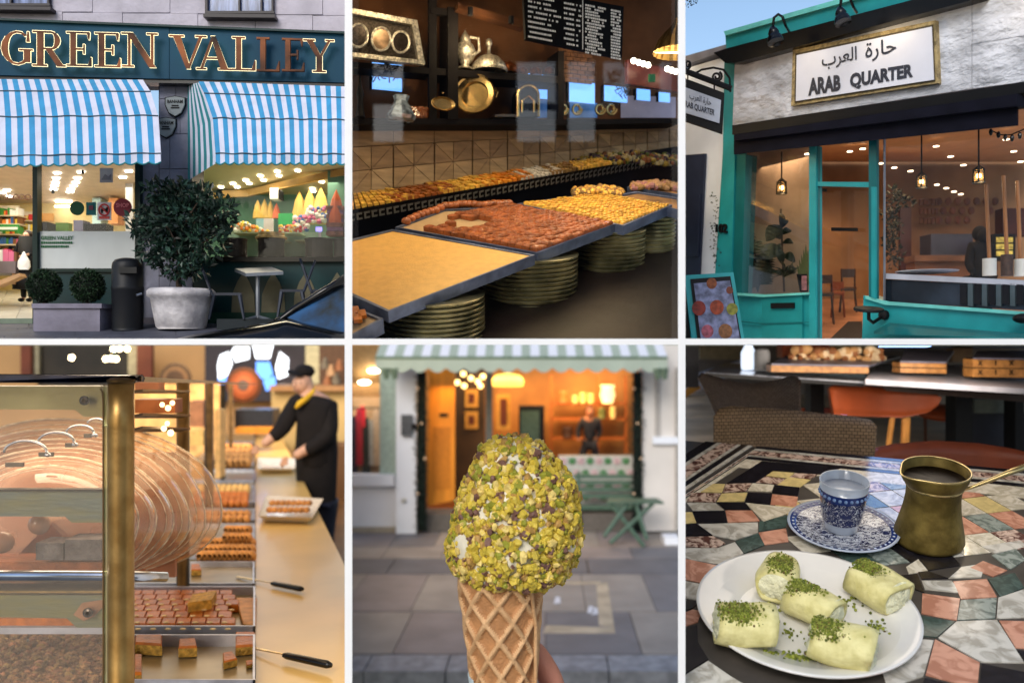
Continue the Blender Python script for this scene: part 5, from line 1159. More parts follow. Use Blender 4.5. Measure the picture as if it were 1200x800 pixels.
for (x1, y1, sd_) in ((874, 268, 1), (884, 282, 2), (873, 300, 4), (896, 300, 5), (902, 286, 6)):
    b = MB(); p0, p1 = P(888, 342, 15.7), P(x1, y1, 15.7)
    for i in range(16):
        u = .2 + .8 * i / 16; c_ = p0.lerp(p1, u); 
        for s_ in (-1, 1): leafshape(b, c_, c_ + Vector((s_ * .22 * (1.2 - u * .6) + .0, -.05, .06 - .12 * (s_ < 0))), .02, .05, 3)
    b.tube([p0, p1], .012, 4); b.build('frond', m_pd, t2)
t2 = T('spiky_plant', 'spiky grass-leaved plant low in the bay window', 'plant', P(917, 342, 15.3)); rd = random.Random(7)
for i in range(26):
    a_ = rd.uniform(-2.6, -.5); b = MB(); l_ = rd.uniform(16, 34); leafshape(b, P(918, 325, 15.4), P(918 + l_ * math.cos(a_), 325 + l_ * math.sin(a_), 15.4 + rd.uniform(-.3, .2)), .018, .18, 5); b.build('blade', m_pd, t2)
t2 = T('snake_plant', 'slim upright plant beside the bay window post', 'plant', P(942, 342, 15.3))
for i in range(8): b = MB(); leafshape(b, P(941 + i * .5, 340, 15.2), P(934 + i * 2.6, 285 + abs(i - 4) * 6, 15.2), .03, .02, 5); b.build('blade', mat('snake_leaf', c(84, 92, 50, .8), var=.3), t2)
t2 = T('window_card', 'small dark frame with red and green card in the bay corner', 'card', P(940, 342, 15)); slab('card_frame', M1['black'], t2, [(934, 321), (946, 321), (947, 342), (938, 342)], F(14.6), .03); rect('card', mat('cardred', c(180, 120, 120, .8), var=.4, scale=12), t2, 939.5, 323, 945.5, 340, F(14.57), .01)
# chairs through the door
def wchair(lab, x, ys_, yb, yt, Y, w_=20, m_=None):
    t = T('cafe_chair', lab, 'chair', P(x, yb, Y), 'wooden chairs inside the cafe door'); m_ = m_ or mat('dark_walnut', c(56, 34, 26, .8), rough=.4)
    MB().prism([P(x - w_ / 2, ys_, Y), P(x + w_ / 2, ys_, Y), P(x + w_ / 2 + 1, ys_ - 2, Y + .4), P(x - w_ / 2 + 1, ys_ - 2, Y + .4)], (0, 0, .05)).build('seat', m_, t)
    for dx, dy in ((-1, 0), (1, 0), (-1, .4), (1, .4)): MB().tube([P(x + dx * w_ * .42, ys_, Y + dy), P(x + dx * w_ * .55, yb - dy * 6, Y + dy)], .022, 5).build('leg', m_, t)
    for dx in (-1, 1): MB().tube([P(x + dx * w_ * .42, ys_ - 2, Y + .4), P(x + dx * w_ * .42, yt, Y + .45)], .02, 5).build('back_post', m_, t)
    MB().rect(x - w_ * .46, yt, x + w_ * .46, yt + 10, F(Y + .42), .03).build('backrest', m_, t)
wchair('dark wooden chair just inside the cafe door', 966, 347, 380, 322, 16.6)
wchair('dark wooden chair further inside, against the warm wall', 994, 341, 366, 315, 17.6, 18)
wchair('reddish wooden chair between the two dark ones', 982, 346, 372, 330, 17.2, 14, mat('red_wood', c(120, 60, 34, .8)))
# shapes on the far wall
m_dec = mat('wall_decor', c(110, 62, 40, .8), var=.3)
for r_ in range(3):
    for i in range(7):
        x, y = 1100 + i * 11 + (r_ % 2) * 5, 236 + r_ * 11
        if x < 1165 and abs(x - 1150) > 8 or y < 240: 
            if x < 1168: MB().lathe(P(x, y, 19.3), [(.09, 0), (.085, -.03), (.01, -.04)], (0, 1, 0), 12, sx=.8).build('wall_plate', m_dec, label='small brown plate hung in rows on the warm cafe wall', cat='wall plate', group='brown plates on the cafe wall')
for r_ in range(3):
    for i in range(5): x, y = 1079 + i * 4.6, 236 + r_ * 11; MB().tube([P(x, y - 3, 19.2), P(x, y + 4, 19.2)], .03, 5).tube([P(x - 2, y - 2, 19.2), P(x + 2, y - 2, 19.2)], .02, 4).build('wall_spoon', m_dec, label='small dark hook ornament in rows beside the wall plates', cat='ornament', group='hook ornaments on the cafe wall')
rect('dark_door', mat('mahogany_door', c(70, 28, 20, .8), rough=.4), None, 1055, 243, 1068, 322, F(18.8), .1, label='dark mahogany door behind the trailing plant', cat='door')
rect('grey_range', mat('range_grey', c(60, 60, 76, .8), rough=.35, var=.3), None, 1091, 274, 1140, 300, F(18.2), .5, label='grey kitchen range below the wall plates', cat='range'); rect('work_top', mat('worktop', c(120, 84, 60, .8), var=.4), None, 1072, 299, 1160, 306, F(17.8), .5, label='cluttered brown worktop in front of the grey range', cat='worktop')
rect('panel_counter', mat('counter_wood', c(124, 80, 50, .8)), None, 1072, 306, 1160, 330, F(17.9), .4, label='wooden panelled counter below the worktop', cat='counter')
rect('bottle_shelf', mat('shelf_dark', c(64, 26, 20, .8)), None, 1175, 244, 1210, 276, F(18.6), .3, label='dark red shelf unit at the right of the cafe', cat='shelf')
t2 = T('cake_cabinet', 'small lit glass cake cabinet behind the poles', 'cabinet', P(1177, 302, 17)); rect('case', M1['black'], t2, 1165, 274, 1190, 304, F(17.4), .4)
for y in (278, 286, 294): rect('lit_shelf', mat('cab_goods', c(190, 170, 80, .8), emit=.3, var=.5, scale=10), t2, 1168, y, 1187, y + 6, F(17.38), .02)
t2 = T('trailing_plant', 'dark trailing plant hanging beside the mahogany door', 'plant', P(1045, 315, 16.5)); vs, fs = [], []
for i in range(16): v, f = leaves(P(1046 + 4 * math.sin(i), 226 + i * 5.4, 16.4), (.13, .1, .12), 22, .1, i, .3); o = len(vs); vs += v; fs += [tuple(a + o for a in q) for q in f]
for i in range(4): v, f = leaves(P(1056 + i * 3, 232 + i * 2, 16.4), (.1, .1, .08), 12, .1, i, .3); o = len(vs); vs += v; fs += [tuple(a + o for a in q) for q in f]
mk('foliage', vs, fs, m_pd, t2)
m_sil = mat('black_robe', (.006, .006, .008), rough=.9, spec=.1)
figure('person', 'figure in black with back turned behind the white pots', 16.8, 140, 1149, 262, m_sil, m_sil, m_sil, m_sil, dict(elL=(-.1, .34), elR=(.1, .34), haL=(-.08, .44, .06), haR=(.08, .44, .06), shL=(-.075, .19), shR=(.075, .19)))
m_pole = mat('pole_wood', c(168, 112, 66, .8), rough=.5, var=.25, stretch=(4, 4, .5), scale=5)
for x, yt, yb, r_, hy, mm, lab in ((1159.5, 216, 302, 7.5, 20, MATS['appliance_white'], 'white cylinder pot with a wooden pole, left of the three'), (1180, 206, 297, 6.5, 25, mat('wicker_pot', c(70, 50, 42, .8), var=.4, scale=14), 'brown woven pot with a wooden pole between the white ones'), (1196, 212, 302, 7, 20, MATS['appliance_white'], 'white cylinder pot with a wooden pole at the right edge')):
    k = .0125; t2 = T('pole_pot', lab, 'pot', P(x, 323, 12.5)); zb = 323 + (x - 1160) * .02
    MB().lathe(P(x, zb, 12.5), [(r_ * k, 0), (r_ * k, hy * k), (r_ * .9 * k, hy * k), (r_ * .85 * k, hy * .5 * k)], seg=24).build('pot', mm, t2, smooth=False)
    MB().tube([P(x, zb - hy + 3, 12.5), P(x - 4, yt, 12.6)], [.028, .026], 8).build('pole', m_pole, None, label='plain wooden pole standing in the %s' % ('left white pot' if x < 1170 else 'brown woven pot' if x < 1190 else 'right white pot'), cat='pole')
MB().lathe(c3.hit(1086, 320, .45), [(.28, 0), (.42, .02), (.43, .03)], seg=28).build('plate', MATS['sign_white'], label='wide white plate on the marble counter by the window', cat='plate')
b = MB(); pts = [P(1160, 152, 12.2), P(1172, 158, 12.2), P(1185, 158, 12.2), P(1204, 150, 12.2)]; b.tube(pts, .01, 4)
t2 = T('string_lights', 'dark bulbs on a cable below the awning at the right', 'string lights', P(1180, 165, 12.2)); b.build('cable', M1['black'], t2)
for x, y in ((1161, 155), (1170, 158), (1178, 161), (1186, 162), (1195, 159)): MB().ball(P(x, y, 12.2), .028, 8, 6, sz=1.8).build('bulb', M1['gloss'], t2)
# twigs in the sky
vs, fs = leaves(P(809, 3, 14), (.13, .1, .12), 46, .05, 4, .2); mk('tree_twigs', vs, fs, M1['black'], None, label='tiny cluster of dark leaves against the sky', cat='leaves', kind='stuff')
trim(x0=800.5, y1=400.3)
# ================================================================== 4: the long pastry counter
m_br = mat('aged_brass', c(158, 122, 68, .9), rough=.36, metal=.8, var=.1, scale=3, bump=.06, bscale=18, col2=c(166, 134, 82))
m_brd = mat('dark_brass', c(92, 70, 40, .9), rough=.35, metal=.7, var=.3)
D4 = Vector((-.301, 1, -.05))
cp = Pl((0, 0, CZ - 4.95), (0, .05, 1))          # counter surface
m_cnt = mat('cream_marble', c(228, 188, 112, .88), rough=.3, var=.1, scale=.35, coat=.1, detail=6)
m_stl = mat('tray_steel', c(196, 196, 206, .85), rough=.3, metal=.5, var=.15)
m_stb = mat('tray_bed_steel', c(170, 150, 112, .8), rough=.3, metal=.4, var=.2, scale=1)
t = T('long_counter', 'long cream marble service counter running back to the attendant', 'counter', cp.hit(350, 780))
MB().prism([cp.hit(x, y) for x, y in ((300, 812), (408, 812), (408, 670), (342.5, 537), (330, 513), (299, 513))], (0, 0, -.35)).build('marble_top', m_cnt, t)
MB().prism([cp.hit(x, y, -.36) for x, y in ((304, 812), (406, 812), (406, 680), (341, 540), (329, 516), (303, 516))], (0, 0, -4)).build('counter_front', mat('counter_brown', c(90, 62, 36, .8), var=.2, scale=.6), t)
MB().prism([cp.hit(x, y, -.3) for x, y in ((-120, 830), (299.6, 830), (298.6, 509), (240, 509), (-120, 560))], (0, 0, -.35)).build('tray_deck', mat('deck_steel', c(128, 118, 104, .8), rough=.35, metal=.4, var=.2), t)
MB().prism([P(-60, 1500, 14), P(407, 1500, 14), P(407, 556, 80), P(-60, 556, 80)], (0, 0, -.2)).build('bakery_floor', mat('bakery_floor', c(96, 68, 40, .8), rough=.4, var=.3, scale=.4), kind='structure')
# ---- trays along the deck
def tq(x0, x1, ya, yb, up=0):   # px rectangle on the deck
    return [cp.hit(x, y, up) for x, y in ((x0, yb), (x1, yb), (x1, ya), (x0, ya))]
def vpx(x, y, y2): return 299 + (x - 299) * (y2 - 450) / (y - 450)
def bt(lab, x0, x1, ya, yb, lip=4.0, bed=None):
    """tray whose near edge is at yb and far edge at ya; x0,x1 measured at yb"""
    t = T('bakery_tray', lab, 'tray', cp.hit((x0 + x1) / 2, yb), 'steel trays along the counter')
    a, b_ = vpx(x0, yb, ya), vpx(x1, yb, ya)
    q = [cp.hit(x0, yb), cp.hit(x1, yb), cp.hit(b_, ya), cp.hit(a, ya)]; up = Vector((0, 0, lip * q[0].y / 1000))
    MB().prism(q, (0, 0, -.08)).build('tray_bed', bed or m_stb, t)
    MB().prism([q[0], q[1], q[1] + up, q[0] + up], (0, .04, 0)).build('front_lip', m_stl, t); MB().prism([q[3], q[2], q[2] + up, q[3] + up], (0, .04, 0)).build('back_lip', m_stl, t)
    MB().prism([q[1], q[2], q[2] + up, q[1] + up], (-.04, 0, 0)).build('side_lip', m_stl, t); MB().prism([q[0], q[3], q[3] + up, q[0] + up], (.04, 0, 0)).build('side_lip', m_stl, t)
    return t, q
def cake(name, lab, cat, pts, h, ms, up=0, r=.03, **kw):
    b = MB(); base = [cp.hit(x, y, up) for x, y in pts]; n = len(base); ce = sum(base, Vector()) / n
    k = .92; vs = base + [p + Vector((0, 0, h * .8)) for p in base] + [p.lerp(ce, .1) + Vector((0, 0, h)) for p in base]
    fs = []; mi = []
    for i in range(n): fs.append((i, (i + 1) % n, n + (i + 1) % n, n + i)); mi.append(0); fs.append((n + i, n + (i + 1) % n, 2 * n + (i + 1) % n, 2 * n + i)); mi.append(1)
    fs.append(tuple(range(2 * n, 3 * n))); mi.append(1)
    return mk(name, vs, fs, ms, kw.pop('par', None), mi, label=lab, cat=cat, **kw)
m_crumb = mat('cake_crumb', c(210, 160, 66, .85), var=.35, scale=9, bump=1, bscale=20); m_glaze = mat('cake_glaze', c(190, 104, 30, .8), rough=.35, var=.3, scale=4, bump=.4, spec=.3)
m_twist = mat('twist_pastry', c(222, 158, 84, .85), rough=.5, var=.3, scale=5, bump=.6, island=.25)
m_nutp = mat('nut_topping', c(150, 112, 72, .85), rough=.55, var=.5, scale=8, bump=1.2, island=.5)
# nearest trays
t, q = bt('nearest steel tray with a few loose glazed cake pieces', 120, 299, 757, 812, 16, None)
t, q = bt('steel tray holding the slab of almond dotted glazed cake', 96, 299, 697, 745, 12)
t, q = bt('steel tray with one small tan piece, in front of the twisted rolls', 150, 298, 664, 690, 7)
t, q = bt('tray of twisted golden rolls', 170, 298, 618, 655, 6)
t, q = bt('tray of orange tinted pastries further along', 190, 298, 598, 612, 3)
t, q = bt('tray of deep orange rounds by the dark posts', 200, 298, 572, 593, 5)
t, q = bt('white rimmed tray beyond the orange rounds', 210, 298, 553, 566, 4)
t, q = bt('tray of golden heaps next to the server hand', 230, 298, 526, 546, 4)
t, q = bt('far tray under the yellow edged basket', 245, 298, 506, 520, 3)
# glazed cake cut in pieces with almonds
t = T('glazed_cake', 'slab of glazed brown cake cut in pieces, each with a pale almond', 'cake', cp.hit(220, 738))
m_alm = mat('almond', c(238, 208, 150, .9), rough=.4, var=.1); rd = random.Random(3)
rows4 = [(733, 740), (725, 732.6), (717.5, 724.6), (711, 717), (705, 710.6), (699.5, 704.6)]
for r_, (ya, yb) in enumerate(rows4):
    xend = [292, 281, 281, 279, 277, 277][r_]; x = 118.0; wv = 17.5 * ((ya + yb) / 2 - 450) / 286
    while x + wv < xend + 1:
        pts = [(x + .2, yb - .1), (x + wv - .2, yb - .1), (vpx(x + wv - .2, yb, ya + .1), ya - .35), (vpx(x + .2, yb, ya + .1), ya - .35)]
        o = cake('cake_piece', None, None, pts, .17, [m_glaze, m_glaze], .02, par=t)
        p = cp.hit(x + wv / 2, (ya + yb) / 2, .2); MB().ball(p, .032, 8, 5, sx=2.0, sy=1, sz=.6, ax=(0, 0, 1)).build('almond', m_alm, o, smooth=True)
        x += wv
p = cp.hit(238, 712, .22); MB().prism([cp.hit(220, 717, .19), cp.hit(248, 713, .19), cp.hit(254, 702, .19), cp.hit(226, 706, .19)], (0, 0, .2)).build('loose_cake_piece', [m_crumb][0], label='single loose piece lying on its side on top of the glazed cake', cat='cake piece')
for pts, h, lab in (([(209, 770), (231, 769), (229, 759), (210, 760)], .2, 'square loose piece of cake on the nearest tray'), ([(262, 784), (278, 780), (272, 771), (261, 773)], .14, 'small broken piece of cake at the middle of the nearest tray'), ([(276, 768), (299, 766), (299, 750), (276, 750)], .18, 'tall glazed piece standing against the counter edge'), ([(224, 674), (236, 674), (234, 667), (224, 667)], .16, 'small tan cube in front of the twisted rolls'), ([(289, 783), (298, 781), (296, 776), (288, 777)], .06, 'dark crumb of cake by the rear knife'), ([(158, 766), (190, 768), (190, 756), (158, 756)], .22, 'thick glazed slice beside the brass post'), ([(158, 802), (166, 802), (166, 778), (158, 778)], .2, 'glazed slice against the foot of the brass post')):
    cake('cake_piece', lab, 'cake piece', pts, h, [m_crumb, m_glaze], .02)
cake('flat_pastry', 'flat pale pastry sheets at the right end of the almond cake tray', 'pastry', [(285, 735), (300, 737), (301, 704), (276, 704)], .1, [m_crumb, mat('pale_pastry', c(216, 156, 100, .85), var=.2, scale=4)], .02)
def rolls(lab, x0, x1, ya, yb, rows, cols, r, m, ang=0.3, up=.03, cat='pastry', sz=1):
    g = 0; out = []
    for j in range(rows):
        for i in range(cols):
            yy = ya + (yb - ya) * (j + .5) / rows; xx = x0 + (x1 - x0) * (i + .5) / cols; xx = vpx(xx, yb, yy)
            p = cp.hit(xx, yy, up + r * .8); L_ = (x1 - x0) / cols * p.y / 1000 * .45 * sz
            d = Vector((math.cos(ang) * L_ * 1.1, math.sin(ang) * L_ * 2, 0)); pts = [p - d, p - d * .5, p, p + d * .5, p + d]
            MB().tube(pts, [r * .55, r * .9, r * 1.05, r * .9, r * .55], 7).build('pastry_roll', m, label=lab, cat=cat, group=lab.split(',')[0], smooth=True)
rolls('twisted golden roll packed in rows, tray behind the tan cube', 232, 297, 632, 655, 3, 11, .17, m_twist, 1.1)
rolls('stacked golden twist lying on top, behind the packed rolls', 262, 293, 616, 634, 2, 6, .15, m_twist, 1.0, .3)
rolls('orange rounds of pastry, tray beside the dark post', 222, 290, 578, 592, 3, 9, .2, mat('orange_pastry', c(226, 140, 62, .9), var=.2, island=.25, rough=.4), .3)
rolls('long yellow pastry, second row behind the orange rounds', 222, 292, 570, 577, 2, 10, .2, mat('yellow_pastry', c(244, 196, 110, .9), var=.15, island=.2, rough=.4), .3)
rolls('golden heap pastry, tray near the hands of the attendant', 250, 292, 522, 545, 4, 6, .35, m_twist, .8, .1)
rolls('distant small tan pastry, tray before the packed rolls', 226, 292, 600, 611, 2, 9, .18, m_twist, .4)
# foreground trays behind the glass front
t, q = bt('wide pale rimmed tray of chopped nut cake behind the glass front', -60, 122, 742, 830, 0)
rd = random.Random(6); g = MB()
for i in range(2600):
    x = rd.uniform(-60, 155); y = rd.uniform(743, 812); p = cp.hit(x, y, .03 + rd.random() * .1)
    g.ball(p, rd.uniform(.04, .085), 5, 3, sx=rd.uniform(.7, 1.4))
g.build('nut_topped_cake', m_nutp, label='rough chopped nut topping filling the lower left tray', cat='cake', kind='stuff')
f4 = F(12.3)
rect('tray_rim_bar', m_stl, None, -60, 735, 123, 742.5, F(13.6), .1, label='pale steel rim above the chopped nut cake', cat='tray rim')
rect('pastry_slab', m_glaze, None, -60, 724, 128, 735, F(14.4), .6, label='brown pastry slab edge seen below the patina bar', cat='pastry')
# ---- display case
t = T('display_case', 'brass and glass display case with patinated bars and a round brass post', 'display case', P(140, 800, 11.2))
Y = 11.2; k = Y / 1000
MB().tube([P(141.8, 1000, Y), P(141.8, 700, Y), P(141.8, 500, Y), P(141.8, 447, Y)], 14.6 * k, 40).build('brass_post', m_br, t, smooth=True)
MB().lathe(P(141.8, 449, Y), [(14.8 * k, 0), (15.6 * k, .02), (15.6 * k, .05), (9 * k, .08)], seg=32).build('post_cap', m_brd, t)
m_rail = mat('blued_rail', c(46, 54, 84, .8), rough=.12, metal=.7, var=.6, scale=2.5, coat=.6)
bev(MB().prism([P(-60, 439.5, 11.2), P(157, 440, 11.2), P(161, 444, 11.35), P(158, 448, 11.2), P(-60, 447.5, 11.2)], (0, .25, 0)).build('top_rail', m_rail, t), .01)
MB().prism([P(157, 441, 11.4), P(299, 449.4, 58), P(299, 450.6, 58), P(157, 447, 11.4)], (.1, 0, 0)).build('long_rail', m_brd, t)
for x, yb_, w_ in ((214.5, 690, 15), (245, 596, 10.5), (261, 560, 6.5), (270.5, 535, 5)):
    ya = 450 - (450 - 441) * (299 - x) / 157; Yp = 4.95 / ((yb_ - 400) / 1000 - .05); kk = Yp / 1000
    MB().tube([P(x, yb_, Yp), P(x, ya + 2, Yp)], w_ / 2 * kk, 20).build('brass_post', m_brd, t, smooth=True)
MB().prism([P(121, 452, 11.2), P(127, 452, 11.2), P(127, 800, 11.2), P(121, 800, 11.2)], (0, .02, 0)).build('glass_edge', glass('edge_glass', (.8, .85, .6), 1, body=.35, bodycol=(.7, .6, .35)), t)
MB().tube([P(117.5, 455, 11.18), P(120.5, 460, 11.18), P(121, 480, 11.18), P(121, 800, 11.18)], .012, 5).build('pane_edge', mat('edge_line', c(110, 84, 50, .8)), t)
rect('front_pane', glass('case_glass', (1, .97, .93), .9, body=.05, bodycol=(.9, .75, .6)), t, -60, 452, 121, 812, F(11.25), .01)
m_pat = mat('patina_brass', c(172, 174, 120, .8), rough=.38, metal=.25, var=.25, scale=1.8, col2=c(112, 128, 124, .85), stretch=(.5, 1, 3), detail=8, bump=.15)
m_pats = mat('patina_yellow', c(196, 188, 120, .8), rough=.3, metal=.2, var=.25, scale=1.5, col2=c(200, 196, 140, .8), stretch=(.6, 1, 1))
slab('upper_bar', m_pats, t, [(-60, 452), (117, 452), (121, 458), (121, 488), (98, 488), (88, 480), (-60, 479)], F(11.42), .1)
slab('middle_bar', m_pat, t, [(-60, 575), (123, 575), (123, 612), (84, 612), (76, 605), (-60, 604.5)], F(11.35), .1)
rect('middle_bar_edge', M1['gloss'], t, -60, 573, 123, 575.3, F(11.3), .12)
slab('lower_bar', m_pat, t, [(-60, 697), (123, 697), (123, 735), (90, 735), (78, 724), (-60, 722)], F(11.4), .1)
slab('copper_patch', mat('copper_patch', c(196, 148, 116, .8), rough=.35, metal=.4, var=.2), t, [(86, 720), (96, 706), (123, 702), (123, 708), (110, 722), (98, 727)], F(11.38), .01)
MB().tube([P(-60, 674, 11.3), P(123, 674.5, 11.3), P(160, 674.8, 11.5), P(194, 675.5, 11.9)], 6.2 * k, 16).build('silver_rail', mat('chrome', c(200, 204, 214, .9), rough=.15, metal=.95, var=.15), t, smooth=True)
rect('dark_rail', M1['gloss'], t, -60, 683, 127, 691, F(11.45), .2); rect('gold_line', m_gold, t, -60, 692, 124, 694.5, F(11.4), .05); rect('pale_line', m_pats, t, -60, 460.6, 118, 461.6, F(11.4), .01)
for x, y in ((99.5, 469), (103.5, 717)):
    MB().lathe(P(x, y, 11.32), [(5.6 * k, 0), (5.6 * k, .03)], (0, -1, 0), 20).build('screw_ring', M1['black'], t)
    MB().lathe(P(x, y, 11.28), [(4.3 * k, 0), (4.1 * k, .02), (2.0 * k, .03)], (0, -1, 0), 20).build('screw_head', mat('pewter', (0, 0, 0)), t)
# domes: clear acrylic roll-top covers one behind the other
m_acr = glass('acrylic_cover', (1, .88, .78), 2.6, .1, body=.3, bodycol=c(240, 190, 156, 1), streak=1.1)  # pale streaks painted into the body stand in for highlights
m_rim = glass('acrylic_rim', (1, .95, .9), 4, .08, body=.7, bodycol=c(250, 232, 205, 1), streak=6)
for i in range(6):
    Yc = 12.4 + i * .6; cx = 58 + i * 4; cy = 612 - i * 2; rx, ry = 104 + i * 16, 66 + i * 9
    kk = Yc / 1000; vs = []; fs = []; NA, NB = 40, 9; dep = .9
    for a_ in range(NA + 1):
        th_ = -.95 + (math.pi + 1.9) * a_ / NA; up_ = math.sin(th_)
        for b_ in range(NB + 1):
            u = b_ / NB; bul = math.sin(u * math.pi / 2) * (1 + .012 * math.sin(th_ * 5 + i)); back_ = dep * (1 - math.cos(u * math.pi / 2))
            vs.append(P(cx + rx * math.cos(th_) * bul, cy - (ry if up_ > 0 else 78) * up_ * bul, Yc + back_))
    for a_ in range(NA):
        for b_ in range(NB): fs.append((a_ * (NB + 1) + b_, a_ * (NB + 1) + b_ + 1, (a_ + 1) * (NB + 1) + b_ + 1, (a_ + 1) * (NB + 1) + b_))
    xl = max(-60, cx - rx)
    names4 = ['nearest clear domed cover with a bow handle, behind the glass front', 'second clear domed cover behind the nearest one', 'third clear domed cover in the row', 'fourth clear domed cover in the row', 'fifth clear domed cover, mostly hidden by the others', 'rearmost and tallest clear domed cover, bulging past the brass post']
    t = T('domed_cover', names4[i], 'food cover', P(cx, cy, Yc), 'clear domed covers in the display case')
    mk('dome', vs, fs, m_acr, t, smooth=True)
    MB().tube([vs[a_ * (NB + 1) + NB - 2] for a_ in range(NA + 1)], .008, 6).build('moulded_line', m_rim, t, smooth=True)
    MB().tube([vs[a_ * (NB + 1) + NB] for a_ in range(NA + 1)], .016, 6).build('rim', m_rim, t, smooth=True)
    # handle
    if i < 4:
        hx, hy, hw = ((30, 530, 25), (66, 518, 21), (94, 507, 16), (113, 496, 10))[i]
        MB().tube([P(hx + hw * math.cos(R(a_)), hy - hw * .55 * math.sin(R(a_)), Yc - .1) for a_ in range(0, 181, 12)], 1.6 * kk, 8).build('bow_handle', mat('chrome', (0, 0, 0)), t, smooth=True)
        rect('handle_clip', mat('pewter', (0, 0, 0)), t, hx - 24 + i * 3, hy + 12, hx - 4 - i, hy + 17, F(Yc - .1), .06)
        MB().ball(P(hx + hw + 1, hy + 3, Yc - .1), 2.6 * kk, 10, 7, sx=1.6).build('handle_foot', mat('chrome', (0, 0, 0)), t, smooth=True)
# contents and pink back of the case
rect('case_back_panel', mat('copper_pink', c(206, 138, 104, .75), rough=.4, var=.3, scale=.7), None, -60, 530, 205, 676, F(16.2), .1, label='copper pink back panel of the display case', cat='panel')
for x, y, r_, m_, lab in ((3, 635, 13, 'knob_brown', 'round brown knob at the left edge of the display case'), (46, 614, 12, 'knob_dusk', 'second round knob, partly behind the middle patina bar')):
    MB().ball(P(x, y, 11.7), r_ * .0117, 20, 14).build('wooden_ball', mat(m_, c(176, 130, 104, .8), rough=.2, var=.1, coat=.5), label=lab, cat='knob', smooth=True)
for i, (x0, x1, y0, y1) in enumerate(((42, 74, 636, 656), (76, 118, 632, 656))): rect('wrapped_parcel', mat('parcel_grey', c(120, 116, 118, .8), var=.4, scale=4, bump=.8), None, x0, y0, x1, y1, F(12.1), .4, label=('smaller', 'larger')[i] + ' grey wrapped block under the domes', cat='block')
cake('cake_base', 'low orange cake slab under the domed covers', 'cake', [(0, 700), (0, 700), (0, 700)], 0, [m_crumb, m_glaze]) if 0 else None
rect('orange_cake_edge', m_bak, None, -60, 658, 126, 667, F(12.2), .5, label='orange brown cake edge just above the silver rail', cat='cake')
# ---- upper case shelves beyond post 1
m_warmglow = glow('shelf_lamp_glow', (1, .72, .36), 2.6)
t = T('case_shelves', 'glass shelves with warm lit pastries between the dark brass posts', 'shelves', P(185, 520, 17))
for y in (458, 487, 503): MB().prism([P(150, y, 15), P(212, y + 1, 20), P(212, y + 3, 20), P(150, y + 3, 15)], (0, .6, 0)).build('shelf', m_brd, t)
rect('copper_roll', mat('copper_roll', c(176, 104, 60, .9), rough=.3, metal=.5, var=.2), t, 158, 468, 205, 484, F(17.5), .4)
rect('pink_case', mat('copper_pink', (0, 0, 0)), t, 158, 448, 186, 460, F(17.6), .3)
for x, y, r_ in ((197, 478, 3.5), (190, 474, 3), (202, 472, 3), (192, 502, 3.5), (200, 507, 4), (196, 496, 3)): MB().ball(P(x, y, 17.2), r_ * .0172, 8, 6).build('lit_bulb', m_warmglow, t)
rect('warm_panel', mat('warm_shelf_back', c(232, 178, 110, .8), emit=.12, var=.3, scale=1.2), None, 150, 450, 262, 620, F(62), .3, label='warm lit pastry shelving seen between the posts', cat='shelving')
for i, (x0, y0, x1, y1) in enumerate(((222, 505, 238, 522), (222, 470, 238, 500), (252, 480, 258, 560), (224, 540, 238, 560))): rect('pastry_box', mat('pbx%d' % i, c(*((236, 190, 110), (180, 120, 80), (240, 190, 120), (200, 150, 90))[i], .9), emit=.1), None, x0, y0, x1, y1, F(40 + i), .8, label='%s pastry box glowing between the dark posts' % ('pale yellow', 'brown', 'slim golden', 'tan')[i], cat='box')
# ---- knives
def knife(lab, hx0, hy0, hx1, hy1, bx, by, up):
    t = T('cake_knife', lab, 'knife', cp.hit(hx0, hy0, .05)); a, b_ = cp.hit(hx0, hy0, up), cp.hit(hx1, hy1, up + .02)
    d = (b_ - a); MB().tube([a, a.lerp(b_, .08), a.lerp(b_, .5), a.lerp(b_, .92), b_], [.035, .06, .065, .068, .04], 12).build('handle', M1['gloss'], t, smooth=True)
    e = cp.hit(bx, by, up * .3); s_ = Vector((0, .09, 0))
    MB().prism([a, a + s_ * .3, e + s_, e - s_ * .4], (0, 0, .02)).build('blade', mat('blade_gold', c(226, 190, 120, .9), rough=.25, metal=.7, var=.3, scale=6), t)
knife('black handled knife resting across the counter edge, nearer one', 332, 767, 388, 779, 279, 756, .12)
knife('black handled knife with a golden blade, further back', 318, 683, 355, 690, 277, 676, .1)
# plates
for q, lab in (([(303, 604), (366, 606), (379, 584), (312, 580)], 'white rectangular plate of golden rolls on the counter'), ([(302, 549), (345, 549), (349, 537), (302, 536)], 'far white rectangular plate in front of the attendant')):
    t = T('serving_plate', lab, 'plate', cp.hit(*q[0])); b = [cp.hit(x, y, .3) for x, y in q]; ce = sum(b, Vector()) / 4
    vs = b + [ce + (p - ce) * .8 - Vector((0, 0, .28)) for p in b]; mk('dish', vs, [(4, 5, 6, 7)] + [(i, (i + 1) % 4, 4 + (i + 1) % 4, 4 + i) for i in range(4)], mat('porcelain', c(232, 222, 206, .85), rough=.15, var=.03), t)
rd = random.Random(8)
for i in range(16):
    x = 316 + (i % 8) * 6.2 + (i // 8) * 3; y = 597 - (i // 8) * 8; p = cp.hit(x, y, .5)
    MB().ball(p, .11, 8, 6, sx=1.2, sy=1.8).build('plate_roll', m_twist, label='small golden roll in two rows on the white plate', cat='pastry', group='golden rolls on the white plate', smooth=True)
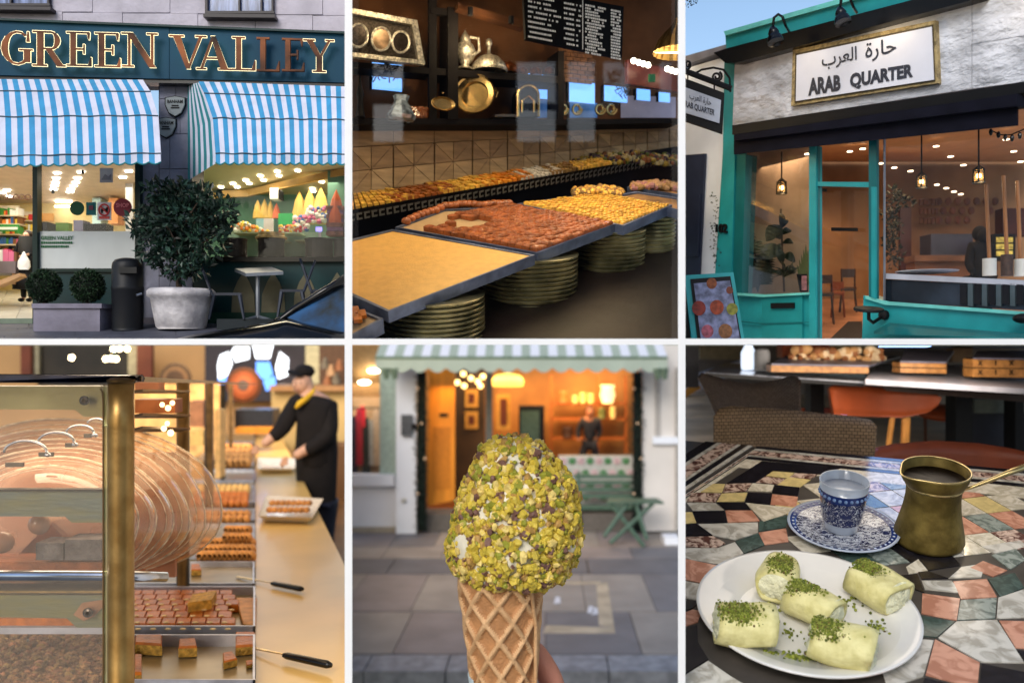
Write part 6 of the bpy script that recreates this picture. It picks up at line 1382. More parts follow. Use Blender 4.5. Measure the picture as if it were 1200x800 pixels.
# ---- back of the room
m_tan = mat('tan_plaster', c(196, 150, 96, .75), var=.1, scale=.2)
rect('bakery_back_wall', m_tan, None, -60, 404, 406, 640, F(84), .5, kind='structure')
rect('dark_doorway', mat('doorway_dark', c(36, 30, 22, .8), var=.5, scale=.3), None, 44, 404, 150, 452, F(81), .5, label='dark window opening with blurred lamps above the blue rail', cat='window opening')
for x0, x1 in ((24, 36), (160, 178)): rect('red_curtain', mat('rust_curtain', c(104, 48, 26, .8), var=.2, scale=.4), None, x0, 404, x1, 446, F(80), .5, label='rust red curtain strip at the %s of the dark opening' % ('start' if x0 < 50 else 'end'), cat='curtain')
rect('pale_frame', mat('pale_frame', c(170, 160, 130, .8)), None, 36, 404, 45, 446, F(80.5), .4, label='pale narrow window frame beside the rust curtain', cat='frame'); rect('pale_frame', mat('pale_frame', (0, 0, 0)), None, 150, 404, 160, 446, F(80.5), .4, label='pale narrow window frame by the second curtain', cat='frame')
for x, y in ((84, 419), (133, 409), (140, 408.5), (149, 408.5), (124, 420.5), (130, 420), (136, 420.5)): MB().ball(P(x, y, 78), .22, 10, 8).build('hanging_bulb', glow('bokeh_bulb', (1, .8, .45), 16), label='small bright bulb glowing in the dark opening above the rail', cat='bulb', group='bulbs in the dark opening')
t = T('arched_window', 'bright arched window with blue and white panes behind the attendant', 'window', P(300, 455, 82)); fw = F(82.5)
m_pw = glow('pane_white', (.85, .92, 1), 2.0); m_pb = glow('pane_blue', (.12, .32, .95), 1.2)
slab('surround', mat('window_dark', c(50, 44, 50, .8), var=.3, scale=.3), t, [(240, 404), (360, 404), (360, 470), (240, 470)], fw, .3)
for pts, m_ in (([(255, 428), (258, 416), (268, 412), (272, 426), (266, 440), (256, 444)], m_pw), ([(275, 406), (292, 406), (292, 420), (276, 424), (271, 412)], m_pw), ([(296, 404), (320, 404), (316, 420), (300, 420)], m_pw), ([(328, 412), (338, 420), (337, 440), (326, 444), (323, 430)], m_pw), ([(300, 424), (316, 424), (320, 438), (312, 446), (300, 440)], m_pb), ([(308, 446), (322, 440), (324, 454), (312, 458)], m_pb), ([(256, 444), (266, 440), (264, 450), (256, 450)], m_pb)):
    slab('pane', m_, t, pts, fw, .05, -.1)
def charger(lab, x, y, r_, Y, cols):
    t = T('round_charger', lab, 'wall plate', P(x, y + r_, Y)); kk = Y / 1000; rs = [1, .78, .55, .3]
    for i, cc_ in enumerate(cols): MB().lathe(P(x, y, Y), [(rs[i] * r_ * kk, -.02 - .05 * i), (rs[i] * r_ * kk * .98, -.1 - .05 * i)], (0, 1, 0), 30, sy=1).build('ring', mat('ch_%d_%d_%d' % cc_, c(*cc_, .85), rough=.35, metal=.3, var=.2, scale=.6), t)
charger('round copper charger plate beside the arched window', 286, 451, 21, 66, [(92, 52, 30), (150, 78, 46), (176, 98, 62), (96, 84, 80)])
charger('dark round charger half hidden behind the long rail', 206, 444, 19, 66, [(70, 54, 40), (104, 80, 58), (66, 50, 40)])
rect('oven_box', mat('oven_dark', c(30, 34, 44, .8), rough=.3), None, 275, 480, 320, 502, F(64), 2, label='dark appliance box below the copper charger', cat='appliance'); rect('oven_edge', mat('basket_gold', c(196, 130, 40, .9)), None, 276, 501, 320, 508, F(63), 2, label='gold rimmed basket in front of the dark appliance', cat='basket')
rect('wall_cabinet', mat('cream_cabinet', c(196, 168, 112, .8), var=.1, scale=.2), None, 318, 458, 406, 526, F(76), 3, label='cream cabinet behind the attendant', cat='cabinet'); rect('wall_ledge', mat('cab_top', c(160, 120, 80, .8)), None, 316, 452, 406, 458, F(75), 4, label='brown ledge on top of the cream cabinet', cat='ledge')
rect('low_cabinet', mat('brown_cabinet', c(110, 76, 46, .8), var=.2, scale=.2), None, 345, 522, 406, 640, F(70), 3, label='brown low cabinet to the right of the attendant', cat='cabinet')
for x0, x1, y0, y1, cc_, lab in ((358, 374, 404, 454, (200, 190, 150), 'pale column between the window and the shelf of jars'), (374, 406, 404, 452, (96, 66, 44), 'dark shelf niche at the upper right of the bakery'),): rect('wall_pier', mat('wp_%d' % x0, c(*cc_, .8)), None, x0, y0, x1, y1, F(80), 1, label=lab, cat='pier')
for i, (x, y) in enumerate(((384, 448), (394, 446), (388, 436), (398, 430), (381, 428))): MB().lathe(P(x, y + 4, 77), [(.35, 0), (.45, .3), (.2, .8), (.2, 1)], seg=10).build('shelf_jar', mat('jar_%d' % (i % 3), c(*((150, 96, 60), (110, 100, 84), (190, 150, 110))[i % 3], .8)), label='%s blurred jar on the dark niche shelf' % ('first', 'second', 'third', 'fourth', 'fifth')[i], cat='jar', smooth=True)
# ---- the attendant
Y = 44; k = Y / 1000; t = T('person', 'attendant in black cap, black top and yellow scarf arranging trays at the counter', 'person', P(360, 600, Y))
def A(x, y, d=0): return P(x, y, Y) + Vector((0, d, 0))
J = [(A(372, 545), 17 * k), (A(371, 515), 16 * k), (A(368, 480), 17 * k), (A(362, 460), 9 * k), (A(354, 447), 12 * k), (A(356, 432), 9 * k), (A(346, 474, -.3), 11 * k), (A(336, 500, -1.0), 8 * k), (A(318, 518, -1.6), 5 * k), (A(386, 478), 11 * k), (A(387, 510, -.6), 9 * k), (A(352, 531, -1.4), 5 * k), (A(366, 580), 15 * k), (A(362, 640), 11 * k), (A(378, 580), 15 * k), (A(376, 640), 11 * k)]
ed = [(0, 1), (1, 2), (2, 3), (3, 4), (4, 5), (2, 6), (6, 7), (7, 8), (2, 9), (9, 10), (10, 11), (0, 12), (12, 13), (0, 14), (14, 15)]
skin('body', J, ed, m_skin, t)
m_blk = mat('black_wool', c(26, 20, 18, .7), rough=.9, var=.2)
TJ = [(A(372, 560), 25 * k), (A(371, 515), 23 * k), (A(368, 482), 24 * k), (A(347, 474, -.3), 13 * k), (A(337, 500, -1.0), 10 * k), (A(326, 511, -1.4), 7.5 * k), (A(386, 479), 13.5 * k), (A(388, 510, -.6), 11.5 * k), (A(364, 526, -1.3), 8 * k), (A(365, 462), 10 * k)]
skin('top', TJ, [(0, 1), (1, 2), (2, 3), (3, 4), (4, 5), (2, 6), (6, 7), (7, 8), (2, 9)], m_blk, t)
MB().lathe(A(371, 640), [(20 * k, 0), (23 * k, 60 * k), (25 * k, 110 * k), (23 * k, 150 * k), (15 * k, 172 * k)], seg=24, sy=.75).build('apron', m_blk, t, smooth=True)
skin('trousers', [(A(372, 560), 25 * k), (A(364, 600), 19 * k), (A(362, 650), 10 * k), (A(378, 600), 19 * k), (A(376, 650), 14 * k)], [(0, 1), (1, 2), (0, 3), (3, 4)], mat('navy_trousers', c(24, 24, 40, .8)), t)
MB().ball(A(357, 435), 12 * k, 16, 10, sz=.7).build('cap', m_blk, t, smooth=True); MB().lathe(A(348, 438, -.5), [(.01, 0), (9 * k, .02), (9 * k, .1), (.01, .12)], (.3, -.2, 1), 16, sx=1.1, sy=.9).build('cap_peak', m_blk, t)
MB().ball(A(354, 450, -.15), 10.5 * k, 16, 12, sz=1.15).ball(A(349, 451, -.55), 2.2 * k, 8, 6).build('face', m_skin, t, smooth=True)
MB().ball(A(350, 448, -.56), 1.0 * k, 8, 6).build('eye', M1['black'], t); MB().ball(A(355.5, 448, -.58), 1.0 * k, 8, 6).build('eye', M1['black'], t); MB().ball(A(352, 456, -.55), 1.6 * k, 8, 5, sx=1.6, sz=.4).build('mouth', mat('lip', c(170, 90, 80, .8)), t); MB().ball(A(364.5, 450, 0), 2.4 * k, 8, 6, sz=1.5).build('ear', m_skin, t, smooth=True)
m_ys = mat('yellow_scarf', c(226, 176, 40, .9), rough=.7, var=.1)
MB().tube([A(366, 452, .2), A(368, 460, -.3), A(362, 467, -.9), A(357, 471, -1.1), A(353, 476, -1.15)], [2 * k, 3 * k, 3.2 * k, 3.4 * k, 1.6 * k], 10).build('yellow_scarf', m_ys, t, smooth=True)
for hx, hy, s_ in ((314, 520, -1), (347, 533, -1)):
    for f_ in range(5):
        a_ = -.5 + f_ * .28; p0 = A(hx, hy - 2 + f_ * 1.6, -1.65); MB().tube([p0, p0 + Vector((s_ * 5 * k, -.05, -1.2 * k + a_ * k)), p0 + Vector((s_ * (8 - abs(f_ - 2)) * k, -.02, -4.5 * k))], [2.0 * k, 1.8 * k, 1.2 * k], 7).build('finger', m_skin, t, smooth=True)
# room lamps
lamp('bakery_lamps', 'AREA', P(270, 404, 30) + Vector((0, 0, -.3)), 800, (1, .72, .4), 9, (0, 0, 0), 22)
lamp('bakery_lamps_far', 'AREA', P(300, 404, 64), 3000, (1, .72, .4), 18, (R(20), 0, 0), 14)
lamp('case_lamp', 'AREA', P(60, 430, 13.4), 60, (1, .8, .58), 2.6, (R(-15), 0, 0), 1.2)
lamp('bakery_near', 'AREA', P(230, 405, 15.5) + Vector((0, 0, -.1)), 70, (1, .76, .46), 3.2, (0, 0, 0), 4)
trim(x1=406.5, y0=402.5)
# ================================================================== 5: cornet in front of the street
S5 = 90.0; f5 = F(S5)
m_sage = mat('sage_cloth', c(164, 176, 162, .85), rough=.8, var=.05, scale=.4); m_pw5 = mat('shop_white_paint', c(226, 230, 238, 1.0), rough=.5, var=.04, scale=.3)
m_cloth = mat('white_cloth', c(222, 224, 232, .85), rough=.8, var=.03)
g5 = Pl((0, 0, 0), (0, 0, 1))
assert CZ == 20
# pavement (street level): wall foot at y=622
mpv = [mat('york_slab_%d' % i, c(*v, 1.15), rough=.65, var=.12, scale=.35, bump=.6, bscale=1.5, detail=8) for i, v in enumerate(((124, 116, 114), (104, 102, 104), (132, 126, 120), (92, 92, 96), (142, 132, 122)))]
MB().prism([g5.hit(x, y, -.12) for x, y in ((300, 772), (900, 772), (900, 615), (300, 615))], (0, 0, -.5)).build('pavement_bed', mat('joint_sand', c(84, 78, 70, .6), var=.2, scale=.5), kind='structure')
def flag(pts, m_, up=0): 
    cx = sum(p[0] for p in pts) / len(pts); cy = sum(p[1] for p in pts) / len(pts)
    pts = [(x + (cx - x) * .012, y + (cy - y) * .022) for x, y in pts]
    MB().prism([g5.hit(x, y, up) for x, y in pts], (0, 0, -.3)).build('paving_slab', mpv[m_], kind='structure')
# photographed slabs; the joints lean with the vanishing point at (575, 400)
rows5 = [(772, 735, (2, 1, 0, 4)), (765, 717, ()),]
def vx(x, y, y2, vx_=640): return vx_ + (x - vx_) * (y2 - 400) / (y - 400)
bands = [(622, 640, 0, 60), (640, 654, 1, 75), (654, 672, 3, 999), (672, 716, 2, 68), (716, 766, 0, 100)]
rd = random.Random(4)
for bi, (ya, yb, mi_, stp_) in enumerate(bands):
    if stp_ > 900:
        for x0, x1 in ((330, 452), (452, 560), (560, 690), (690, 900)): flag([(x0, yb), (x1, yb), (vx(x1, yb, ya), ya), (vx(x0, yb, ya), ya)], 3)
        continue
    x = 330 + rd.uniform(0, 30)
    while x < 880:
        x2 = x + stp_ * rd.uniform(.85, 1.3); flag([(x, yb), (x2, yb), (vx(x2, yb, ya), ya), (vx(x, yb, ya), ya)], rd.choice((mi_, 0, 2, 1))); x = x2
xk = 330
while xk < 860: MB().prism([g5.hit(xk + .6, 786, .02), g5.hit(xk + 95, 786, .02), g5.hit(vx(xk + 95, 786, 766.8), 766.8, .02), g5.hit(vx(xk + .6, 786, 766.8), 766.8, .02)], (0, 0, -1.2)).build('kerb', mat('kerb_granite', c(150, 152, 158, .8), rough=.6, var=.25, scale=1.2, bump=.5), kind='structure'); xk += 96
MB().prism([g5.hit(-900, 1500, -.9), g5.hit(2200, 1500, -.9), g5.hit(2200, 786, -.9), g5.hit(-900, 786, -.9)], (0, 0, -.3)).build('road', mat('asphalt', (.03, .03, .032), rough=.8, var=.3, scale=2, bump=.5), kind='structure')
MB().prism([Vector((-1500, -500, -1.5)), Vector((1500, -500, -1.5)), Vector((1500, 2500, -1.5)), Vector((-1500, 2500, -1.5))], (0, 0, -.1)).build('ground', mat('far_ground', (.12, .12, .12)), kind='structure')
for pts in ([(636, 741.5), (721, 741.5), (720, 735), (640, 732)], [(702, 732), (720, 735), (712, 682), (699, 684)], [(640, 684), (699, 684), (706, 681), (640, 681)]):
    MB().prism([g5.hit(x, y, .012) for x, y in pts], (0, 0, -.008)).build('pale_marking', mat('pale_strip', c(196, 182, 158, .75), var=.2, scale=.6), kind='structure')
for x, y in ((653, 703), (697, 716), (692, 714)): MB().prism([g5.hit(x - 4, y + 4, .03), g5.hit(x + 4, y + 3, .03), g5.hit(x + 3, y - 4, .03), g5.hit(x - 2, y - 4, .03)], (0, 0, .02)).build('paper_scrap', m_cloth, label='pale paper scrap on the pavement, %s' % {653: 'right of the cone', 697: 'beside the pale corner marking', 692: 'tiny one touching the corner scrap'}[x], cat='litter')
# building
t = T('parlour_front', 'white and sage shop building behind the cornet', 'building', P(600, 622, S5))
def r5(name, m, x0, y0, x1, y1, th, off=0, par=None, **kw): return rect(name, m, par or t, x0, y0, x1, y1, f5, th, off, **kw)
r5('left_base_wall', m_pw5, 380, 560, 466, 622, 2, 0); r5('left_sill', m_pw5, 380, 556, 462, 569, 1, -1.0)
r5('left_sage_frame', mat('sage_paint', c(176, 196, 184, .8), rough=.5), 445, 404, 466, 558, 1.2, -.4); r5('pilaster', m_pw5, 464, 418, 487.5, 625, 3, -1.4)
r5('foundation_strip', mat('tan_foot', c(190, 180, 160, .7)), 380, 618, 466, 624, .6, -.6)
r5('right_pilaster', mat('warm_white', c(216, 210, 204, .95), rough=.5, var=.05, scale=.3), 753, 404, 796.5, 622, 3, -1.2); r5('pilaster_panel', mat('warm_white2', c(186, 180, 174, .75)), 768, 430, 774, 516, .3, -1.35); r5('pilaster_band', m_pw5, 765, 512, 796.5, 520, .5, -1.7); r5('pilaster_edge', mat('warm_white2', (0, 0, 0)), 792, 430, 796.5, 620, .4, -1.6)
r5('downpipe_foot', m_pw5, 779, 630, 796.5, 645, 2, -6)
# clothes window
r5('window_back', mat('boutique_back', c(176, 146, 112, .7), var=.2, scale=.4), 380, 404, 446, 558, .3, 6.5)
MB().prism([P(380, 404, 90.5), P(446, 404, 90.5), P(446, 470, 97), P(380, 470, 97)], (0, 0, .2)).build('boutique_ceiling', mat('boutique_ceiling', c(222, 180, 126, .7)), kind='structure')
r5('window_glass', glass('boutique_glass', refl=.6), 380, 404, 446, 557, .05, .6)
for x, y in ((413, 412), (434, 411), (438, 434.5), (427, 448)): MB().ball(P(x, y, 93), .38, 10, 8, sx=1.8, sz=.6).build('boutique_lamp', glow('bq_lamp', (1, .84, .55), 12), label='glowing lamp in the clothes shop window, %s' % {(413, 412): 'by the left partition', (434, 411): 'near the awning', (438, 434.5): 'beside the sage frame', (427, 448): 'lowest of them'}[(x, y)], cat='lamp')
lamp('boutique_light', 'AREA', P(425, 450, 93.5), 900, (1, .8, .55), 5, (0, 0, 0))
for i, (x0, x1, y0, y1, cc_) in enumerate(((409, 417, 488, 556, (36, 34, 54)), (417, 424, 478, 545, (150, 30, 50)), (420, 427, 476, 500, (210, 40, 60)), (425, 432, 490, 556, (30, 40, 44)), (430, 437, 492, 545, (150, 150, 150)), (437, 444, 480, 545, (170, 150, 130)))):
    yb_ = y1; b = MB().slab([(x0 + 2, y0), (x1 - 2, y0), (x1, y0 + 5), (x1 + .5, y1), (x0 - .5, y1), (x0, y0 + 5)], F(94 + i * .2), .9)
    b.build('hanging_garment', mat('garment_%d' % i, c(*cc_, .85), rough=.9), label='%s garment hanging in the clothes shop window' % ('navy', 'dark red', 'short bright red', 'black', 'grey', 'beige')[i], cat='garment')
MB().tube([P(400, 478, 94.3), P(446, 478, 94.3)], .1).build('clothes_rail', M1['black'], label='dark rail holding the garments', cat='rail')
# awning
t2 = T('sage_awning', 'sage and white striped awning with a scalloped hem above the cornet', 'awning', P(610, 436, 84))
N = 16; vs = []; fs = []; mi = []
for i in range(N * 2 + 1): x = 440 + i * 342 / (N * 2); vs += [P(x + (610 - x) * .05, 396, 88.5), P(x, 419, 84)]
for i in range(N * 2): fs.append((2 * i, 2 * i + 2, 2 * i + 3, 2 * i + 1)); mi.append(i % 2)
o = mk('canopy', vs, fs, [m_sage, m_cloth], t2, mi); o.modifiers.new('s', 'SOLIDIFY').thickness = .1
vs = []; fs = []
M_ = 160
for i in range(M_ + 1): x = 440 + i * 342 / M_; vs += [P(x, 418.5, 84), P(x, 431 + 5.5 * abs(math.sin(i / M_ * math.pi * 16.5)), 83.8)]
for i in range(M_): fs.append((2 * i, 2 * i + 2, 2 * i + 3, 2 * i + 1))
o = mk('valance', vs, fs, m_sage, t2); o.modifiers.new('s', 'SOLIDIFY').thickness = .1
MB().tube([P(440, 419, 83.9), P(782, 419, 83.9)], .16, 6).build('front_bar', mat('sage_dark', c(110, 130, 110, .8)), t2)
for x in (452, 462, 770, 778): MB().tube([P(x, 431, 83.9), P(x + 1, 444, 84)], [.5, .25], 6).build('tassel', mat('sage_dark', (0, 0, 0)), t2)
r5('intercom_plate', mat('intercom_grey', c(96, 100, 106, .8), rough=.35, metal=.5, var=.2), 470, 486, 483, 510, .6, -2.0)
MB().ball(P(485, 499, 88), .3, 10, 8).build('knob', M1['black'], t); MB().ball(P(473.5, 586, 88.4), .28, 8, 6).build('bell', m_silv, t)
# greenery columns round the shopfront
m_gar = mat('garland', c(24, 44, 34, .8), var=.4, island=.4)
for x0, x1, lab in ((487.5, 500, 'dark fir garland climbing the left edge of the shop opening'), (741, 753, 'dark fir garland down the right edge of the shop opening')):
    t2 = T('fir_garland', lab, 'garland', P((x0 + x1) / 2, 620, 88)); vs, fs = [], []
    for i in range(24):
        v, f = leaves(P((x0 + x1) / 2 + math.sin(i) * 1, 440 + i * 7.6, 88.2), (.62, .5, .5), 70, .34, i, .2, aspect=.3); o = len(vs); vs += v; fs += [tuple(a + o for a in q) for q in f]
    mk('needles', vs, fs, m_gar, t2); rect('core', M1['black'], t2, x0 + 1.5, 436, x1 - 1, 622, F(88.8), .4)
    for i in range(4): MB().ball(P((x0 + x1) / 2 + (i % 3 - 1) * 4, 455 + i * 41, 87.6), .1, 8, 6).build('fairy_light', glow('fairy', (1, .7, .45), .2), t2)
# warm interior
m_or = mat('amber_wall', c(190, 122, 50, .75), var=.2, scale=.25); m_dk = mat('umber_wall', c(78, 54, 26, .8), var=.3, scale=.2)
rect('parlour_back_wall', m_or, None, 490, 425, 752, 600, F(104), .4, kind='structure')
MB().prism([P(494, 604, 90), P(752, 604, 90), P(752, 580, 104), P(494, 580, 104)], (0, 0, -.3)).build('parlour_floor', mat('parlour_floor', c(150, 84, 36, .8), rough=.3, var=.2, scale=.3), kind='structure')
r5('threshold', mat('step_grey', c(104, 98, 92, .8)), 487, 602, 752, 622, 3, -.2)
t2 = T('open_door', 'open honey coloured wooden door behind the cornet', 'door', P(520, 590, 91)); m_hw = mat('honey_wood', c(226, 142, 44, .9), rough=.4, var=.15, scale=.5, stretch=(3, 1, .4))
slab('leaf', m_hw, t2, [(503, 432), (533, 432), (533, 586), (501, 592)], F(91.5), .4); rect('rail', M1['black'], t2, 515, 484, 525, 488, F(91.4), .3)
slab('panel', mat('honey_wood2', c(200, 122, 36, .9), rough=.4, var=.1), t2, [(508, 500), (528, 500), (528, 572), (508, 574)], F(91.5), .1, -.08)
rect('dark_passage_wall', m_dk, None, 533, 430, 568, 600, F(99), .4, label='dark olive wall panel right of the open door', cat='wall panel')
for x0, x1, y0, y1, lab in ((545, 560, 456, 477, 'upper framed picture on the dark olive panel'), (545, 560, 482, 502, 'lower framed picture on the dark olive panel'), (582, 598, 462, 503, 'tall framed picture right of the grey column')):
    t3 = T('framed_picture', lab, 'picture', P(x0, y1, 98)); rect('frame', mat('amber_frame', c(214, 150, 60, .9)), t3, x0, y0, x1, y1, F(98.5), .2); rect('print', mat('print_brown', c(110, 50, 26, .8)), t3, x0 + 4, y0 + 5, x1 - 4, y1 - 5, F(98.4), .05)
rect('grey_column', mat('column_grey', c(96, 98, 92, .8)), None, 569, 436, 577, 600, F(92), .6, label='slim grey column between the pictures', cat='column')
for x, y in ((543, 438), (552, 443), (544, 452), (560, 447), (566, 441), (536, 448), (563, 452)): MB().ball(P(x, y, 97), .3, 8, 6).build('ceiling_bulb', glow('am_bulb', (1, .66, .22), 4), label='warm round bulb glowing under the awning hem', cat='bulb', group='bulbs left of the grey column')
MB().lathe(P(595, 452, 95), [(1.7, 0), (1.8, .6), (1.3, 1.2), (.2, 1.4)], seg=20).build('amber_shade', glow('am_shade', (1, .62, .1), 1.6), label='large amber lampshade just above the ice cream', cat='lamp shade')
rect('black_cabinet', M1['black'], None, 608, 476, 638, 522, F(98), 2, label='dark glass fronted cabinet above the nuts', cat='cabinet'); rect('cabinet_glass', mat('cab_green', c(70, 90, 80, .8), rough=.2), None, 610, 481, 632, 520, F(97.9), .05, label='greenish glass door of the dark cabinet', cat='cabinet door')
t2 = T('wall_shelving', 'amber lit wall shelving with vases and bowls', 'shelving', P(690, 530, 102)); m_or2 = mat('shelf_amber', c(170, 90, 30, .9))
for y in (472, 490, 513): rect('shelf_board', m_or2, t2, 646, y, 735, y + 2.5, F(101), 1.6)
for x in (645, 700, 733): rect('upright', m_or2, t2, x, 440, x + 2, 530, F(101), 1.2)
for x, y, r_, h_, m_, lab in ((660, 472, 6, 14, 'terracotta', 'terracotta jug on the top amber shelf'), (674, 472, 4, 9, 'cream', 'first cream jar on the top amber shelf'), (683, 472, 4, 12, 'cream', 'second cream jar on the top amber shelf'), (692, 472, 4, 11, 'cream', 'third cream jar on the top amber shelf'), (712, 472, 9, 21, 'lit', 'large glowing vase on the top amber shelf'), (705, 490, 5, 12, 'green', 'green bottle group on the middle amber shelf'), (718, 490, 4, 14, 'cream', 'pale vase on the middle amber shelf'), (665, 512, 7, 12, 'brown', 'brown round basket on the bottom amber shelf')):
    kk = .1; MB().lathe(P(x, y, 100.5), [(r_ * .7 * kk, 0), (r_ * kk, h_ * .45 * kk), (r_ * .8 * kk, h_ * .8 * kk), (r_ * .95 * kk, h_ * kk)], seg=14).build('shelf_vase', {'terracotta': mat('terracotta', c(216, 100, 40, .9)), 'cream': mat('cream_pot', c(240, 190, 110, .9)), 'lit': glow('vase_glow', (1, .66, .28), 1.0), 'green': mat('bottle_green', c(110, 110, 50, .8)), 'brown': mat('basket_brown', c(70, 40, 20, .8))}[m_], label=lab, cat='vase', smooth=True)
figure('person', 'dark clothed shop worker walking in front of the amber shelves', 97, 92, 691, 474, mat('charcoal_cloth', c(34, 28, 28, .8)), mat('charcoal_cloth', (0, 0, 0)), mat('skin_amber', c(190, 120, 80, .8)), mat('hair_brown', c(90, 44, 24, .8)), dict(shL=(-.09, .2), shR=(.11, .2), hipL=(-.05, .5), kneeL=(-.12, .72), ankL=(-.14, .95), kneeR=(.09, .72), ankR=(.12, .95), elR=(.13, .36), haR=(.06, .44, .05)))
lamp('parlour_lamps', 'AREA', P(620, 440, 97), 1900, (1, .62, .26), 12, (0, 0, 0), 8); lamp('parlour_lamps_door', 'AREA', P(525, 445, 89.7), 350, (1, .6, .2), 2, (R(-20), 0, 0)); lamp('parlour_shelf', 'AREA', P(690, 445, 98), 1000, (1, .62, .26), 7, (R(25), 0, 0))
# counter front with flowers, sage bench, folding table
rect('flower_panel', mat('pale_panel5', c(196, 196, 190, .75)), None, 655, 534, 742, 592, F(92), .6, label='pale panel printed with flowers behind the green bench', cat='panel')
rd = random.Random(5); 
for j in range(4):
    for i in range(8):
        x = 660 + i * 10.5 + (j % 2) * 5; y = 540 + j * 14
        if x > 740: continue
        t2 = T('painted_flower', 'small green and pink painted flower on the pale panel', 'flower motif', P(x, y + 3, 91.9), 'flowers painted on the pale panel')
        for a_ in range(5): MB().ball(P(x + 2.6 * math.cos(a_ * 1.257), y + 2.6 * math.sin(a_ * 1.257), 91.9), .17, 6, 4, sy=.4).build('petal', mat('leafgreen5', c(60, 130, 70, .8)) if (i + j) % 2 else mat('petal_pink', c(216, 180, 184, .8)), t2)
t2 = T('green_bench', 'sage green slatted bench in front of the flower panel', 'bench', P(705, 600, 90)); m_sg = mat('bench_sage', c(92, 120, 102, .65), rough=.5)
for y in (556, 563, 571, 579, 592): rect('slat', m_sg, t2, 672, y, 762, y + 4.5, F(89.5), .3)
for x in (676, 755): rect('leg', m_sg, t2, x, 553, x + 4, 614, F(89.3), .4)
rect('bench_back_board', mat('dark_green5', c(40, 66, 50, .8)), None, 655, 592, 745, 612, F(91.5), .3, label='dark green board below the flower panel', cat='panel')  # board in one even dark green
t2 = T('folding_table', 'folding table with crossed green legs in front of the bench', 'table', P(740, 640, 84)); 
MB().prism([P(715, 583, 86), P(770, 583, 86), P(778, 588, 84), P(710, 588, 84)], (0, 0, -.2)).build('top', m_sg, t2)
for a_, b_ in (((716, 590), (755, 640)), ((765, 590), (715, 636)), ((735, 590), (708, 628)), ((745, 590), (758, 632))): MB().tube([P(*a_, 84.5), P(*b_, 83)], .22, 6).build('leg', m_sg, t2)
# ---- the cornet
YC = 12.0; kc = YC / 1000
m_waf = mat('wafer', c(222, 174, 124, .88), rough=.55, var=.1, scale=3, bump=.5, bscale=30, col2=c(230, 186, 138, .88)); m_wafd = mat('wafer_pit', c(196, 142, 94, .85), rough=.6, var=.18, scale=4, bump=.5, bscale=30)
m_ice = mat('ice_cream', c(240, 234, 214, .9), rough=.4, var=.04, bump=.3, bscale=6)
t = T('ice_cream_cone', 'wafer cornet holding white ice cream coated in chopped pistachio', 'ice cream', P(597, 860, YC))
top, bot = Vector(P(586, 668, YC)), Vector(P(592.5, 860, YC)); axv = (bot - top); Lc = axv.length; axn = axv.normalized()
xr = Vector((1, 0, 0)); xr = (xr - axn * xr.dot(axn)).normalized(); yr = axn.cross(xr)
def rc(u): return (51.5 - 19.5 * u) * kc
def cpt(u, th, dr=0): return top + axv * u + (xr * math.cos(th) + yr * math.sin(th)) * (rc(u) + dr)
NU, NT = 100, 160; vs = []; fs = []; mi = []
def ridge(u, th):
    a = (th / (2 * math.pi) * 9 + u * 4.6) % 1; b_ = (th / (2 * math.pi) * 9 - u * 4.6 + .35) % 1
    f_ = lambda q: max(0, 1 - min(q, 1 - q) / .17); m_ = max(f_(a), f_(b_)); return m_ ** .6
for i in range(NU + 1):
    for j in range(NT): u = -.05 + 1.05 * i / NU; th = 2 * math.pi * j / NT; vs.append(cpt(u, th, -.055 + .075 * ridge(u, th)))
for i in range(NU):
    for j in range(NT):
        u = -.05 + 1.05 * (i + .5) / NU; th = 2 * math.pi * (j + .5) / NT
        fs.append((i * NT + j, i * NT + (j + 1) % NT, (i + 1) * NT + (j + 1) % NT, (i + 1) * NT + j)); mi.append(0 if ridge(u, th) > .45 else 1)
mk('wafer_cone', vs, fs, [m_waf, m_wafd], t, mi, smooth=True)
MB().tube([cpt(-.03, .9, .02), cpt(.3, .62, .03), cpt(.7, .45, .03), cpt(1, .35, .03)], .03, 6).build('wafer_seam', m_waf, t, smooth=True)
# ice cream profile in photograph points (y, left, right)
pr = [(511, 590, 608), (516, 577, 624), (524, 565, 638), (537, 558, 649), (548, 552, 660), (560, 548, 672), (575, 540, 675), (590, 535, 677), (612, 532, 678), (631, 526, 680), (645, 526, 675), (655, 528, 672), (668, 535, 666), (676, 552, 660), (683, 600, 652)]
def prof(y):
    for (y0, a, b_), (y1, c_, d_) in zip(pr, pr[1:]):
        if y0 <= y <= y1: f_ = (y - y0) / (y1 - y0); return a + (c_ - a) * f_, b_ + (d_ - b_) * f_
vs = []; fs = []; NY, NT = 60, 64
def ipt(y, th, dr=0):
    l, r = prof(y); cx = (l + r) / 2; w_ = max(.5, (r - l) / 2 + dr + 1.8 * math.sin(3 * th + y * .11) * math.sin(y * .07 + th) + 1.1 * math.sin(7 * th - y * .17))
    return P(cx + w_ * math.cos(th), y, YC) + Vector((0, -w_ * kc * math.sin(th) * .95, 0))
for i in range(NY + 1):
    y = 511.2 + (682.8 - 511.2) * i / NY
    for j in range(NT): th = 2 * math.pi * j / NT; vs.append(ipt(y, th, -3.4 + 1.6 * math.sin(th * 3 + y * .06) + 1.2 * math.sin(th * 5 - y * .09)))
for i in range(NY): fs += [(i * NT + j, i * NT + (j + 1) % NT, (i + 1) * NT + (j + 1) % NT, (i + 1) * NT + j) for j in range(NT)]
mk('ice_cream', vs, fs, m_ice, t, smooth=True)
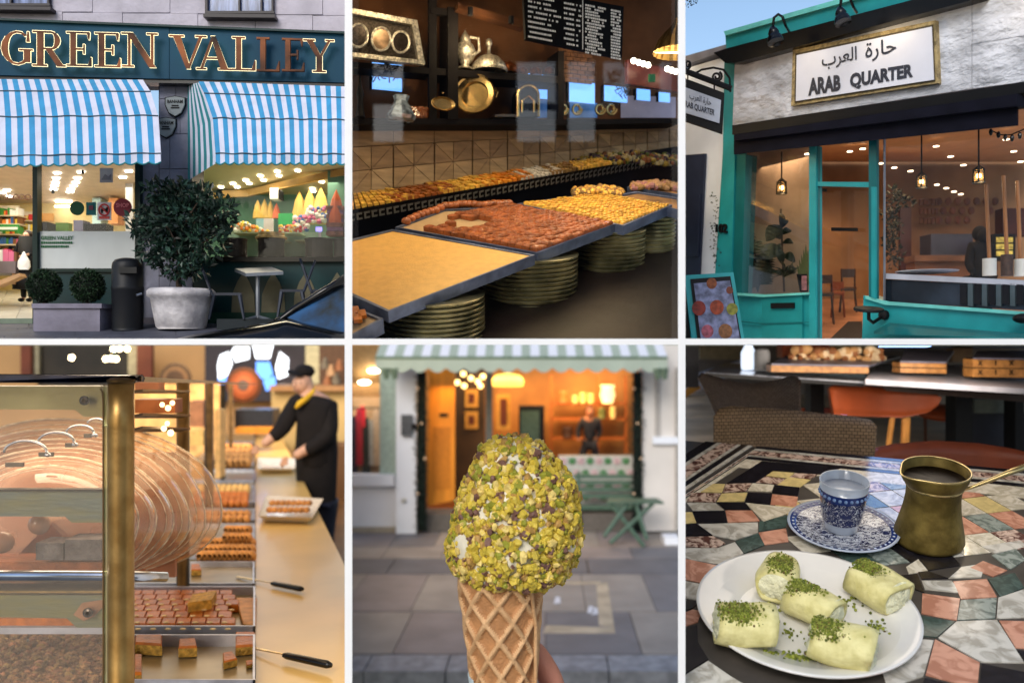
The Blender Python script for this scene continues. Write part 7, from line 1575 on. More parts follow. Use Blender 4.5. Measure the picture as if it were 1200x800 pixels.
# nut chips: a few shared shapes, 300 parts and the rest as one
rd = random.Random(11)
NM = [mat('pistachio_%d' % i, c(*v, .88), rough=.42, var=.16, scale=9, bump=.3, bscale=40) for i, v in enumerate(((222, 196, 76), (208, 184, 70), (158, 158, 56), (236, 210, 124), (122, 88, 76), (188, 148, 82)))]
def chip(rd):
    n = rd.choice((4, 5, 6)); vs = []; a0 = rd.random() * 6
    for z, s_ in ((-.5, .8), (.15, 1.0), (.5, .6)):
        for i in range(n): a = a0 + 2 * math.pi * i / n; r_ = s_ * rd.uniform(.7, 1.15); vs.append(Vector((r_ * math.cos(a) * 1.2, r_ * math.sin(a), z * rd.uniform(.8, 1.2) * 1.1)))
    fs = [tuple(range(n))[::-1], tuple(range(2 * n, 3 * n))]
    for k_ in (0, 1): fs += [(k_ * n + i, k_ * n + (i + 1) % n, (k_ + 1) * n + (i + 1) % n, (k_ + 1) * n + i) for i in range(n)]
    return vs, fs
chips = [chip(rd) for _ in range(14)]; cme = {}
for ci, (v, f) in enumerate(chips):
    for mi_ in range(6):
        me = bpy.data.meshes.new('nut_piece'); me.from_pydata([x * .054 for x in v], [], f); me.materials.append(NM[mi_]); me.update(); cme[(ci, mi_)] = me
front = []; rest = MB()
cand = []
for i in range(4800):
    y = 511.5 + 170.5 * rd.random() ** .92; th = rd.uniform(0, 2 * math.pi)
    l, r = prof(y)
    if rd.random() > (r - l) / 160 + .1: continue
    p = ipt(y, th, -1.5 + rd.uniform(-1.5, 2.2)); px, py = proj(p)
    # bare patches of ice cream at the lower left
    if math.sin(th) > 0 and ((px - 541) / 9) ** 2 + ((py - 640) / 17) ** 2 < 1 and rd.random() < .93: continue
    if math.sin(th) > 0 and ((px - 552) / 10) ** 2 + ((py - 661) / 8) ** 2 < 1 and rd.random() < .6: continue
    cand.append((p, th))
fr = [q for q in cand if math.sin(q[1]) > .12]; bk = [q for q in cand if math.sin(q[1]) <= .12]
rd.shuffle(fr)
from mathutils import Euler
for n_, (p, th) in enumerate(fr + bk):
    ci = rd.randrange(14); mi_ = rd.choices(range(6), (30, 20, 14, 16, 9, 11))[0]; e = Euler((rd.uniform(0, 6.3), rd.uniform(0, 6.3), rd.uniform(0, 6.3))); s_ = rd.choice((rd.uniform(.35, .8), rd.uniform(.7, 1.5)))
    if n_ < 300:
        o = bpy.data.objects.new('nut_piece', cme[(ci, mi_)]); COL.objects.link(o); o.parent = t; o.location = p - WL[t.name]; o.rotation_euler = e; o.scale = (s_ * 1.1,) * 3
    else:
        v, f = chips[ci]; rest.cur = mi_; M_ = e.to_matrix(); rest.add([p + M_ @ (x * .054 * s_) for x in v], f)
rest.build('chopped_nuts', NM, t, kind='stuff')
# paper sleeve and the hand holding the cone
vs = [cpt(u, 2.6 + 1.35 * j / 10, .03) for u in (.62, 1.0) for j in range(11)]
mk('paper_napkin', vs, [(j, j + 1, j + 12, j + 11) for j in range(10)], mat('napkin_paper', c(214, 232, 238, .9), rough=.7), None, label='sliver of pale blue napkin at the left edge of the cornet', cat='napkin').modifiers.new('s', 'SOLIDIFY').thickness = .02
t = T('person', 'hand of the person holding the cornet, mostly below the picture edge', 'person', P(640, 900, 12.3)); m_hand = mat('hand_skin', c(216, 150, 128, .85), rough=.5, var=.06, scale=4, bump=.15, bscale=20)
def H(x, y, d=0): return P(x, y, 12.0) + Vector((0, d, 0))
palm = [(H(650, 900, .75), .42), (H(640, 880, .8), .44), (H(690, 960, .9), .36), (H(760, 1060, 1.0), .34)]
fing = [[(H(640, 868, .8), .2), (H(652, 838, .45), .17), (H(640, 812, -.0), .155), (H(622, 806, -.52), .14)], [(H(640, 890, .6), .2), (H(655, 862, .2), .17), (H(640, 845, -.4), .155), (H(606, 842, -.62), .14)], [(H(640, 910, .6), .19), (H(652, 892, .2), .16), (H(634, 880, -.35), .15), (H(604, 878, -.55), .13)], [(H(640, 930, .6), .17), (H(646, 920, .2), .14), (H(630, 912, -.3), .13), (H(606, 910, -.5), .12)]]
J = list(palm); E_ = [(0, 1), (0, 2), (2, 3)]
for f_ in fing:
    k0 = len(J); J += f_; E_ += [(0, k0)] + [(k0 + i, k0 + i + 1) for i in range(3)]
k0 = len(J); J += [(H(610, 900, .8), .24), (H(572, 872, .5), .2), (H(558, 838, .1), .165)]; E_ += [(0, k0), (k0, k0 + 1), (k0 + 1, k0 + 2)]
# index finger tip behind the cone, seen at the lower right
k0 = len(J); J += [(H(652, 850, .6), .22), (H(650, 818, .55), .2), (H(634, 788, .6), .17), (H(622, 770, .62), .13)]; E_ += [(1, k0), (k0, k0 + 1), (k0 + 1, k0 + 2), (k0 + 2, k0 + 3)]
skin('hand', J, E_, m_hand, t)
trim(x0=410, x1=797, y0=402.5)
# ================================================================== 6: the mosaic cafe table
TH, PS = R(17), R(8)
n6 = Vector((-math.sin(TH) * math.sin(PS), -math.sin(TH) * math.cos(PS), math.cos(TH)))
t6 = Pl(P(950, 722, 11.5), n6)
e6x = Vector((math.cos(PS), -math.sin(PS), 0)); e6y = n6.cross(e6x)
def clip(poly, f_, inside):   # generic half-plane clip of a px polygon
    out = []
    for i in range(len(poly)):
        a, b_ = poly[i - 1], poly[i]; da, db = f_(a), f_(b_)
        if (da >= 0) != (db >= 0): k_ = da / (da - db); out.append((a[0] + (b_[0] - a[0]) * k_, a[1] + (b_[1] - a[1]) * k_))
        if db >= 0: out.append(b_)
    return out
XL = 800.2
def slab6(name, m, par, px, h, up=0, pl=None):
    px = clip(px, lambda p: p[0] - XL, 1)
    if len(px) < 3: return None
    pl = pl or t6
    return MB().prism([pl.hit(x, y, up) if pl is not t6 else t6.hit(x, y) + n6 * up for x, y in px], -n6 * h).build(name, m, par)
def sm(name, cols, var=.22, scale=5, rough=.12, vein=None, detail=8):
    m = mat(name, c(*cols, .85), rough=rough, var=var, scale=scale, coat=.6, detail=detail, col2=vein and c(*vein, .85), lo=.42, hi=.58)
    m.node_tree.nodes['Principled BSDF'].inputs['Coat Roughness'].default_value = .16
    m.node_tree.nodes['Noise Texture'].inputs['Distortion'].default_value = 1.6
    return m
S6 = dict(black=sm('black_marble', (30, 28, 34), .3), green=sm('green_marble', (66, 84, 78), .12, vein=(76, 96, 90)), pink=sm('pink_marble', (200, 138, 112), .1, 3, vein=(218, 162, 136)),
          cream=sm('cream_stone', (216, 206, 182), .12, vein=(226, 218, 200)), white=sm('veined_white', (196, 190, 176), .2, 3, vein=(206, 202, 192)), yellow=sm('yellow_stone', (226, 204, 140), .1), rust=sm('rust_breccia', (126, 82, 72), .35, 6, vein=(196, 172, 156)), grey=sm('grey_green_stone', (120, 132, 124), .2, vein=(150, 158, 150)))
t = T('mosaic_table', 'cafe table with a mosaic top of many coloured marbles', 'table', t6.hit(1000, 700) - n6 * .6)
slab6('grout_bed', mat('grout', c(84, 78, 72, .7), rough=.4), t, [(799, 515), (1210, 551), (1260, 880), (720, 880), (760, 515)], .35, -.012)
far = lambda x: 514.5 + (x - 803) * .0905
C0 = (888, far(888)); dl = -.655     # corner of the outer border; slope of the left run
def Lp(cx, cy, xl=790): return (xl, cy + (xl - cx) * dl)
def strip(name, m, o, i, w_=None):
    """L-shaped border strip between corners o and i (offsets from the far corner in y)"""
    co = (C0[0] - o * .9, C0[1] + o); ci = (C0[0] - i * .9 + (i - o) * .0, C0[1] + i)
    xR = 1212
    rt = [co, (xR, co[1] + (xR - co[0]) * (.0905 + o * .0007)), (xR, ci[1] + (xR - ci[0]) * (.0905 + i * .0007)), ci]
    lf = [co, ci, Lp(*ci), Lp(*co)]
    slab6(name, m, t, rt, .04, .004); slab6(name, m, t, lf, .04, .0045)
strip('border_strip', S6['black'], .6, 3.0); strip('border_strip', S6['white'], 3.4, 5.2)
strip('border_strip', S6['rust'], 5.7, 10.2); strip('border_strip', S6['white'], 10.6, 12.2); strip('border_strip', S6['black'], 12.6, 15.2)
strip('border_strip', S6['cream'], 15.6, 25)
# outer section to the left of the diagonal
for (d0, d1, m_) in ((2.5, 5, 'white'), (5.5, 9, 'black'), (9.5, 11.5, 'white'), (12, 21, 'rust'), (21.5, 24, 'white'), (24.5, 31, 'black')):
    slab6('border_strip', S6[m_], t, [(C0[0] - 2 - d0 * 1.9, far(C0[0] - 2 - d0 * 1.9) + .5), Lp(C0[0] - d0 * 2.0, far(C0[0] - d0 * 2.0)), Lp(C0[0] - d1 * 2.0, far(C0[0] - d1 * 2.0)), (C0[0] - 2 - d1 * 1.9, far(C0[0] - 2 - d1 * 1.9) + .5)], .04, .005)
# black triangle field of the inner border, and the tesserae
slab6('border_panel', S6['black'], t, [(893, 540), (985, 549), (961, 556), (906, 552), (884, 566), (852, 566)], .04, .006)
rd = random.Random(12)
hand = [ # hand-laid pieces near the rear left corner (photograph points)
 ('yellow', [(906, 548), (936, 550), (923, 560), (897, 557)]), ('rust', [(897, 558), (922, 561), (912, 567), (886, 565)]), ('yellow', [(924, 559), (950, 562), (937, 571), (911, 568)]), ('rust', [(938, 551), (962, 554), (950, 561), (925, 559)]),
 ('yellow', [(822, 566), (850, 567), (846, 577), (812, 576)]), ('rust', [(851, 567), (881, 566), (874, 575), (847, 577)]), ('cream', [(882, 566), (907, 568), (904, 576), (876, 575)]), ('black', [(908, 568), (937, 571), (935, 581), (905, 577)]),
 ('rust', [(811, 577), (845, 578), (838, 588), (805, 587)]), ('yellow', [(846, 578), (876, 577), (872, 587), (840, 588)]), ('black', [(877, 577), (905, 578), (903, 591), (873, 588)]), ('pink', [(905, 579), (935, 582), (933, 594), (903, 591)]),
 ('black', [(840, 588), (873, 589), (880, 598), (850, 597)]), ('cream', [(874, 589), (930, 595), (925, 601), (895, 611), (884, 600)]), ('white', [(805, 589), (838, 589), (849, 598), (812, 598)]),
 ('pink', [(850, 598), (881, 598), (890, 610), (853, 612)]), ('black', [(812, 599), (849, 598), (852, 612), (816, 612)]), ('yellow', [(801, 600), (811, 600), (816, 612), (801, 613)]),
 ('green', [(890, 611), (925, 603), (921, 617), (889, 622)]), ('white', [(818, 614), (888, 612), (888, 624), (862, 632), (836, 627)]), ('black', [(801, 614), (816, 613), (835, 627), (801, 627)]),
 ('pink', [(889, 624), (921, 619), (924, 634), (896, 638)]), ('green', [(862, 634), (888, 625), (896, 638), (872, 648)]), ('rust', [(801, 629), (836, 628), (850, 636), (840, 641), (801, 640)]),
 ('white', [(841, 642), (861, 635), (871, 648), (850, 662), (812, 656), (801, 652), (801, 642)]), ('green', [(851, 663), (870, 650), (895, 658), (868, 672)]), ('pink', [(801, 654), (848, 664), (866, 673), (820, 682), (801, 678)]),
 ('white', [(801, 680), (820, 684), (862, 676), (845, 690), (820, 703), (801, 700)]), ('black', [(801, 702), (820, 704), (812, 712), (801, 716)]), ('pink', [(801, 718), (812, 714), (822, 716), (818, 728), (801, 734)]), ('black', [(801, 736), (817, 732), (818, 752), (830, 772), (801, 790)]),
 ('white', [(801, 792), (830, 774), (856, 792), (880, 806), (801, 812)]),
 # right-hand field
 ('black', [(1076, 652), (1116, 651), (1126, 662), (1088, 668)]), ('cream', [(1062, 664), (1076, 655), (1087, 668), (1065, 672)]), ('black', [(1076, 670), (1088, 669), (1111, 677), (1080, 678)]), ('white', [(1080, 680), (1115, 680), (1126, 694), (1084, 690)]),
 ('black', [(1053, 674), (1075, 672), (1083, 694), (1072, 690)]), ('white', [(1112, 677), (1127, 664), (1154, 660), (1150, 676)]), ('pink', [(1117, 681), (1156, 678), (1168, 699), (1126, 701)]), ('green', [(1158, 678), (1189, 671), (1200, 688), (1172, 699)]),
 ('pink', [(1081, 695), (1125, 701), (1121, 726), (1080, 718)]), ('grey', [(1126, 703), (1168, 700), (1166, 724), (1122, 726)]), ('white', [(1170, 700), (1201, 690), (1215, 722), (1168, 724)]), ('pink', [(1137, 665), (1152, 657), (1180, 668), (1164, 675)]), ('grey', [(1162, 650), (1190, 643), (1202, 655), (1184, 667)]), ('white', [(1150, 640), (1195, 633), (1205, 640), (1165, 648)]),
 ('green', [(1079, 721), (1119, 728), (1098, 746), (1075, 744)]), ('white', [(1121, 728), (1168, 726), (1200, 776), (1150, 775), (1100, 747)]), ('pink', [(1171, 727), (1212, 728), (1214, 760), (1190, 758)]), ('pink', [(1096, 749), (1148, 776), (1145, 806), (1085, 790)]), ('black', [(1150, 777), (1215, 790), (1222, 818), (1147, 815)]), ('black', [(1192, 761), (1215, 764), (1218, 786), (1203, 777)]),
 ('white', [(1070, 748), (1094, 750), (1082, 792), (1040, 806), (1032, 780)]), ('black', [(1084, 794), (1143, 808), (1140, 830), (1070, 830)]), ('pink', [(1020, 806), (1060, 803), (1066, 830), (1000, 830)]), ('black', [(860, 796), (900, 812), (880, 840), (830, 830)]),
]
for m_, q in hand:
    cx = sum(p[0] for p in q) / len(q); cy = sum(p[1] for p in q) / len(q)
    slab6('tile', S6[m_], t, [(x + (x - cx) * .004, y + (y - cy) * .004) for x, y in q], .05, .004 + rd.random() * .0015)
# regular small rhombs behind and round the cup and pot
inner = [(946, 575), (975, 553), (1206, 580), (1206, 632), (1180, 640), (1130, 648), (1060, 650), (1046, 662), (930, 640), (925, 602)]
def inpoly(x, y, P_):
    r_ = False
    for i in range(len(P_)):
        (x0, y0), (x1, y1) = P_[i - 1], P_[i]
        if (y0 > y) != (y1 > y) and x < (x1 - x0) * (y - y0) / (y1 - y0) + x0: r_ = not r_
    return r_
o6 = t6.hit(985, 600); su, sv = e6x * .42 + e6y * .12, e6y * .5 - e6x * .22; cyc = ['cream', 'black', 'pink', 'yellow', 'green', 'white', 'rust', 'cream', 'grey', 'pink', 'white']
for i in range(-9, 12):
    for j in range(-7, 10):
        cc = [o6 + su * (i + a) + sv * (j + b_) for a, b_ in ((.02, .02), (.98, .02), (.98, .98), (.02, .98))]; q = [proj(p) for p in cc]
        cx = sum(p[0] for p in q) / 4; cy = sum(p[1] for p in q) / 4
        if not inpoly(cx, cy, inner): continue
        slab6('tile', S6[cyc[(i * 4 + j * 7 + (i * j) % 3) % 11] if cx < 1040 or rd.random() < .45 else rd.choice(('white', 'cream', 'grey', 'pink'))], t, q, .05, .002 + rd.random() * .0012)
# ---- plate
def lat(o, prof_, seg=48, **kw): return MB().lathe(o, prof_, n6, seg, ref=(1, 0, 0), **kw)
m_por = mat('white_porcelain', c(232, 230, 226, .9), rough=.1, var=.02, coat=.5)
t = T('dinner_plate', 'large white oval plate holding five pale rolled sweets', 'plate', t6.hit(948, 724)); oP = t6.hit(943, 726); k = oP.y / 1000
Rp = 124.5 * k
lat(oP, [(.01, .03), (Rp * .5, .03), (Rp * .5, 0), (Rp * .56, 0), (Rp * .58, .05), (Rp * .97, .17), (Rp * 1.0, .19), (Rp * 1.0, .215), (Rp * .97, .21), (Rp * .76, .09), (Rp * .7, .06), (.01, .055)], 96).build('plate', m_por, t, smooth=True)
pt = Pl(oP + n6 * .06, n6)
m_ro = mat('roll_pastry', c(226, 216, 142, .8), rough=.55, var=.08, scale=5, bump=.5, bscale=11, col2=c(234, 226, 164, .86)); m_cr = mat('roll_cream', c(232, 230, 196, .95), rough=.6, var=.06, scale=9, bump=.7, bscale=22)
m_pg = [mat('ground_pistachio_%d' % i, c(*v, .85), rough=.7, var=.25, scale=12) for i, v in enumerate(((122, 132, 44), (92, 104, 34), (150, 156, 70), (104, 84, 42)))]
def crumbs(b, o, rad, n, rd, sz=.02):
    for _ in range(n):
        a_ = rd.uniform(0, 6.3); r_ = abs(rd.gauss(0, .5)); p = o + e6x * (rad[0] * r_ * math.cos(a_)) + e6y * (rad[1] * r_ * math.sin(a_)) + n6 * (rd.random() * .04)
        b.cur = rd.choices(range(4), (5, 3, 3, 1))[0]; b.ball(p, sz * rd.uniform(.6, 1.4), 5, 3)
def sweet(lab, x, y, ang, L_, r, flat=.86, cr=(0, 0), seed=1, box=0):
    t = T('rolled_sweet', lab, 'sweet', pt.hit(x, y), 'rolled sweets on the white plate'); rd = random.Random(seed)
    o = pt.hit(x, y) + n6 * r * flat; d = (e6x * math.cos(ang) + e6y * math.sin(ang)); s_ = n6.cross(d)
    # D-shaped shell, with a lip where the sheet ends
    NS = 28; vs = []; fs = []; NLn = 8
    for i in range(NLn + 1):
        u = i / NLn - .5
        for j in range(NS):
            a_ = 2 * math.pi * j / NS - math.pi / 2; rr = r * (1 + .035 * math.sin(u * 7 + seed * 2 + 2 * math.sin(a_))) * (1 + .05 * math.sin(2 * a_ + seed) + .03 * math.sin(5 * a_ + seed + u * 3)) * (1 - .07 * (2 * abs(u)) ** 4)
            z = max(math.sin(a_), -.86) if not box else max(-.86, min(.8, math.sin(a_) * 1.2)); x_ = math.cos(a_) * (1.0 if not box else 1.12)
            skew = .12 * r * math.sin(a_)
            vs.append(o + d * (u * L_ + skew) + s_ * (x_ * rr) + n6 * (z * rr * flat))
    for i in range(NLn): fs += [(i * NS + j, i * NS + (j + 1) % NS, (i + 1) * NS + (j + 1) % NS, (i + 1) * NS + j) for j in range(NS)]
    o1 = mk('pastry_sheet', vs, fs, m_ro, t, smooth=True); sm_ = o1.modifiers.new('s', 'SOLIDIFY'); sm_.thickness = .05; sm_.offset = -1
    for sgn in (-1, 1):
        b = MB()
        ce = o + d * (sgn * (L_ / 2 + .015)) - n6 * .01; ring = []; rd2 = random.Random(seed + sgn)
        for j in range(NS): a_ = 2 * math.pi * j / NS; ring.append(o + d * (sgn * (L_ / 2 - .03)) + (s_ * math.cos(a_) + n6 * (max(-.86, math.sin(a_)) * flat)) * r * .93)
        mid_ = [p.lerp(ce, .5) + d * sgn * rd2.uniform(.0, .06) for p in ring]
        b.add(ring + mid_ + [ce], [(j, (j + 1) % NS, NS + (j + 1) % NS, NS + j) for j in range(NS)] + [(NS + j, NS + (j + 1) % NS, 2 * NS) for j in range(NS)])
        b.build('cream_filling', m_cr, t, smooth=True)
    b = MB(); top = o + n6 * r * flat
    for _ in range(800):
        u = rd.gauss(cr[0], .17) ; v = rd.gauss(cr[1], .32)
        if abs(u) > .5 or abs(v) > .95: continue
        a_ = math.pi / 2 + v; p = o + d * (u * L_) + s_ * (math.cos(a_) * r * 1.02) + n6 * (math.sin(a_) * r * 1.02 * flat)
        b.cur = rd.choices(range(4), (5, 3, 3, 1))[0]; b.ball(p, rd.choice((rd.uniform(.004, .01), rd.uniform(.008, .02))), 5, 3)
    b.build('pistachio_topping', m_pg, t, kind='stuff')
sweet('rolled sweet at the far left of the plate rim, nearest the saucer', 911, 694, 1.25, .62, .27, cr=(.05, .1), seed=1)
sweet('leftmost rolled sweet, lying level on the plate', 872, 752, -.02, .72, .31, cr=(-.1, .35), seed=2)
sweet('rolled sweet in the middle of the plate', 952, 728, -.75, .66, .28, cr=(-.25, .1), seed=3)
sweet('square cut rolled sweet on the right of the plate, below the coffee pot', 1027, 706, -.95, .68, .29, cr=(-.3, .2), seed=4, box=1)
sweet('rolled sweet nearest the lower plate rim with its creamy end showing', 985, 775, -.35, .72, .3, cr=(-.3, .3), seed=5)
b = MB(); rd = random.Random(5)
for x, y, rx, ry, n in ((930, 772, .4, .09, 150), (905, 767, .16, .05, 40), (950, 766, .25, .08, 60), (990, 705, .5, .35, 40), (1025, 738, .35, .2, 70), (920, 700, .25, .3, 24), (900, 735, .3, .25, 16), (925, 742, .3, .25, 22)): crumbs(b, pt.hit(x, y), (rx, ry), n, rd)
b.build('pistachio_crumbs', m_pg, None, label='green pistachio crumbs scattered over the white plate', cat='crumbs', kind='stuff')
# ---- saucer and cup
def band(name, cols, thr=(.42, .6, .76)):
    """glazed blue tulip ornament on white: rings of voronoi petals"""
    m = bpy.data.materials.new(name); m.use_nodes = True; N = m.node_tree.nodes; L = m.node_tree.links; b_ = N['Principled BSDF']; b_.inputs['Roughness'].default_value = .12; b_.inputs['Coat Weight'].default_value = .5
    g = N.new('ShaderNodeNewGeometry'); v = N.new('ShaderNodeTexVoronoi'); v.inputs['Scale'].default_value = 8; L.new(g.outputs['Position'], v.inputs['Vector'])
    w_ = N.new('ShaderNodeTexWave'); w_.wave_type = 'RINGS'; w_.inputs['Scale'].default_value = 4; w_.inputs['Distortion'].default_value = 9; w_.inputs['Detail Scale'].default_value = 2.4; L.new(g.outputs['Position'], w_.inputs['Vector'])
    r = N.new('ShaderNodeValToRGB'); r.color_ramp.interpolation = 'CONSTANT'; e = r.color_ramp.elements; e[0].position = 0; e[0].color = (*cols[0], 1); e[1].position = thr[0]; e[1].color = (*cols[1], 1); n_ = e.new(thr[1]); n_.color = (*cols[2], 1); n_ = e.new(thr[2]); n_.color = (*cols[3], 1)
    ad = N.new('ShaderNodeMath'); ad.operation = 'ADD'; mu = N.new('ShaderNodeMath'); mu.operation = 'MULTIPLY'; mu.inputs[1].default_value = .6; L.new(v.outputs['Distance'], mu.inputs[0]); L.new(mu.outputs[0], ad.inputs[0]); mu2 = N.new('ShaderNodeMath'); mu2.operation = 'MULTIPLY'; mu2.inputs[1].default_value = .6; L.new(w_.outputs['Fac'], mu2.inputs[0]); L.new(mu2.outputs[0], ad.inputs[1]); L.new(ad.outputs[0], r.inputs[0]); L.new(r.outputs[0], b_.inputs['Base Color'])
    return m
navy, wh6, red6, sky6 = c(34, 44, 92, .8), c(214, 218, 226, .85), c(150, 60, 50, .8), c(110, 140, 190, .8)
m_orn = band('blue_ornament', (navy, wh6, navy, wh6), (.6, .68, .95)); m_orn2 = band('blue_red_ornament', (navy, wh6, navy, wh6)); m_cob = mat('cobalt_glaze', c(38, 58, 120, .85), rough=.12, var=.1, coat=.5)
m_cup = mat('cup_white', c(186, 198, 218, .8), rough=.12, var=.03, coat=.5)
oS = t6.hit(987, 624); k = oS.y / 1000; Rs = 62 * k
t = T('saucer', 'patterned blue and white saucer with red flecks under the cup', 'saucer', oS)
lat(oS, [(.01, 0), (Rs * .55, 0), (Rs * .6, .02), (Rs * .96, .12), (Rs * 1.0, .14), (Rs * 1.0, .155), (Rs * .95, .15)], 64, cap=False).build('underside', m_cup, t, smooth=True)
lat(oS, [(Rs * .95, .151), (Rs * .84, .12)], 64, cap=False).build('outer_band', m_cob, t, smooth=True)
o = MB()
for i in range(44):
    a_ = i / 44 * 2 * math.pi; p = oS + (e6x * math.cos(a_) + e6y * math.sin(a_)) * Rs * .895 + n6 * .139; o.ball(p, .024, 6, 4, ax=n6, sz=.25)
o.build('bead_pattern', m_cup, t, kind='stuff')
lat(oS, [(Rs * .84, .121), (Rs * .62, .07), (Rs * .5, .05), (.01, .045)], 64, cap=False).build('inner_pattern', m_orn2, t, smooth=True)
t = T('coffee_cup', 'small handleless coffee cup with a blue patterned band', 'cup', oS + n6 * .06); oC = t6.hit(985, 622) + n6 * .05
hC = 62 * k
lat(oC, [(.01, 0), (17 * k, 0), (19 * k, .02), (19.5 * k, hC * .14), (21.5 * k, hC * .2)], 48, cap=False).build('foot', m_cup, t, smooth=True)
lat(oC, [(21.5 * k, hC * .2), (23 * k, hC * .3), (24.6 * k, hC * .5), (25.6 * k, hC * .68)], 48, cap=False).build('patterned_band', m_orn, t, smooth=True)
lat(oC, [(25.6 * k, hC * .68), (26.4 * k, hC * .84)], 48, cap=False).build('blue_border', m_cob, t, smooth=True)
o = MB()
for i in range(26):
    a_ = i / 26 * 2 * math.pi; p = oC + (e6x * math.cos(a_) + e6y * math.sin(a_)) * 26.1 * k + n6 * hC * .76; o.ball(p, .03, 6, 4)
o.build('bead_pattern', sm('pale_blue_bead', (120, 150, 200), .1), t, kind='stuff')
for i in range(6):
    a_ = i / 6 * 2 * math.pi + 4.5; d = (e6x * math.cos(a_) + e6y * math.sin(a_)); s_ = n6.cross(d)
    p = oC + d * 24.4 * k + n6 * hC * .44
lat(oC, [(26.4 * k, hC * .84), (27.6 * k, hC), (27.2 * k, hC * 1.01), (26.2 * k, hC), (22 * k, hC * .5), (18 * k, hC * .2), (.01, hC * .15)], 48).build('bowl', m_cup, t, smooth=True)
# ---- coffee pot (cezve)
oK = t6.hit(1087.5, 634); k = oK.y / 1000; t = T('brass_coffee_pot', 'worn brass long handled coffee pot, right of the cup', 'coffee pot', oK)
m_cez = mat('worn_brass', c(118, 100, 46, .8), rough=.5, metal=.5, var=.35, scale=3.2, bump=.2, bscale=12, col2=c(132, 114, 60, .75)); m_cezr = mat('pale_brass_rim', c(206, 184, 130, .95), rough=.25, metal=.8, var=.2, scale=8)
H = 92 * k
seg = 64; prof_ = [(.01, 0), (34 * k, 0), (37.5 * k, .03), (38.5 * k, .08), (37 * k, .2), (33.5 * k, .4), (30.8 * k, .58), (29.2 * k, .76), (29.4 * k, H * .76), (30.6 * k, H * .8), (32.5 * k, H * .84), (35 * k, H * .9), (36.2 * k, H * .97), (36.6 * k, H)]
def spout(a_, h): # pull towards the left front for the lip
    w_ = max(0, math.cos(a_ - R(205))) ** 14; return w_ * max(0, (h / H - .78) / .22) * 9 * k
vs = []; fs = []
inn = [(35.2 * k, H * .99), (33 * k, H * .86), (28 * k, H * .78)]
for r_, h in prof_ + inn:
    for j in range(seg): a_ = 2 * math.pi * j / seg; rr = r_ + spout(a_, h); vs.append(oK + n6 * h + e6x * (rr * math.cos(a_)) + e6y * (rr * math.sin(a_)))
for i in range(len(prof_ + inn) - 1): fs += [(i * seg + j, i * seg + (j + 1) % seg, (i + 1) * seg + (j + 1) % seg, (i + 1) * seg + j) for j in range(seg)]
mk('body', vs, fs, m_cez, t, smooth=True)
MB().tube([oK + n6 * H * 1.0 + e6x * ((36 * k + spout(a, H)) * math.cos(a)) + e6y * ((36 * k + spout(a, H)) * math.sin(a)) for a in [2 * math.pi * j / 64 for j in range(64)]], 1.0 * k, 8, closed=True).build('rim', m_cezr, t, smooth=True)
lat(oK, [(29 * k, H * .775), (31.2 * k, H * .79), (31.4 * k, H * .81), (30 * k, H * .825)], 48).build('neck_bead', m_cezr, t, smooth=True)
lat(oK, [(.01, H * .88), (33.6 * k, H * .88)], 40).build('coffee', mat('dark_coffee', c(36, 22, 20, .5), rough=.3, var=.1, spec=.2), t)
hp_ = [P(1123, 577, 13.0), P(1130, 573, 12.9), P(1140, 570, 12.85), P(1160, 562.5, 12.8), P(1180, 554.5, 12.75), P(1212, 543, 12.7)]
MB().tube(hp_, [2.4 * k, 2.0 * k, 2.2 * k, 2.6 * k, 3.2 * k, 4 * k], 12).build('handle', m_cezr, t, smooth=True)
MB().ball(P(1121, 580, 12.95), 6.6 * k, 14, 10, sx=.75, sz=1.15).build('handle_plate', m_cez, t, smooth=True); MB().ball(P(1122, 581, 12.86), 2.4 * k, 8, 6).build('rivet', m_cezr, t, smooth=True)
# ---- chairs just behind the table
def wick(name, cols, sc_):
    m = mat(name, c(*cols, .85), rough=.75, var=.2, scale=2); N = m.node_tree.nodes; L = m.node_tree.links
    g = N.new('ShaderNodeNewGeometry'); mp = N.new('ShaderNodeMapping'); mp.inputs['Scale'].default_value = (1, .3, 1.5); v = N.new('ShaderNodeTexBrick'); v.inputs['Scale'].default_value = sc_; v.offset = .5
    sx_ = N.new('ShaderNodeSeparateXYZ'); cb = N.new('ShaderNodeCombineXYZ'); L.new(g.outputs['Position'], sx_.inputs[0]); L.new(sx_.outputs[0], cb.inputs[0]); L.new(sx_.outputs[2], cb.inputs[1]); L.new(cb.outputs[0], v.inputs['Vector'])
    v.inputs['Mortar Size'].default_value = .035; v.inputs['Mortar Smooth'].default_value = .3; v.inputs['Color1'].default_value = (*c(*cols, .9), 1); v.inputs['Color2'].default_value = (*c(*cols, .7), 1); v.inputs['Mortar'].default_value = (*c(*cols, .18), 1); v.inputs['Brick Width'].default_value = .5; v.inputs['Row Height'].default_value = .35
    L.new(v.outputs['Color'], N['Principled BSDF'].inputs['Base Color']); bp = N.new('ShaderNodeBump'); bp.inputs['Distance'].default_value = .05; bp.inputs['Strength'].default_value = .6; bp.invert = True; L.new(v.outputs['Fac'], bp.inputs['Height']); L.new(bp.outputs[0], N['Principled BSDF'].inputs['Normal'])
    return m
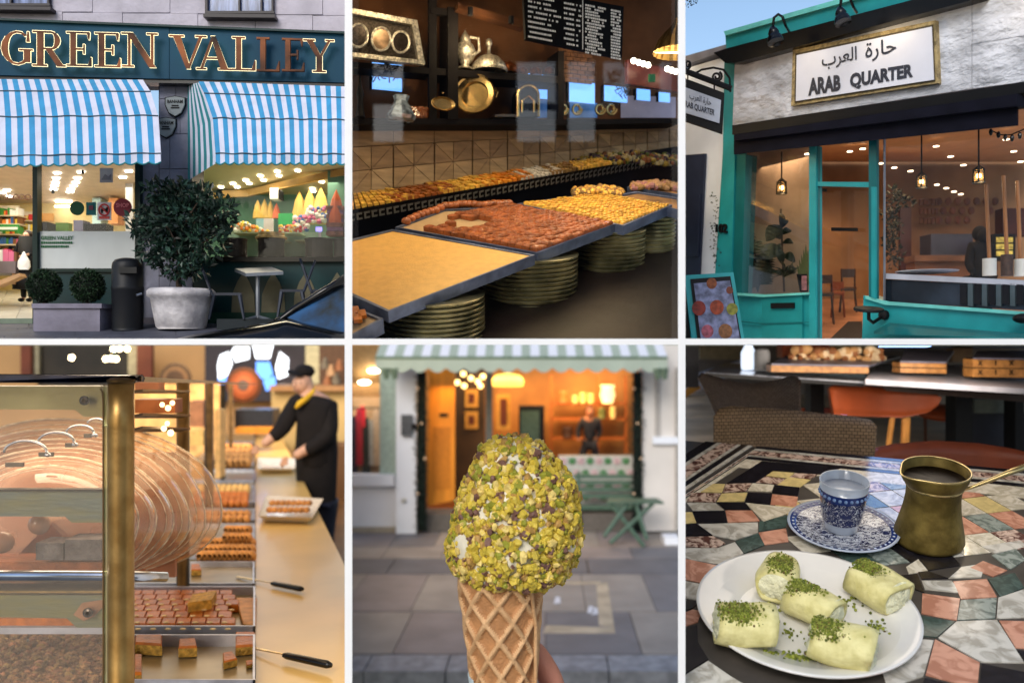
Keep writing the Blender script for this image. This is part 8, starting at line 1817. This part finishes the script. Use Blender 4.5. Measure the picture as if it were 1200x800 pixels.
def backrest(name, lab, cat, pts, Y, th, m, curve=.5, cx=None, par=None, round_=.12):
    """upholstered curved chair back: px outline, bowed round a vertical axis"""
    t = T(name, lab, 'chair', P(sum(p[0] for p in pts) / len(pts), max(p[1] for p in pts), Y))
    x0 = min(p[0] for p in pts); x1 = max(p[0] for p in pts)
    # resample outline as columns
    N_ = 28; top, bo = [], []
    for i in range(N_ + 1):
        x = x0 + (x1 - x0) * (.001 + .998 * i / N_); ys = []
        for j in range(len(pts)):
            a, b_ = pts[j - 1], pts[j]
            if (a[0] > x) != (b_[0] > x): ys.append(a[1] + (b_[1] - a[1]) * (x - a[0]) / (b_[0] - a[0]))
        top.append((x, min(ys))); bo.append((x, max(ys)))
    vs = []; fs = []; M_ = 8
    def dy(x): u = (x - x0) / (x1 - x0) * 2 - 1; return curve * (u * u) * -1
    for side in (0, 1):
        for i in range(N_ + 1):
            for j in range(M_ + 1):
                v = j / M_; x, y = top[i][0], top[i][1] + (bo[i][1] - top[i][1]) * v; e = min(v, 1 - v, (i / N_), 1 - i / N_); rnd = round_ * (1 - min(1, e / .12)) ** 2
                Y_ = Y + dy(x) + (rnd if side == 0 else th - rnd); p = P(x, y, Y + dy(x)); vs.append(Vector((p.x, Y_, p.z)))
    W_ = (N_ + 1) * (M_ + 1)
    for s_ in (0, 1):
        for i in range(N_):
            for j in range(M_): a = s_ * W_ + i * (M_ + 1) + j; fs.append((a, a + 1, a + M_ + 2, a + M_ + 1))
    for i in range(N_): 
        for j in (0, M_): a = i * (M_ + 1) + j; fs.append((a, a + M_ + 1, a + W_ + M_ + 1, a + W_))
    for i in (0, N_):
        for j in range(M_): a = i * (M_ + 1) + j; fs.append((a, a + 1, a + W_ + 1, a + W_))
    mk('backrest', vs, fs, m, t, smooth=True); return t
m_wk1 = wick('woven_tan', (142, 118, 92), 5.2); m_wk2 = wick('woven_grey', (150, 130, 116), 9)
backrest('woven_chair', 'tan woven chair back with round holes, directly behind the mosaic table', 'chair', [(838, 560), (838, 490), (843, 480), (858, 476), (920, 480), (1000, 488), (1022, 491), (1031, 500), (1030, 560)], 17.6, .3, m_wk1, .5)
backrest('woven_chair', 'grey brown woven chair with a curved top by the far table', 'chair', [(853, 530), (846, 500), (834, 470), (820, 443), (824, 437), (836, 440), (860, 447), (884, 450), (915, 445), (934, 440), (941, 446), (941, 530)], 20, .35, m_wk2, .9)
m_lea = mat('orange_leather', c(160, 74, 36, .7), rough=.4, var=.15, scale=1.2, bump=.15); m_oak = mat('oak_leg', c(196, 136, 66, .8), rough=.45, var=.2)
backrest('leather_chair', 'curved rust leather chair back close behind the coffee pot', 'chair', [(1018, 580), (1022, 527), (1050, 521), (1100, 517), (1150, 520), (1190, 526), (1215, 532), (1215, 580)], 18.2, .3, mat('rust_leather', c(146, 70, 42, .85), rough=.4, var=.15, scale=1.2), .7)
t = backrest('leather_chair', 'orange leather chair with oak legs beside the far marble table', 'chair', [(976, 486), (974, 456), (980, 451), (1010, 452), (1050, 455), (1095, 459), (1106, 466), (1104, 474), (1090, 484), (1060, 490), (1010, 488)], 24, .4, m_lea, .8)
for a_, b_, w_ in (((1062, 488), (1060, 530), 5), ((1046, 488), (1040, 530), 3.2), ((982, 486), (984, 500), 3)): MB().tube([P(*a_, 24.2), P(*b_, 24.2)], w_ * .024, 8).build('leg', m_oak, t)
t = T('leather_stool', 'orange leather seat with thin legs, half hidden behind the chair', 'stool', P(1100, 530, 27)); MB().lathe(P(1098, 488, 27), [(.1, 0), (.62, .05), (.66, .2), (.5, .3), (.1, .34)], (0, -.25, 1), 24).build('seat', m_lea, t, smooth=True)
for x in (1084, 1112): MB().tube([P(x, 486, 27), P(x + 1, 530, 27)], .05, 6).build('leg', mat('brown_leg', c(90, 54, 36, .8)), t)
t = T('leather_chair', 'orange chair frame with a dark cushion under the grey table', 'chair', P(970, 500, 26)); rect('seat_edge', m_lea, t, 940, 478, 984, 484, F(26), .4)
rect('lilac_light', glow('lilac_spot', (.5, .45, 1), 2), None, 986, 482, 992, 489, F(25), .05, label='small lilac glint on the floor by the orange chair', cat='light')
t = T('dark_chair', 'dark teal upholstered seat under the marble table at the right', 'chair', P(1170, 540, 26)); rect('seat', mat('teal_seat', c(96, 104, 98, .8), rough=.5, var=.2), t, 1142, 468, 1215, 484, F(26), 1); rect('base', mat('dark_navy', c(28, 30, 44, .8)), t, 1138, 484, 1215, 532, F(26.2), 1)
# ---- far tables and what is on them
t = T('grey_table', 'long grey topped table with a dark frame at the rear left', 'table', P(940, 500, 25))
MB().prism([P(826, 436, 24), P(1012, 447, 23), P(1016, 436, 27), P(850, 425, 29)], (0, 0, -.12)).build('tabletop', mat('slate_top', c(120, 124, 138, .85), rough=.15, var=.2, coat=.5), t)
slab('edge', M1['black'], t, [(828, 437), (1012, 449), (1012, 453), (828, 441)], F(22.9), .1); MB().rect(950, 450, 966, 500, F(25), .5).build('leg', M1['black'], t)
t = T('marble_table', 'pale marble topped table with dark legs at the rear right', 'table', P(1110, 500, 25))
MB().prism([P(1014, 444, 22.5), P(1215, 456, 22), P(1215, 428, 28), P(1030, 426, 28)], (0, 0, -.14)).build('tabletop', mat('marble_far', c(160, 160, 172, .8), rough=.3, var=.2, scale=1.4), t)
for x0, x1 in ((1120, 1140), (1190, 1200)): rect('leg', M1['black'], t, x0, 456, x1, 530, F(25), .6)
slab('apron', mat('dark_brown_apron', c(48, 34, 30, .8)), t, [(1030, 450), (1215, 461), (1215, 472), (1040, 458)], F(23.2), .1)
m_inl = mat('inlaid_wood', c(176, 122, 66, .85), rough=.35, var=.25, scale=6); m_edge = M1['black']
def gamebox(lab, pts_top, h, Y, n, marks=1, name='game_box'):
    t = T(name, lab, 'game box', P(pts_top[0][0], pts_top[0][1] + h, Y))
    # pts_top: near left, near right, far right, far left of the lid
    (ax, ay), (bx, by), (cx, cy), (dx, dy) = pts_top; Yf = Y + 2.6
    for i in range(n):
        hh = h / n; y0 = ay + i * hh + .6; 
        slab('box_front', m_inl, t, [(ax, y0), (bx, by + i * hh + .6), (bx, by + (i + 1) * hh - .6), (ax, ay + (i + 1) * hh - .6)], F(Y), .5)
        if marks:
            for j in range(4):
                x = ax + (bx - ax) * (.12 + .25 * j); ym = y0 + hh * .4; s_ = hh * .26
                b = MB()
                if j % 2 == 0: b.slab([(x - s_, ym - s_), (x - s_ * .5, ym - s_), (x + s_, ym + s_), (x + s_ * .5, ym + s_)], F(Y - .02), .01).slab([(x + s_ * .5, ym - s_), (x + s_, ym - s_), (x - s_ * .5, ym + s_), (x - s_, ym + s_)], F(Y - .035), .01)
                else: b.slab([(x - .7, ym - s_), (x + .7, ym - s_), (x + .7, ym + s_), (x - .7, ym + s_)], F(Y - .02), .01)
                b.build('inlay_mark', m_edge, t)
    slab('box_line', m_edge, t, [(ax - .5, ay - 1), (bx + .5, by - 1), (bx + .5, by + h + .5), (ax - .5, ay + h + .5)], F(Y + .04), .4)
    MB().prism([P(ax, ay - 1, Y), P(bx, by - 1, Y), P(cx, cy, Yf), P(dx, dy, Yf)], (0, 0, -.05)).build('lid', mat('lid_lilac', c(130, 128, 150, .7), rough=.4, var=.3, scale=1.5), t); return t
gamebox('pair of closed inlaid game boxes stacked near the middle of the marble table', [(1055, 424), (1109, 425), (1118, 411), (1061, 409)], 13, 23.6, 2, 0)
gamebox('pair of inlaid wooden game boxes with cross marks at the right edge', [(1140, 420), (1213, 421), (1213, 410), (1145, 411)], 22, 23.2, 2)
t = gamebox('open inlaid tray box heaped with shells beside the pepper pot', [(904, 427), (1018, 429), (1055, 417), (925, 415)], 9, 23.8, 1, 0)
b = MB(); rd = random.Random(14)
for i in range(70): b.cur = rd.randrange(3); b.ball(P(rd.uniform(925, 1035), rd.uniform(409, 421), 25), rd.uniform(.06, .16), 7, 5, sx=rd.uniform(.6, 1.6))
b.build('shells', [mat('shell_cream', c(224, 200, 166, .9), var=.2), mat('shell_brown', c(150, 96, 60, .9), var=.2), mat('shell_tan', c(196, 150, 100, .9), var=.2)], label='heap of small shells and pieces on the open tray box', cat='shells', kind='stuff')
rect('orange_box', mat('terracotta_box', c(196, 96, 56, .85), rough=.5), None, 917, 404, 972, 419, F(27.5), .6, label='orange terracotta box behind the shells', cat='box')
t = T('pepper_pot', 'ribbed silver grey pot standing on the grey table', 'pot', P(893, 434, 25)); o = P(893, 434, 25)
MB().lathe(o, [(.22, 0), (.24, .05)] + [(r_, .08 + i * .055) for i in range(8) for r_ in (.22, .245)][:16:1] + [(.2, .6), (.13, .64)], seg=24).build('ribbed_body', mat('grey_ceramic', c(176, 178, 184, .85), rough=.25, metal=.3), t)
t = T('glass_bottle', 'bright glass bottle beside the ribbed pot, its window light put in as glow', 'bottle', P(876, 434, 25.5)); MB().lathe(P(877, 433, 25.5), [(.2, 0), (.22, .1), (.22, .5), (.12, .7), (.1, .9)], seg=18).build('body', glow('glowing_glass', (.75, .85, 1), .8), t, smooth=True)  # emission stands in for window light caught by the glass
# ---- room
def room(name, m, q, Y, th=.3): return slab(name, m, None, q, F(Y), th, kind='structure')
room('cafe_rear_wall', mat('cafe_rear', c(120, 112, 106, .8), var=.3, scale=.4), [(800.5, 404.4), (1216, 404.4), (1216, 560), (800.5, 560)], 34)
slab('rear_skirting', mat('pale_band6', c(176, 182, 200, .8)), None, [(803, 442), (878, 419), (890, 419), (890, 424), (810, 462), (803, 464)], F(32.6), .2, label='pale blue grey skirting running behind the left table', cat='skirting')
rect('wall_panel', mat('cream_panel6', c(150, 138, 110, .75)), None, 820, 405, 880, 421, F(33), .2, label='tan wall panel above the pale skirting', cat='panel')
rect('dark_cushion', mat('charcoal_seat', c(50, 50, 56, .8), rough=.6), None, 801, 405, 819, 454, F(28), .8, label='dark rounded seat at the far left of the cafe', cat='seat')
for i in range(6):
    x0 = 801 + i * 0; 
xs6 = [(801, 840), (840, 905), (905, 985), (985, 1060), (1060, 1140), (1140, 1216)]
for i, (a, b_) in enumerate(xs6):
    for (ya, yb) in ((462, 488), (488.6, 530), (530.6, 570)):
        MB().prism([P(max(a + .4, 800.6), yb, 33 - (yb - 462) * .1), P(b_ - .4, yb, 33 - (yb - 462) * .1), P(b_ - .4, ya, 33 - (ya - 462) * .1), P(max(a + .4, 800.6), ya, 33 - (ya - 462) * .1)], (0, 0, -.1)).build('floorboard', mat('pale_boards', c(190, 170, 144, .9), rough=.4, var=.25, scale=1.2, stretch=(.4, 1, 1)), kind='structure')
slab('timber_kerb', mat('ochre_timber', c(176, 124, 44, .8)), None, [(801, 457), (818, 449), (822, 455), (801, 467)], F(31), .2, label='ochre timber strip at the left edge of the cafe floor', cat='trim')
for i, (x0, x1, y0, y1, cc_, lab) in enumerate(((979, 1020, 405, 412, (150, 136, 96), 'olive box on the rear shelf'), (1024, 1068, 405, 411, (100, 104, 116), 'grey low object behind the shells'), (1116, 1140, 405, 424, (140, 112, 84), 'tan rounded chair back behind the game boxes'), (1072, 1215, 404.6, 408, (76, 84, 104), 'long blue grey bench back at the top right'))): rect('rear_object', mat('ro%d' % i, c(*cc_, .8)), None, x0, y0, x1, y1, F(30), .4, label=lab, cat='furniture')
# ceiling, and an unseen glowing panel added to show blue in the polish
MB().prism([P(801, 403.9, 16), P(1216, 403.9, 16), P(1216, 403.9, 34), P(801, 403.9, 34)], (0, 0, .04)).build('cafe_ceiling_lining', mat('lining6', c(120, 112, 104, .7)), kind='structure')
b = MB(); zc = P(0, 403.9, 16.4).z - .03
def mirror(px, py):   # where the ceiling shows in the polished table
    p = t6.hit(px, py); d = (p - Vector((0, 0, CZ))).normalized(); r_ = d - n6 * 2 * d.dot(n6); return p + r_ * ((zc - p.z) / r_.z)
b.prism([mirror(1010, 626), mirror(1062, 634), mirror(1078, 530), mirror(1020, 527)], (0, 0, -.015))
b.build('added_glow_panel', glow('added_glow_panel_blue', (.3, .5, 1), 2.4), label='unseen blue glowing panel added under the ceiling over the mosaic table', cat='added_glow_panel')
lamp('table_fill_light', 'AREA', P(1010, 404, 14.5) + Vector((0, 0, -.25)), 55, (1, .86, .7), 4.5, (0, 0, 0), 2)  # unseen ceiling lamp added to light the table
lamp('rear_fill_light', 'AREA', P(1010, 404, 21.6) + Vector((0, 0, -.4)), 330, (1, .86, .7), 7, (R(48), 0, 0), 2)  # unseen fill added so the rear chairs are lit
lamp('cafe_point_light', 'POINT', P(1150, 430, 15.2), 14, (1, .8, .5), .15)  # warm point light without a lamp body
trim(x0=800.5, y0=402.5)
